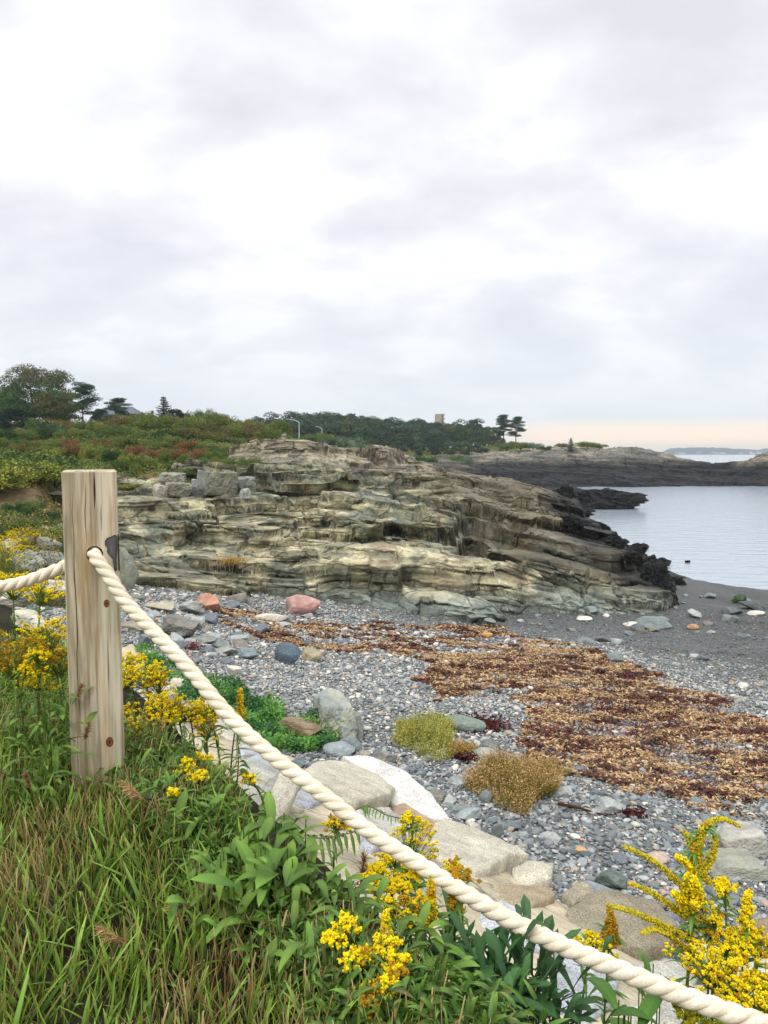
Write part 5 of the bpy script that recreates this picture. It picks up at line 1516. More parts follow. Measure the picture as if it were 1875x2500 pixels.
def build_post():
    t = empty('wooden_post', (POST_C[0], POST_C[1], PZ0), 'square weathered timber post standing in the grass with a rope through it', 'post')
    t.rotation_euler = (0, 0, POST_YAW)
    h = PW / 2; H = PZ1 - PZ0; hz = HZ - PZ0
    # body: front and back faces as sheets with a round hole joined by a bore
    def face(y, sgn):
        n = 32; th = np.arange(n) / n * 2 * np.pi
        circ = np.stack([HLX + HR * np.cos(th), np.full(n, y), hz + HR * np.sin(th)], -1)
        # ring out to a square around the hole
        q = .046; m = np.maximum(np.abs(np.cos(th)), np.abs(np.sin(th)))
        sq = np.stack([HLX + q * np.cos(th) / m, np.full(n, y), hz + q * np.sin(th) / m], -1)
        return circ, sq
    bm = Acc(); W = np.ones(3)
    bev = .006
    xs = [-h + bev, HLX - .046, HLX + .046, h - bev]; zs = [0, hz - .046, hz + .046, H - bev]
    for y in (-h, h):
        circ, sq = face(y, 1)
        V = []; F = []
        for i in range(3):
            for j in range(3):
                if i == 1 and j == 1: continue
                k = len(V); V += [(xs[i], y, zs[j]), (xs[i + 1], y, zs[j]), (xs[i + 1], y, zs[j + 1]), (xs[i], y, zs[j + 1])]
                F.append((k, k + 1, k + 2, k + 3) if y < 0 else (k + 3, k + 2, k + 1, k))
        bm.add(V, F, W)
        i = np.arange(32); j = (i + 1) % 32
        Fq = np.stack([i, j, j + 32, i + 32], -1)
        bm.add(np.vstack([circ, sq]), Fq[:, ::-1] if y < 0 else Fq, W)
    i = np.arange(32); j = (i + 1) % 32
    bm.add(np.vstack([face(-h, 1)[0], face(h, 1)[0]]), np.stack([i, i + 32, j + 32, j], -1), lin(70, 60, 48))
    for x in (-h, h):
        V = [(x, -h + bev, 0), (x, h - bev, 0), (x, h - bev, H - bev), (x, -h + bev, H - bev)]
        bm.add(V, [(0, 1, 2, 3)] if x > 0 else [(3, 2, 1, 0)], W)
    for sx in (-1, 1):
        for sy in (-1, 1):
            V = [(sx * (h - bev), sy * h, 0), (sx * h, sy * (h - bev), 0), (sx * h, sy * (h - bev), H - bev), (sx * (h - bev), sy * h, H - bev), (sx * (h - bev), sy * (h - bev), H)]
            bm.add(V, [(0, 1, 2, 3)], W); bm.F3.append(np.array([[3, 2, 4]]) + bm.n - 5)
    e = h - bev
    V = [(-e, -e, H), (e, -e, H), (e, e, H), (-e, e, H)]
    bm.add(V, [(0, 1, 2, 3)], W * 1.15)
    for a_, b_ in (((-e, -e), (e, -e)), ((e, -e), (e, e)), ((e, e), (-e, e)), ((-e, e), (-e, -e))):
        nx = (a_[1] + b_[1], 0) if False else None
        ox, oy = (0, -bev) if a_[1] == b_[1] == -e else (bev, 0) if a_[0] == b_[0] == e else (0, bev) if a_[1] == b_[1] == e else (-bev, 0)
        bm.add([(a_[0] + ox, a_[1] + oy, H - bev), (b_[0] + ox, b_[1] + oy, H - bev), (b_[0], b_[1], H), (a_[0], a_[1], H)], [(0, 1, 2, 3)], W)
    obj('post_body', bm.mesh('post_body', M['wood'], False), t)
    # knots: slightly sunken oval discs with a dark rim
    for kx, kz, r0 in ((.046, float(atY(258, 1478, 2.6)[2]), .0080), (.042, float(atY(258, 1820, 2.6)[2]), .0105)):
        a = Acc(); n = 18; th = np.arange(n) / n * 2 * np.pi; V = []
        for s, y, in ((1.25, -.0004), (1.0, -.0016), (.72, -.0012), (.3, -.0018)):
            V.append(np.stack([kx + r0 * s * np.cos(th), np.full(n, -h + y), kz - PZ0 + 1.5 * r0 * s * np.sin(th)], -1))
        V = np.vstack(V + [np.array([[kx, -h - .0018, kz - PZ0]])])
        F = np.vstack([np.stack([i_ * n + np.arange(n), i_ * n + (np.arange(n) + 1) % n, (i_ + 1) * n + (np.arange(n) + 1) % n, (i_ + 1) * n + np.arange(n)], -1) for i_ in range(3)])
        C = np.repeat([lin(150, 118, 78), lin(96, 64, 40), lin(142, 92, 54), lin(92, 58, 36)], n, 0)
        a.add(V, F, np.vstack([C, [lin(80, 50, 32)]])); a.F3.append(np.stack([3 * n + np.arange(n), 3 * n + (np.arange(n) + 1) % n, np.full(n, 4 * n)], -1))
        obj('knot', a.mesh('knot', M['stone'], True), t)
    # dark tar filled wound on the right edge beside the hole
    pts = [(268, 1313), (276, 1309), (282, 1312), (283, 1340), (281, 1370), (282, 1396), (277, 1400), (273, 1385), (271, 1368), (262, 1358), (257, 1350), (259, 1342), (253, 1334), (252, 1324), (258, 1316)]
    L2 = []
    for a_, b_ in pts:
        p = atY(a_, b_, 2.6); L2.append(((p[0] - POST_C[0]) * cz_ + (p[1] - POST_C[1]) * sz_, p[2] - PZ0))
    L2 = np.array(L2); L2[:, 0] = np.minimum(L2[:, 0] + .004, h + .002)
    c = L2.mean(0); V = []; n = len(L2)
    for s, y in ((1.0, .001), (1.0, -.003), (.8, -.006), (.45, -.004)):
        Q = c + (L2 - c) * s; V.append(np.c_[Q[:, 0], np.full(n, -h + y) + .0015 * vnoise(Q[:, 0] * 90, Q[:, 1] * 90, seed=4), Q[:, 1]])
    V = np.vstack(V + [np.array([[c[0], -h - .003, c[1]]])]); a = Acc()
    F = np.vstack([np.stack([k * n + np.arange(n), k * n + (np.arange(n) + 1) % n, (k + 1) * n + (np.arange(n) + 1) % n, (k + 1) * n + np.arange(n)], -1) for k in range(3)])
    a.add(V, F, np.vstack([np.tile(lin(26, 24, 24), (2 * n, 1)), np.tile(lin(84, 84, 84), (2 * n, 1)), [lin(96, 96, 96)]])); a.F3.append(np.stack([3 * n + np.arange(n), 3 * n + (np.arange(n) + 1) % n, np.full(n, 4 * n)], -1))
    o = obj('dark_scar', a.mesh('dark_scar', M['stone'], True), t); o['label'] = 'dark grey tar filled wound on the post edge'
    # same wound wrapping round onto the side
    a = Acc(); zz = np.linspace(L2[:, 1].min(), L2[:, 1].max(), 14); wd = .022 + .014 * vnoise(zz * 30, zz * 0, seed=9)
    V = np.vstack([np.c_[np.full(14, h + .003), np.full(14, -h - .002), zz], np.c_[np.full(14, h + .004), -h + wd * .5, zz], np.c_[np.full(14, h - .001), -h + wd, zz]])
    a.add(V, grid_faces(3, 14), lin(40, 38, 36)); obj('side_scar', a.mesh('side_scar', M['stone'], False), t)
    # drying cracks
    for (px, z0, z1, w) in ((228, 1152, 1245, .0028), (206, 1175, 1330, .0012), (176, 1200, 1800, .0014), (262, 1560, 1700, .0012), (246, 1230, 1300, .001)):
        p0, p1 = atY(px, z0, 2.6), atY(px + 4, z1, 2.6); a = Acc()
        x0 = (p0[0] - POST_C[0]) * cz_ + (p0[1] - POST_C[1]) * sz_
        zz = np.linspace(p0[2] - PZ0, p1[2] - PZ0, 24); wv = .003 * vnoise(zz * 14, zz * 0 + px, seed=3); tw = w * np.sin(np.linspace(0.1, math.pi - .1, 24))
        V = np.vstack([np.c_[x0 + wv - tw, np.full(24, -h - .0006), zz], np.c_[x0 + wv + tw, np.full(24, -h - .0006), zz]])
        a.add(V, grid_faces(2, 24)[:, ::-1], lin(52, 42, 32)); obj('crack', a.mesh('crack', M['bark'], False), t)


build_post()


def catmull(P, n):
    P = np.asarray(P, float); P = np.vstack([2 * P[0] - P[1], P, 2 * P[-1] - P[-2]])
    out = []
    for i in range(1, len(P) - 2):
        t = np.linspace(0, 1, n, endpoint=False)[:, None]
        a, b, c, d = P[i - 1], P[i], P[i + 1], P[i + 2]
        out.append(.5 * ((2 * b) + (-a + c) * t + (2 * a - 5 * b + 4 * c - d) * t ** 2 + (-a + 3 * b - 3 * c + d) * t ** 3))
    return np.vstack(out + [P[-2][None]])


def build_rope():
    D = .050
    A = np.array([HOLE[0], HOLE[1]]); B = np.array([.93, 1.62])
    pts = [(232, 1356), (262, 1400), (297, 1456), (339, 1520), (452, 1622), (565, 1754), (678, 1856), (791, 1942), (904, 2032), (1017, 2106), (1130, 2178), (1243, 2245), (1356, 2301), (1469, 2350), (1582, 2397), (1695, 2442), (1808, 2482), (1900, 2512)]
    pts[3] = (339, 1505)
    d = B - A
    path = []
    for px, py in pts:
        r_ = ray(px, py)
        # intersect the vertical plane through A and B
        M2 = np.array([[r_[0], -d[0]], [r_[1], -d[1]]]); s_, t_ = np.linalg.solve(M2, A)
        path.append(np.array([0, 0, CAMZ]) + r_ * s_)
    path = [np.array(p) for p in path]
    inn = np.array([-sz_, cz_, 0]) * 1.0
    holeF = np.array([HOLE[0], HOLE[1], HZ]) - inn * .004
    back = holeF + inn * (PW + .03)
    left = [atY(px, py, Y) for px, py, Y in ((120, 1398, 2.86), (60, 1420, 2.84), (0, 1432, 2.82), (-90, 1440, 2.80), (-200, 1436, 2.78))]
    full = left[::-1] + [atY(172, 1375, 2.90), back, holeF + inn * .08, holeF + (.0, .0, -.006)] + path[1:]
    C = catmull(full, 40)
    seg = np.linalg.norm(np.diff(C, axis=0), axis=1); s = np.r_[0, np.cumsum(seg)]
    S = np.arange(0, s[-1], .0035); C = np.stack([np.interp(S, s, C[:, i]) for i in range(3)], 1)
    k = np.hanning(15); k /= k.sum(); C = np.stack([np.convolve(np.pad(C[:, i], 7, 'edge'), k, 'valid') for i in range(3)], 1)
    T = unit(np.gradient(C, axis=0)); N = np.zeros_like(T); N[0] = unit(np.cross(T[0], [0, 0, 1.0]))
    for i in range(1, len(T)):
        v = N[i - 1] - T[i] * (N[i - 1] @ T[i]); N[i] = v / np.linalg.norm(v)
    Bn = np.cross(T, N)
    a = Acc(); m = 22; th = np.arange(m) / m * 2 * np.pi
    R = D / 2; rs = R * .56; rc = R - rs
    for q in range(3):
        ph = -2 * np.pi * S / (D * 2.55) + q * 2 * np.pi / 3
        cen = C + rc * (np.cos(ph)[:, None] * N + np.sin(ph)[:, None] * Bn)
        # strand frame follows the strand's own direction
        t2 = unit(np.gradient(cen, axis=0)); n2 = unit(np.cos(ph)[:, None] * N + np.sin(ph)[:, None] * Bn); n2 = unit(n2 - t2 * (n2 * t2).sum(1)[:, None]); b2 = np.cross(t2, n2)
        # yarns: shallow grooves running against the strand twist
        tw = th[None] + S[:, None] * 95
        rr = rs * (1 + .022 * np.cos(9 * tw) + .012 * vnoise(np.broadcast_to(th[None] * 4, tw.shape), np.broadcast_to(S[:, None] * 60, tw.shape), seed=q))
        V = cen[:, None] + rr[..., None] * (np.cos(th)[None, :, None] * n2[:, None] + np.sin(th)[None, :, None] * b2[:, None])
        nr = len(S); i = np.arange(nr - 1)[:, None] * m; j = np.arange(m)[None]; jn = (j + 1) % m
        F = np.stack([i + j, i + jn, i + m + jn, i + m + j], -1).reshape(-1, 4)
        g = vnoise(np.broadcast_to(th[None] * 7, tw.shape), np.broadcast_to(S[:, None] * 25, tw.shape), seed=q + 5)
        gd = sstep(.1, .6, vnoise(np.broadcast_to(th[None] * 2, tw.shape), np.broadcast_to(S[:, None] * 9, tw.shape), seed=q + 11))
        col = np.array(lin(230, 219, 197))[None, None] * (1 + .10 * g)[..., None] * (1 - np.array([.10, .14, .20])[None, None] * gd[..., None])
        a.add(V.reshape(-1, 3), F, col.reshape(-1, 3))
    # loose fibres
    r = np.random.default_rng(4); k = 1500; idx = r.integers(0, len(S) - 30, k); az = r.uniform(0, 6.28, k)
    base = C[idx] + R * (np.cos(az)[:, None] * N[idx] + np.sin(az)[:, None] * Bn[idx])
    d = unit((base - C[idx]) * 30 + T[idx] * r.normal(0, 1.2, (k, 1)) + r.normal(0, .4, (k, 3))); L_ = r.uniform(.004, .014, k)[:, None]; sd2 = unit(np.cross(d, T[idx])) * .0003
    V = np.stack([base - d * .002 - sd2, base - d * .002 + sd2, base + d * L_], 1)
    a.add(V.reshape(-1, 3), np.arange(3 * k).reshape(-1, 3), lin(232, 220, 194))
    rm = mat_col('rope', 0.85, 0.12, bumps=[('noise', 420, .8, .002), ('noise', 1100, .6, .0008)], var=[(10, .88, 1.06), (300, .8, 1.12)])
    tag(obj('rope', a.mesh('rope', rm, True)), 'thick cream three strand rope threaded through the post and sagging to the lower right', 'rope')


build_rope()

# ------------------------------------------------------------------ near plants
def strips(a, base, d, L, W, droop, col0, col1, seg=4, prof=None, side=None, fold=0.0, curl=None, r=rng):
    """many blades or leaves at once"""
    n = len(base); t = np.linspace(0, 1, seg + 1)
    prof = np.interp(t, [0, .15, .4, .75, 1], [.75, 1, .95, .55, .02]) if prof is None else np.interp(t, prof[0], prof[1])
    d = unit(d); L = np.broadcast_to(L, (n,))[:, None, None]; W = np.broadcast_to(W, (n,))[:, None, None]; droop = np.broadcast_to(droop, (n,))[:, None, None]
    if side is None: side = unit(np.cross(d, rv(n, r)))
    C = base[:, None] + d[:, None] * L * t[None, :, None] + np.array([0, 0, -1.0]) * droop * L * (t[None, :, None] ** 2)
    if curl is not None: C = C + curl[:, None] * L * (t[None, :, None] ** 2)
    w = side[:, None] * W * .5 * prof[None, :, None]
    if fold:
        tang = unit(np.gradient(C, axis=1)); nn = np.cross(np.broadcast_to(side[:, None], tang.shape), tang)
        nn = nn * np.sign(nn[..., 2:3] + 1e-6)
        Lf, Rt, Md = C - w + nn * np.abs(W) * fold * prof[None, :, None], C + w + nn * np.abs(W) * fold * prof[None, :, None], C
        V = np.stack([Lf, Md, Rt], 2); k = 3
    else:
        V = np.stack([C - w, C + w], 2); k = 2
    rows = seg + 1
    f = []
    for i in range(seg):
        for j in range(k - 1):
            f.append([i * k + j, i * k + j + 1, (i + 1) * k + j + 1, (i + 1) * k + j])
    F = (np.array(f)[None] + (np.arange(n) * rows * k)[:, None, None]).reshape(-1, 4)
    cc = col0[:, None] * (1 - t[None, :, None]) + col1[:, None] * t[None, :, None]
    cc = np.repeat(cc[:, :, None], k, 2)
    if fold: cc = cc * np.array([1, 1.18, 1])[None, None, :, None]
    a.add(V.reshape(-1, 3), F, cc.reshape(-1, 3))


def near_ground(x, y):
    return bank(x, y)


def build_grass():
    r = np.random.default_rng(21); a = Acc()
    def pts(n, x0, x1, y0, y1, dmax):
        X = r.uniform(x0, x1, n); Y = r.uniform(y0, y1, n); ok = edge_dist(X, Y) < dmax + .12 * vnoise(X * 3, Y * 3, seed=2)
        ok &= np.hypot(X, Y) > .75
        return X[ok], Y[ok]
    cl = lambda X, Y, s: fbm(X / .35, Y / .35, oct=3, seed=s)
    # green blades
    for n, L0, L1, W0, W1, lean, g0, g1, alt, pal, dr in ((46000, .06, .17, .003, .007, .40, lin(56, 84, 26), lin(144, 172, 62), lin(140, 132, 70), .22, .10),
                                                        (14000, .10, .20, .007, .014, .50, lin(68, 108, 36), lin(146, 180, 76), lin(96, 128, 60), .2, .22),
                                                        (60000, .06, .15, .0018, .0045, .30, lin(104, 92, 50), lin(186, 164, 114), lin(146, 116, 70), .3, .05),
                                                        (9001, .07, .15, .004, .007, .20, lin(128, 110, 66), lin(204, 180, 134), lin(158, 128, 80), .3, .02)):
        X, Y = pts(n, -3.6, .65, .7, 4.6, -.14)
        c = cl(X, Y, 23); dry = n in (60000, 9001)
        ok = r.random(len(X)) < (np.clip(.6 + 1.3 * c, .12, 1) if dry else np.clip(.75 - .9 * c, .25, 1)); X, Y = X[ok], Y[ok]; m = len(X)
        base = np.c_[X, Y, near_ground(X, Y) - .01]
        d = np.c_[r.normal(0, lean, m) + .12 * vnoise(X * 2, Y * 2, seed=5), r.normal(0, lean, m), np.ones(m)]
        c0 = cols(m, g0, .3, r); c1 = cols(m, g1, .28, r, alt, pal)
        th = r.uniform(0, 3.14, m); sd3 = np.c_[np.cos(th), np.sin(th), r.normal(0, .2, m)]
        prof = ([0, .3, .7, 1], [.8, 1, .7, .03]) if not dry else ([0, .3, .9, 1], [.9, 1, .8, .5])
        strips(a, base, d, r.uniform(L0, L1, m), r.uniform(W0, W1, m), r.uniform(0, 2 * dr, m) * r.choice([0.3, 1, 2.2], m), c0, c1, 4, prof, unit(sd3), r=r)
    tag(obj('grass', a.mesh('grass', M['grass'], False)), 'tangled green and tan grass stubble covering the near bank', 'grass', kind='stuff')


build_grass()


def seed_head(px, py, Y, sz, lean, dark, label):
    """feathery tan grass seed head on a stalk"""
    r = np.random.default_rng(int(px * 7 + py)); T = atY(px, py, Y)
    bx, by = T[0] - lean * .12, T[1] + .02; bz = float(near_ground(bx, by)); B = np.array([bx, by, bz])
    t = empty('seed_head', tuple(B), label, 'seed head', 'tan seed heads standing in the grass')
    tip = T - B; a = Acc(); P = catmull([np.zeros(3), tip * (.4, .4, .55), tip * (.9, .9, .95), tip + (lean * sz * .35, 0, sz * .05)], 8)
    tube(a, P, np.linspace(.0018, .0009, len(P)), lin(140, 118, 76), 5); obj('stalk', a.mesh('stalk', M['grass']), t)
    k = 190; f = r.random(k); ax = np.array([lean * .8, r.normal(0, .2), .7]); ax = unit(ax)
    base = tip + ax * (f[:, None] * sz - sz * .4)
    d = unit(ax + r.normal(0, .42, (k, 3)) + np.array([lean * .3, 0, -.2]))
    a = Acc(); cc = lin(128, 98, 66) if dark else lin(178, 146, 100)
    strips(a, base, d, r.uniform(.25, .6, k) * sz, r.uniform(.0016, .003, k), .3, cols(k, cc, .3, r), cols(k, cc * 1.15, .3, r), 3, r=r)
    obj('seeds', a.mesh('seeds', M['grass'], False), t)


for i, (px, py, Y, sz, ln, dk, l) in enumerate([(330, 1935, 2.25, .075, -.9, 0, 'tan seed head bent left just below the post foot'), (285, 2290, 1.75, .075, -.9, 0, 'large tan seed head bent left low in the left grass'), (440, 2245, 1.85, .07, -.6, 0, 'bushy golden tan seed head low in the middle of the grass'),
                                                (780, 2215, 2.0, .085, .15, 1, 'tall brown seed head upright beside the middle goldenrods'), (885, 2130, 2.1, .075, .1, 1, 'brown upright seed head in front of the rope beside the yellow clumps'), (70, 1910, 2.3, .045, -.3, 1, 'small brown seed head in the left grass'),
                                                (112, 2460, 1.6, .035, -.8, 1, 'dark brown small seed head at the bottom left'), (235, 2470, 1.6, .045, .1, 0, 'pale tan seed head at the bottom edge'), (192, 1690, 2.45, .04, .2, 1, 'dark brown seed head in front of the post, upper'), (210, 1790, 2.4, .05, .15, 1, 'brown seed head in front of the post, lower'),
                                                (1050, 2470, 1.65, .05, .3, 0, 'pale tan fuzzy seed head at the bottom centre'), (260, 2370, 1.7, .05, .5, 1, 'rust brown seed head low left of the middle')]):
    seed_head(px, py, Y, sz, ln, dk, l)

_flv, _flf = ICO[0]


def florets(a, P, R, col, r):
    n = len(P); nv = 12
    V = P[:, None] + _flv[None] * (R[:, None, None] * r.uniform(.7, 1.2, (n, 12, 1)))
    F = (_flf[None] + (np.arange(n) * nv)[:, None, None]).reshape(-1, 3)
    cc = np.repeat(col, nv, 0) * r.uniform(.82, 1.12, (n * nv, 1))
    a.add(V.reshape(-1, 3), F, cc)


YEL, OCH, GRY, = lin(252, 224, 28), lin(192, 146, 34), lin(168, 172, 40)


def goldenrod(px, py, Y, wpx, hpx, label, hue='yellow', style='cluster', leafy=1.0, lean=None, seed=0, f=near_ground, hmin=.16, group=None, leafL=.085, arch=0.0):
    r = np.random.default_rng(500 + seed + int(px)); T = atY(px, py, Y); w = wpx / FPX * Y * ((1.28 if py < 2235 or px > 1130 else .95) if style == 'cluster' else 1.1); h = hpx / FPX * Y * 1.15
    lx = r.normal(0, .05) if lean is None else lean
    bx, by = T[0] - lx, T[1] + r.uniform(0, .10); bz = min(float(f(bx, by)), T[2] - hmin); B = np.array([bx, by, bz])
    t = empty('goldenrod', tuple(B), label, 'goldenrod', group)
    tip = T - B; H = tip[2]
    P = catmull([np.zeros(3), tip * (.35, .35, .5), tip * (.8, .8, .9), tip + (arch * w * .2, 0, h * .2)], 10)
    a = Acc(); tube(a, P, np.linspace(.0045, .002, len(P)), lin(104, 116, 56), 6, lin(122, 138, 62)); obj('stem', a.mesh('stem', M['leaf']), t)
    # leaves up the stem
    n = int(max(8, min(60, H / .014)) * leafy)
    if n:
        s = r.uniform(.12, .96, n); k = (s * (len(P) - 1)).astype(int); base = P[k]
        az = np.arange(n) * 2.4 + r.normal(0, .3, n); d = np.c_[np.cos(az), np.sin(az), r.uniform(.1, .9, n)]
        L = leafL * r.uniform(.6, 1.25, n) * (1.15 - .55 * s); sd3 = unit(np.cross(d, [0, 0, 1.0]) + r.normal(0, .15, (n, 3)))
        a = Acc(); g = lin(82, 114, 44); strips(a, base, d, L, L * r.uniform(.15, .22, n), r.uniform(.2, .75, n), cols(n, g, .25, r), cols(n, lin(96, 134, 58), .25, r, lin(150, 150, 70), .08), 5, None, sd3, .18, r=r)
        obj('leaves', a.mesh('leaves', M['leaf'], False), t)
    # flower head
    a = Acc(); base_c = {'yellow': YEL, 'ochre': OCH, 'green': GRY, 'mixed': YEL * .9}[hue]
    if style == 'cluster':
        nb = int(12 + 34 * min(w, .2) / .1)
        ce = np.c_[r.normal(0, .30, nb) * w, r.normal(0, .26, nb) * w, r.uniform(-.5, .5, nb) * h * (1 - .3 * r.random(nb))]
        ce[:, 2] -= (np.hypot(ce[:, 0], ce[:, 1]) / max(w, 1e-3)) ** 2 * h * .6
        lenb = .30 * max(min(w, h), .03)
        az = np.arctan2(ce[:, 1], ce[:, 0]); dv_ = unit(np.c_[np.cos(az), np.sin(az), r.uniform(.1, .8, nb)])
    elif style == 'spike':
        nb = int(24 + 60 * h / .15); s = r.random(nb)
        ce = np.c_[np.zeros(nb), np.zeros(nb), (s - .5) * h]; az = r.uniform(0, 6.28, nb); lenb = 1.0
        dv_ = unit(np.c_[np.cos(az), np.sin(az), r.uniform(.2, .8, nb)]) * (w * .5 * (1.05 - .8 * s))[:, None]
        ce[:, 0] += arch * w * s ** 2
    tot = Acc()
    m = 22
    f_ = r.random((nb, m)); C = tip + ce[:, None] + dv_[:, None] * lenb * f_[..., None] + np.array([0, 0, 1.0]) * (lenb * .12 * (1 - (2 * f_ - 1) ** 2))[..., None] * (1 if style == 'cluster' else w)
    C = C + r.normal(0, .0028, C.shape); C = C.reshape(-1, 3)
    col = cols(len(C), base_c, .16, r)
    if hue == 'mixed': q = np.repeat(r.random(nb) < .4, m); col[q] = cols(q.sum(), OCH, .2, r)
    if hue == 'green': q = r.random(len(C)) < .35; col[q] = cols(q.sum(), lin(206, 170, 30), .2, r)
    q = r.random(len(C)) < .12; col[q] = cols(q.sum(), lin(140, 150, 50), .2, r)
    florets(a, C, r.uniform(.0019, .0040, len(C)), col, r)
    for q_ in range(0, nb): tube(a, [np.array([0, 0, -h * .75]) * (style == 'cluster') + tip + ce[q_] * (0.15 if style == 'cluster' else 1), tip + ce[q_] + dv_[q_] * lenb * .5, tip + ce[q_] + dv_[q_] * lenb], [.0012, .001, .0006], lin(120, 136, 56), 3)
    obj('flower_head', a.mesh('flower_head', M['petal'], False), t)
    return t


GR = [  # px, py, Y, w, h, hue, style, label
    (30, 1420, 3.3, 70, 50, 'yellow', 'cluster', 'yellow goldenrod at the left edge just under the rope'), (100, 1440, 3.2, 60, 46, 'yellow', 'cluster', 'yellow goldenrod head between the left rope and the cream boulder'),
    (112, 1545, 3.1, 84, 60, 'yellow', 'cluster', 'bright yellow goldenrod cluster left of the post above the ochre heads'), (30, 1592, 2.9, 90, 74, 'ochre', 'cluster', 'big faded ochre goldenrod head at the left photo edge'),
    (140, 1602, 2.95, 74, 54, 'ochre', 'cluster', 'faded ochre goldenrod head touching the left side of the post'), (92, 1600, 2.85, 32, 26, 'yellow', 'cluster', 'small bright yellow head between the two ochre heads'), (66, 1632, 2.85, 26, 20, 'yellow', 'cluster', 'tiny yellow head below the left ochre head'), (98, 1655, 3.1, 60, 34, 'yellow', 'cluster', 'thin yellow goldenrod head low left of the post'),
    (10, 1340, 6.5, 60, 60, 'yellow', 'cluster', 'distant yellow goldenrod at the left edge above the rope'), (55, 1310, 8.0, 50, 40, 'mixed', 'cluster', 'distant yellow goldenrod among shrubs left of the post top'),
    (316, 1608, 3.9, 50, 22, 'yellow', 'cluster', 'small yellow goldenrod right of the post above the large granite block'), (305, 1650, 3.5, 60, 40, 'yellow', 'cluster', 'yellow goldenrod head right against the post, upper'), (352, 1642, 3.5, 56, 44, 'yellow', 'cluster', 'bright yellow flat goldenrod head second right of the post'), (386, 1655, 3.5, 36, 44, 'mixed', 'cluster', 'ochre edged goldenrod head third right of the post'),
    (308, 1740, 3.2, 44, 34, 'mixed', 'cluster', 'ochre goldenrod head against the post, middle height'), (330, 1768, 3.1, 52, 20, 'yellow', 'cluster', 'flat bright goldenrod head low right of the post'), (345, 1790, 3.1, 40, 20, 'ochre', 'cluster', 'small ochre head below the flat bright one'),
    (388, 1712, 3.4, 60, 44, 'yellow', 'cluster', 'bright head at the left end of the yellow band beside the rope'), (425, 1722, 3.35, 44, 36, 'mixed', 'cluster', 'browning head in the yellow band beside the rope'), (412, 1748, 3.3, 54, 26, 'yellow', 'cluster', 'lower flat head in the yellow band beside the rope'), (460, 1735, 3.35, 60, 32, 'yellow', 'cluster', 'broad bright head in the middle of the yellow band'),
    (508, 1730, 3.3, 46, 44, 'mixed', 'cluster', 'drooping head at the right end of the yellow band, touching the rope'), (505, 1770, 3.2, 40, 44, 'mixed', 'cluster', 'drooping ochre head just under the right end of the yellow band'),
    (587, 1722, 3.3, 26, 66, 'mixed', 'spike', 'narrow upright goldenrod spike behind the rope over the green mat'), (455, 1872, 2.75, 22, 32, 'yellow', 'cluster', 'small bright upright head left of a pair in the leafy clump'), (490, 1857, 2.75, 32, 26, 'yellow', 'cluster', 'small bright upper head in the leafy clump'), (488, 1895, 2.7, 30, 18, 'yellow', 'cluster', 'small bright lower head in the leafy clump'),
    (608, 1900, 2.75, 18, 20, 'yellow', 'cluster', 'single small yellow head at the right of the leafy clump'), (426, 1934, 2.5, 14, 14, 'yellow', 'cluster', 'tiny yellow head left of the leafy clump'),
    (822, 2008, 2.7, 46, 22, 'mixed', 'cluster', 'small golden head just below the rope over the mortar'), (1000, 2058, 2.6, 92, 72, 'yellow', 'cluster', 'largest bright yellow clump above the rope in the middle'), (998, 1996, 2.6, 26, 16, 'yellow', 'cluster', 'tiny bright head above the largest middle clump'), (968, 2100, 2.5, 36, 24, 'yellow', 'cluster', 'yellow head under the rope below the largest clump'),
    (918, 2132, 2.4, 42, 24, 'yellow', 'cluster', 'yellow head left of the row under the rope'), (955, 2148, 2.38, 44, 24, 'yellow', 'cluster', 'wide yellow head in the row under the rope'), (1010, 2126, 2.4, 30, 20, 'yellow', 'cluster', 'yellow head right of the row under the rope'), (942, 2164, 2.35, 32, 18, 'mixed', 'cluster', 'golden head just below the row under the rope'), (986, 2162, 2.35, 24, 18, 'yellow', 'cluster', 'round yellow head below the row under the rope'), (944, 2202, 2.3, 24, 22, 'yellow', 'cluster', 'small round yellow head above the spike'),
    (1105, 2112, 2.5, 34, 24, 'mixed', 'cluster', 'golden head peeking over the rope right of the granite'), (1125, 2136, 2.5, 36, 16, 'ochre', 'cluster', 'ochre head peeking over the rope'), (1010, 2220, 2.25, 60, 60, 'mixed', 'cluster', 'broad golden drooping head left of the double spike'), (1052, 2215, 2.2, 40, 118, 'mixed', 'spike', 'tall golden spike left of the dark rosette'), (1110, 2190, 2.3, 50, 90, 'ochre', 'spike', 'ochre spike behind the rope left of the dark rosette'),
    (942, 2258, 2.1, 28, 56, 'yellow', 'spike', 'small upright yellow spike in the middle of the lower plants'), (852, 2262, 2.0, 44, 42, 'yellow', 'cluster', 'round yellow head beside the brown seed head'), (812, 2288, 1.98, 40, 18, 'yellow', 'cluster', 'flat yellow head left of the round one'), (938, 2308, 1.95, 54, 36, 'yellow', 'cluster', 'yellow head below the small spike'),
    (858, 2342, 1.9, 40, 36, 'yellow', 'cluster', 'yellow head at the left of the lower pair'), (888, 2334, 1.9, 34, 36, 'mixed', 'cluster', 'golden head at the right of the lower pair'), (970, 2342, 1.9, 40, 22, 'yellow', 'cluster', 'flat golden head above the ochre one at bottom centre'), (970, 2374, 1.88, 34, 34, 'ochre', 'cluster', 'ochre round head at the bottom centre'),
    (915, 2420, 1.85, 70, 54, 'mixed', 'cluster', 'large ochre and gold head at the bottom'), (948, 2405, 1.85, 36, 34, 'yellow', 'cluster', 'golden head at the right of the large ochre bottom one'), (895, 2460, 1.8, 50, 60, 'ochre', 'cluster', 'ochre drooping head at the very bottom')]
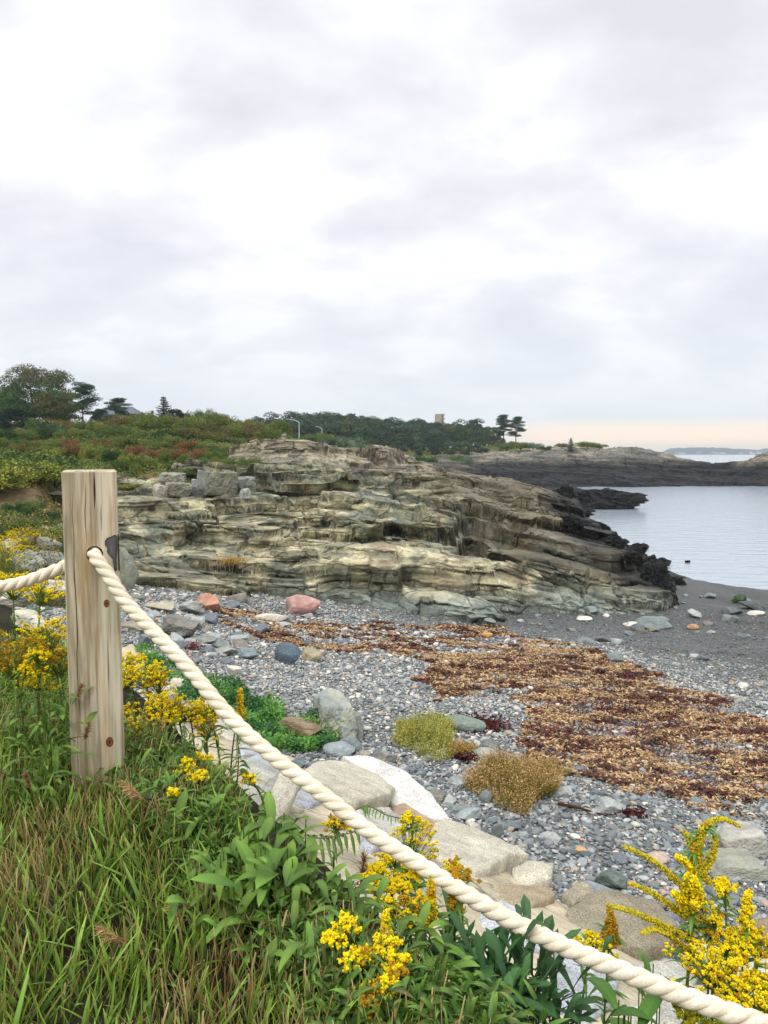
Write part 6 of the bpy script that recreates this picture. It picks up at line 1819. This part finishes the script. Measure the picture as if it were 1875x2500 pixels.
for i, (px, py, Y, w, h, hue, st, lab) in enumerate(GR):
    if py > 2115 and px < 1130: Y *= .87 if py < 2235 else .82
    if 1860 < py < 1950: Y *= .94
    goldenrod(px, py, Y, w, h, lab, hue, st, seed=i, leafy=1.0 if py < 1950 else .8)


def leafy_clump(name, px, py, Y, n, L, W, label, g0, g1, spread=.06, up=.8, droop=.5, f=near_ground, seed=0, cat='plant', fold=.15, seg=6, hstem=.0, prof=None, group=None):
    """rosette of leaves; px,py marks its heart"""
    r = np.random.default_rng(900 + seed); c = atY(px, py, Y)
    if name in ('leafy_plant', 'broad_leaf_plant') and px < 1100: Y *= .88; c = atY(px, py, Y)
    if name == 'broadleaf_rosette': Y *= .90; c = atY(px, py, Y)
    if name in ('wall_plant',):
        c = hit(px, py, bank); L = L * c[1] / Y; W = W * c[1] / Y; spread = spread * c[1] / Y; c[2] += .015
    B = np.array([c[0], c[1], min(float(f(c[0], c[1])), c[2])])
    t = empty(name, tuple(B), label, cat, group); hz = c[2] - B[2]
    az = r.uniform(0, 6.28, n); d = np.c_[np.cos(az), np.sin(az), r.uniform(.15, 2.2 * up, n)]
    base = np.c_[r.normal(0, spread, n), r.normal(0, spread, n), np.maximum(hz * r.uniform(.0, 1.0, n), 0)]
    Ln = L * r.uniform(.55, 1.2, n); sd3 = unit(np.cross(d, [0, 0, 1.0]) + r.normal(0, .18, (n, 3)))
    a = Acc(); strips(a, base, d, Ln, W * r.uniform(.7, 1.2, n) * (Ln / L) ** .5, droop * r.uniform(.3, 1.5, n), cols(n, g0, .25, r), cols(n, g1, .25, r), seg, prof, sd3, fold, r=r)
    obj('leaves', a.mesh('leaves', M['leaf'], False), t)
    a = Acc()
    for k in range(5):
        b = r.normal(0, spread * .6, 2); tube(a, [(b[0], b[1], -.02), (b[0] * 1.1, b[1] * 1.1, max(hz, .03))], [.0028, .0018], lin(88, 112, 48), 5)
    obj('stem', a.mesh('stem', M['leaf']), t)
    return t


OVAL = ([0, .12, .35, .6, .85, 1], [.18, .35, .85, 1, .6, .03])
SPAT = ([0, .3, .6, .8, .95, 1], [.22, .4, .8, 1, .65, .05])
leafy_clump('broadleaf_rosette', 1225, 2345, 2.05, 150, .17, .030, 'dark green rosette of long glossy leaves under the rope at bottom centre', lin(40, 72, 40), lin(66, 104, 58), .07, 1.3, .30, seed=1, prof=SPAT)
leafy_clump('broadleaf_rosette', 1140, 2400, 2.0, 90, .15, .028, 'dark green leaf clump left of the large dark rosette', lin(44, 78, 42), lin(72, 110, 58), .06, 1.2, .30, seed=2, prof=SPAT)
leafy_clump('broadleaf_rosette', 1310, 2400, 2.05, 90, .15, .028, 'dark green leaf clump right of the large dark rosette', lin(38, 68, 38), lin(62, 98, 56), .06, 1.2, .30, seed=3, prof=SPAT)
leafy_clump('broadleaf_rosette', 1330, 2330, 2.2, 26, .13, .028, 'dark upright leaf clump by the pale slab under the rope', lin(42, 74, 42), lin(66, 104, 58), .03, 1.1, .25, seed=9, prof=SPAT)
leafy_clump('wall_plant', 1348, 2168, 3.1, 17, .15, .030, 'small dark leaved plant with red stems growing on the seawall', lin(84, 44, 40), lin(66, 92, 62), .012, .55, .45, seed=4, prof=SPAT)
leafy_clump('broad_leaf_plant', 1530, 2470, 1.75, 15, .20, .075, 'bright green plant with big oval leaves at the bottom right', lin(72, 112, 44), lin(104, 146, 66), .03, .5, .55, seed=5, prof=OVAL)
leafy_clump('broad_leaf_plant', 1640, 2520, 1.7, 18, .19, .05, 'green leaf clump at the bottom edge under the tall goldenrod', lin(66, 104, 44), lin(98, 140, 62), .05, .7, .5, seed=6, prof=OVAL)
for i, (px, py, Y, n, L, W, l) in enumerate([(655, 2085, 2.15, 24, .15, .050, 'plant with large round glossy leaves right of the leafy clump'), (700, 2000, 2.4, 22, .13, .040, 'glossy leaved plant beside the mortar left of the rope'), (600, 2010, 2.3, 26, .13, .034, 'glossy broad leaved plant below the single small yellow head'),
                                             (780, 2150, 2.15, 24, .13, .030, 'dark leafy plant under the drooping fern like stems'), (540, 2080, 2.15, 22, .12, .026, 'dark leafy plant at the grass edge'), (850, 2200, 2.05, 24, .12, .024, 'leafy plant beside the brown seed head'), (760, 2330, 1.85, 22, .11, .018, 'narrow leaved plant low left of the bottom yellow heads'),
                                             (1000, 2290, 2.05, 26, .12, .022, 'leafy plant between the golden spikes and the bottom heads'), (1040, 2420, 1.85, 24, .12, .022, 'dark leafy plant at the bottom left of the dark rosette'), (900, 2380, 1.85, 24, .11, .02, 'leafy plant around the bottom yellow pair')]):
    leafy_clump('leafy_plant', px, py, Y, n, L, W, l, lin(62, 94, 34), lin(112, 144, 54), .05, .6, .6, seed=20 + i, prof=OVAL)


for i, (px, py, Y, n, L, W, l) in enumerate([(480, 1985, 2.35, 24, .12, .026, 'leafy plant below the small bright pair of heads'), (610, 2150, 2.0, 26, .13, .036, 'big leaved plant in the middle of the bank edge'), (380, 1900, 2.5, 24, .10, .020, 'leafy plant just right of the post foot'), (720, 2240, 1.85, 24, .11, .028, 'leafy plant left of the bottom yellow heads'), (60, 1760, 2.6, 40, .12, .024, 'dark leafy plant at the left edge below the ochre heads'), (130, 1720, 2.6, 40, .12, .022, 'dark leafy plant beside the left side of the post')]):
    leafy_clump('leafy_clump', px, py, Y * (.9 if py > 2000 else .96), n, L, W, l, lin(58, 88, 32), lin(108, 140, 52), .05, .8, .5, seed=40 + i, prof=OVAL)


def arching_stem(pts, label, nl, L, W, seed, flower=None):
    """long arching leafy stem with paired drooping leaves"""
    r = np.random.default_rng(seed); Q = [atY(*p) for p in pts]; B = Q[0].copy()
    t = empty('arching_plant', tuple(B), label, 'plant'); P = catmull(Q, 14) - B
    a = Acc(); tube(a, P, np.linspace(.004, .0018, len(P)), lin(120, 112, 66), 6); obj('stem', a.mesh('stem', M['leaf']), t)
    s = np.linspace(.12, 1, nl); k = (s * (len(P) - 1)).astype(int); T = unit(np.gradient(P, axis=0))[k]
    sgn = np.where(np.arange(nl) % 2, 1.0, -1.0)[:, None]; sv = unit(np.cross(T, [0, 0, 1.0])) * sgn
    d = sv * 1.0 + T * .35 + np.array([0, 0, .25]); a = Acc()
    Ln = L * (1.1 - .5 * s) * r.uniform(.8, 1.2, nl); strips(a, P[k], d, Ln, W * (1.1 - .4 * s), r.uniform(.7, 1.2, nl), cols(nl, lin(70, 108, 46), .2, r), cols(nl, lin(104, 138, 62), .2, r), 6, OVAL, unit(T + r.normal(0, .12, (nl, 3))), .15, r=r)
    obj('leaves', a.mesh('leaves', M['leaf'], False), t)


arching_stem([(600, 2120, 2.35), (660, 2060, 2.4), (730, 2046, 2.42), (800, 2045, 2.42), (870, 2030, 2.42)], 'arching stem with drooping paired leaves reaching right to the rope', 34, .085, .018, 61)
arching_stem([(640, 2200, 2.2), (720, 2150, 2.25), (800, 2150, 2.28), (880, 2160, 2.3)], 'second arching leafy stem, below the one that reaches the rope', 30, .07, .015, 62)
arching_stem([(870, 1975, 2.75), (900, 1968, 2.75), (945, 1990, 2.7), (990, 2000, 2.68)], 'thin leafy stem lying over the tan granite above the rope', 30, .035, .008, 63)
arching_stem([(560, 2010, 2.5), (576, 1930, 2.55), (582, 1860, 2.55), (580, 1790, 2.55)], 'tall leafy stem standing before the mortar right of the leafy clump', 40, .075, .013, 64)
arching_stem([(440, 2000, 2.6), (450, 1900, 2.65), (452, 1820, 2.65), (448, 1770, 2.65)], 'tall leafy stem rising into the yellow band by the rope', 40, .07, .013, 65)


def build_undergrowth():
    """nobody could count it: low leaves filling the bank edge"""
    r = np.random.default_rng(33); a = Acc()
    poly = [(-80, 1560), (160, 1640), (290, 1760), (420, 1860), (520, 1940), (580, 2040), (660, 2140), (760, 2230), (860, 2340), (960, 2440), (1330, 2520), (1360, 2590), (860, 2590), (700, 2400), (560, 2200), (440, 2060), (180, 1900), (-80, 1800)]
    n = 9000; px = r.uniform(-80, 1360, n); py = r.uniform(1480, 2560, n); ok = in_poly(px, py, poly); px, py = px[ok], py[ok]
    G = hits(px, py, bank, 1.2, 9); G = G[~np.isnan(G[:, 0])]; n = len(G)
    for k in range(6):
        base = G + np.c_[r.normal(0, .04, n), r.normal(0, .04, n), r.random(n) ** 1.4 * .09]
        d = np.c_[r.normal(0, .8, n), r.normal(0, .8, n), r.uniform(.2, 1.2, n)]
        L = r.uniform(.03, .085, n); strips(a, base, d, L, L * r.uniform(.13, .22, n), r.uniform(.2, .8, n), cols(n, lin(54, 84, 32), .4, r), cols(n, lin(108, 142, 54), .35, r, lin(120, 112, 62), .1), 4, None, None, .12, r=r)
    tag(obj('undergrowth', a.mesh('undergrowth', M['leaf'], False)), 'dark green leafy undergrowth filling the edge of the bank', 'undergrowth', kind='stuff')


build_undergrowth()


def plume(a, Q, rad, r, hue, n):
    """florets set along the upper side of an arching branch"""
    P = catmull(Q, 12); s = r.random(n); k = (s * (len(P) - 1)).astype(int)
    off = rv(n, r); off[:, 2] = np.abs(off[:, 2]) * .9 - .15
    C = P[k] + off * (rad * (1.1 - .65 * s) * r.uniform(.3, 1, n))[:, None]
    c = cols(n, YEL if hue == 'yellow' else lin(216, 196, 50), .16, r)
    m = r.random(n) < (.12 if hue == 'yellow' else .30); c[m] = cols(m.sum(), lin(148, 156, 44), .2, r)
    m = r.random(n) < (.08 if hue == 'yellow' else .12); c[m] = cols(m.sum(), OCH, .2, r)
    florets(a, C, r.uniform(.0022, .0042, n), c, r)
    return P


def tall_goldenrod():
    r = np.random.default_rng(88); Y = 2.05
    S = [(1668, 2700, Y), (1676, 2440, Y), (1684, 2330, Y), (1692, 2230, Y), (1694, 2130, Y), (1704, 2060, Y), (1722, 2018, Y), (1762, 2000, Y), (1806, 2018, Y)]
    Q = [atY(*p) for p in S]; B = Q[0].copy(); B[2] = min(B[2], float(bank(B[0], B[1])))
    t = empty('goldenrod', tuple(B), 'tall many branched goldenrod with a bent tip at the lower right', 'goldenrod')
    P = catmull([B] + Q, 16) - B
    a = Acc(); tube(a, P, np.linspace(.0062, .0016, len(P)), lin(120, 140, 60), 8, lin(140, 156, 60)); obj('stem', a.mesh('stem', M['leaf']), t)
    # leaves
    n = 64; s = r.uniform(.30, .80, n); k = (s * (len(P) - 1)).astype(int); az = np.arange(n) * 2.4
    d = np.c_[np.cos(az), np.sin(az), r.uniform(.2, .8, n)]; L = .075 * r.uniform(.6, 1.2, n) * (1.5 - s); a = Acc()
    strips(a, P[k], d, L, L * .2, r.uniform(.4, .9, n), cols(n, lin(82, 122, 48), .2, r), cols(n, lin(116, 152, 62), .2, r), 6, None, unit(np.cross(d, [0, 0, 1.0]) + r.normal(0, .1, (n, 3))), .18, r=r)
    obj('leaves', a.mesh('leaves', M['leaf'], False), t)
    o = lambda l: [atY(*p) - B for p in l]
    BR = [([(1692, 2200, Y), (1650, 2150, Y), (1590, 2100, Y - .02), (1520, 2066, Y - .04)], .011, 'o', 420), ([(1690, 2250, Y), (1640, 2215, Y), (1590, 2180, Y), (1535, 2156, Y - .02)], .011, 'o', 380),
          ([(1688, 2300, Y), (1620, 2262, Y - .05), (1550, 2230, Y - .08), (1480, 2210, Y - .1)], .012, 'o', 460), ([(1688, 2330, Y), (1640, 2290, Y - .05), (1600, 2270, Y - .08), (1565, 2280, Y - .1)], .010, 'o', 260),
          ([(1692, 2130, Y), (1672, 2105, Y - .02), (1650, 2090, Y - .03)], .012, 'yellow', 240), ([(1692, 2200, Y), (1690, 2170, Y - .05), (1684, 2140, Y - .08)], .026, 'yellow', 620), ([(1680, 2225, Y), (1660, 2195, Y - .05), (1645, 2180, Y - .05)], .017, 'yellow', 300),
          ([(1690, 2200, Y), (1700, 2210, Y - .07), (1690, 2205, Y - .1)], .014, 'yellow', 240), ([(1694, 2140, Y), (1720, 2120, Y), (1740, 2085, Y), (1748, 2040, Y)], .013, 'o', 360), ([(1694, 2170, Y), (1715, 2140, Y), (1735, 2160, Y)], .013, 'o', 260),
          ([(1696, 2080, Y), (1684, 2050, Y), (1670, 2030, Y)], .010, 'o', 200), ([(1704, 2060, Y), (1722, 2018, Y), (1762, 2000, Y), (1806, 2018, Y)], .010, 'o', 420), ([(1696, 2120, Y), (1704, 2070, Y), (1716, 2030, Y)], .013, 'o', 380)]
    for Qs, rad, hue, k in BR:
        a = Acc(); P2 = plume(a, o(Qs), rad * 1.45, r, hue, int(k * 2.6)); obj('flower_head', a.mesh('flower_head', M['petal'], False), t)
        a = Acc(); tube(a, P2, [.0016] * len(P2), lin(136, 152, 58), 5); obj('branch', a.mesh('branch', M['leaf']), t)


tall_goldenrod()
for i, (px, py, Y, w, h, hue, st, lab, ar) in enumerate([(1818, 2270, 2.0, 70, 160, 'yellow', 'spike', 'bright yellow upright plume right of the tall bent goldenrod', .1), (1768, 2165, 2.1, 34, 22, 'yellow', 'cluster', 'small yellow head between the bent goldenrod and the bright plume', 0), (1740, 2360, 1.9, 120, 66, 'yellow', 'cluster', 'large rounded bright yellow head right under the tall goldenrod', 0),
                                                         (1790, 2405, 1.85, 110, 70, 'mixed', 'cluster', 'large ochre and gold head below the rounded bright one', 0), (1840, 2440, 1.8, 90, 50, 'yellow', 'cluster', 'golden head in the bottom right corner above the rope', 0), (1860, 2300, 2.0, 80, 44, 'mixed', 'cluster', 'golden head at the right edge beside the bright plume', 0),
                                                         (1740, 2250, 2.05, 60, 60, 'mixed', 'cluster', 'brownish gold head just left of the bright plume', 0), (1782, 2300, 2.0, 60, 34, 'yellow', 'cluster', 'yellow head at the foot of the bright plume', 0), (1490, 2275, 2.1, 54, 90, 'ochre', 'spike', 'rust brown goldenrod spike behind the rope left of the tall one', 0), (1445, 2300, 2.1, 56, 26, 'yellow', 'cluster', 'small yellow head left of the rust brown spike', 0),
                                                         (1690, 2470, 1.75, 50, 40, 'green', 'cluster', 'greenish head low under the tall goldenrod', 0), (1868, 2390, 1.9, 50, 60, 'green', 'cluster', 'greenish yellow head at the lower right edge', 0)]):
    goldenrod(px, py, Y, w, h, lab, hue, st, seed=70 + i, leafy=.9, arch=ar, hmin=.25)
leafy_clump('leafy_plant', 1600, 2370, 2.05, 22, .10, .020, 'leafy green plant behind the rope left of the tall goldenrod', lin(70, 108, 46), lin(104, 142, 62), .04, .8, .5, seed=51)
leafy_clump('leafy_plant', 1720, 2460, 1.85, 26, .11, .022, 'leafy green plant at the foot of the tall goldenrod', lin(66, 104, 44), lin(98, 138, 60), .05, .8, .5, seed=52)
leafy_clump('leafy_plant', 1800, 2480, 1.8, 26, .11, .022, 'leafy green plant in the bottom right corner', lin(62, 98, 42), lin(96, 134, 58), .06, .8, .5, seed=53)

# ------------------------------------------------------------------ shore plants on the pebbles
def shore_mat(name, label, P, size, c, asp=.5, flat=.0, seed=0, cat='shore plant', fine=None):
    r = np.random.default_rng(seed); g = P.mean(0); g = np.array([g[0], g[1], float(beach(g[0], g[1]))])
    t = empty(name, tuple(g), label, cat)
    a = Acc(); leaf_quads(a, P - g, size, c, np.tile([0, -.2, .8], (len(P), 1)), r, asp, flat); obj('foliage', a.mesh('foliage', M['leaf'], False), t)
    a = Acc(); k = r.choice(len(P), 60)
    for i in k: q = P[i] - g; tube(a, [(q[0] * .6, q[1] * .6, 0), (q[0] * .85, q[1] * .85, q[2] * .7), q], [.004, .003, .0015], lin(110, 104, 60), 4)
    obj('stems', a.mesh('stems', M['leaf']), t)


def build_shore_plants():
    r = np.random.default_rng(71)
    G2 = lambda x, y: np.maximum(bank(x, y), beach(x, y))
    def fill(poly, n, hh):
        px = r.uniform(min(p[0] for p in poly), max(p[0] for p in poly), n * 3); py = r.uniform(min(p[1] for p in poly), max(p[1] for p in poly), n * 3)
        ok = in_poly(px, py, poly); px, py = px[ok][:n], py[ok][:n]; G = hits(px, py, G2, 3, 30, 900); G = G[~np.isnan(G[:, 0])]
        dm = .5 + .5 * vnoise(G[:, 0] * 3, G[:, 1] * 3, seed=6)
        G[:, 2] += r.random(len(G)) ** .7 * hh * dm; return G
    P = fill([(330, 1590), (420, 1620), (520, 1672), (600, 1700), (690, 1735), (700, 1780), (790, 1772), (835, 1812), (800, 1838), (700, 1846), (620, 1838), (560, 1800), (480, 1745), (400, 1690), (340, 1640)], 19000, .30)
    c = mixc(lin(56, 104, 50), lin(104, 156, 66), sstep(-.2, .5, fbm(P[:, 0] * 3, P[:, 1] * 3, oct=3, seed=3))) * r.uniform(.65, 1.3, (len(P), 1))
    shore_mat('beach_pea_mat', 'dense bright green creeping plant mat between the seawall and the pebbles', P, .06, c, .5, seed=1)
    # yellow green plant: fine upright shoots
    def bush(px, py, wpx, hpx, n, label, c0, c1, ll, name, seed, flatf=.5):
        rr = np.random.default_rng(seed); g = hit(px, py, beach); w = wpx / FPX * g[1]; h = hpx / FPX * g[1] * .72
        t = empty(name, tuple(g), label, 'shore plant'); k = rr.random((n, 2)); az = k[:, 0] * 6.28; rad = np.sqrt(k[:, 1])
        base = np.c_[np.cos(az) * rad * w * .42 * (1 + .25 * np.sin(2 * az + seed)), np.sin(az) * rad * w * flatf * .75 * (1 + .3 * np.sin(3 * az + seed)) + w * flatf * .5, np.zeros(n)]
        hs = h * (1 - .55 * rad ** 2) * rr.uniform(.35, 1.05, n) * (1 + .35 * vnoise(base[:, 0] * 9, base[:, 1] * 9, seed=5))
        d = np.c_[base[:, 0] / w * 1.6 + rr.normal(0, .25, n), rr.normal(0, .3, n), np.ones(n)]
        a = Acc(); strips(a, base, d, hs, h * .012 + .0015, .08, cols(n, c0 * .8, .25, rr), cols(n, c0, .25, rr), 3, ([0, 1], [1, .3]), None, r=rr); obj('shoots', a.mesh('shoots', M['leaf'], False), t)
        m = n * 6; i = rr.integers(0, n, m); f = rr.uniform(.35, 1.08, m)[:, None]; dd = unit(d[i]); P = base[i] + dd * hs[i][:, None] * f + rr.normal(0, h * .045, (m, 3))
        c = mixc(np.tile(c0, (m, 1)), c1, sstep(.55, 1.0, f[:, 0] + .25 * fbm(P[:, 0] * 6, P[:, 1] * 6, oct=2, seed=9))) * rr.uniform(.65, 1.3, (m, 1))
        a = Acc(); leaf_quads(a, P, ll, c, None, rr, .4); obj('foliage', a.mesh('foliage', M['leaf'], False), t)
    bush(1040, 1838, 222, 84, 1700, 'low yellow green plant mound on the pebbles beside the dark seaweed', lin(142, 148, 58), lin(190, 182, 92), .026, 'shore_plant', 5, .8)
    bush(1130, 1850, 80, 50, 500, 'orange tinged right end plant of the yellow green mound', lin(150, 132, 56), lin(190, 150, 84), .024, 'shore_plant', 6, .5)
    bush(1268, 1962, 230, 124, 3600, 'fluffy rounded golden brown bush on the pebbles above the driftwood', lin(132, 122, 56), lin(214, 172, 120), .022, 'shore_bush', 7, .8)
    bush(1352, 1900, 76, 56, 500, 'thin golden shoots behind the right side of the fluffy bush', lin(132, 118, 54), lin(186, 150, 84), .018, 'shore_plant', 8, .6)
    bush(566, 1362, 50, 24, 300, 'small dry golden grass tuft growing on a ledge of the outcrop', lin(170, 140, 70), lin(206, 170, 90), .03, 'dry_tuft', 9, .6) if False else None
    g = OUT_AT(566, 1374); g = g - (0, 0, .12); t = empty('dry_tuft', tuple(g), 'small dry golden grass tuft on a ledge of the outcrop', 'grass tuft'); n = 500; rr = np.random.default_rng(5)
    a = Acc(); base = np.c_[rr.normal(0, .28, n), rr.normal(0, .1, n), np.zeros(n)]
    strips(a, base, np.c_[rr.normal(0, .4, n), rr.normal(0, .3, n), np.ones(n)], rr.uniform(.15, .42, n), .02, .2, cols(n, lin(150, 124, 60), .2, rr), cols(n, lin(206, 172, 96), .2, rr), 3, r=rr)
    obj('blades', a.mesh('blades', M['leaf'], False), t)
    # driftwood stick
    A, B = hit(1362, 1972), hit(1482, 1994); a = Acc(); m = (A + B) / 2
    pts = catmull([A - m + (0, 0, .05), A * .6 + B * .4 - m + (0, .03, .035), A * .25 + B * .75 - m + (0, -.02, .03), B - m + (0, 0, .015)], 8)
    tube(a, pts, np.linspace(.018, .007, len(pts)), lin(74, 44, 34), 7)
    tag(obj('driftwood', a.mesh('driftwood', M['bark']), loc=m), 'dark thin driftwood stick lying on pebbles by the fluffy bush', 'driftwood')
    A, B = hit(1348, 1968), hit(1376, 1996); a = Acc(); m = (A + B) / 2
    tube(a, [A - m + (0, 0, .05), (0, 0, .04), B - m + (0, 0, .02)], [.007, .006, .004], lin(170, 156, 130), 6)
    tag(obj('twig', a.mesh('twig', M['bark']), loc=m), 'pale short twig crossing the dark driftwood', 'twig')


def OUT_AT(px, py):
    return hit(px, py, lambda x, y: outcrop_height(x[None], y[None])[0][0], 20, 50, 800)


build_shore_plants()

# ------------------------------------------------------------------ the air: thin sea haze over the far distance
def build_haze():
    a = Acc(); box(a, -3400, 3400, -30, 3960, -4.5, 42, (1, 1, 1))
    m = bpy.data.materials.new('haze'); m.use_nodes = True; nt = m.node_tree; nt.nodes.clear()
    out = node(nt, 'ShaderNodeOutputMaterial'); v = node(nt, 'ShaderNodeVolumePrincipled')
    v.inputs['Color'].default_value = (.80, .88, .96, 1); v.inputs['Density'].default_value = HAZE; v.inputs['Anisotropy'].default_value = .2
    nt.links.new(v.outputs[0], out.inputs['Volume'])
    o = obj('haze', a.mesh('haze', m, False)); tag(o, 'thin sea haze paling the far shore and the wood', 'haze', kind='stuff')


HAZE = 0.00024
build_haze()

# ------------------------------------------------------------------ say which one where look-alikes share a sentence
def single_out():
    ORD = ['leftmost', 'second from left', 'third from left', 'fourth from left', 'fifth from left', 'sixth from left', 'seventh from left', 'eighth from left', 'ninth from left', 'tenth from left']
    by = {}
    for o in bpy.data.objects:
        if o.parent is None and o.get('label') and o.get('category'): by.setdefault(o['label'], []).append(o)
    for lab, L in by.items():
        if len(L) < 2 or len(L) > 10 or L[0].name.startswith('house'): continue
        L.sort(key=lambda o: proj(np.array(o.location))[0])
        for k, o in enumerate(L):
            o['label'] = ('%s %s' % ('rightmost' if k == len(L) - 1 else ORD[k], lab)).replace(', the ', ', ')


bpy.context.view_layer.update()
single_out()
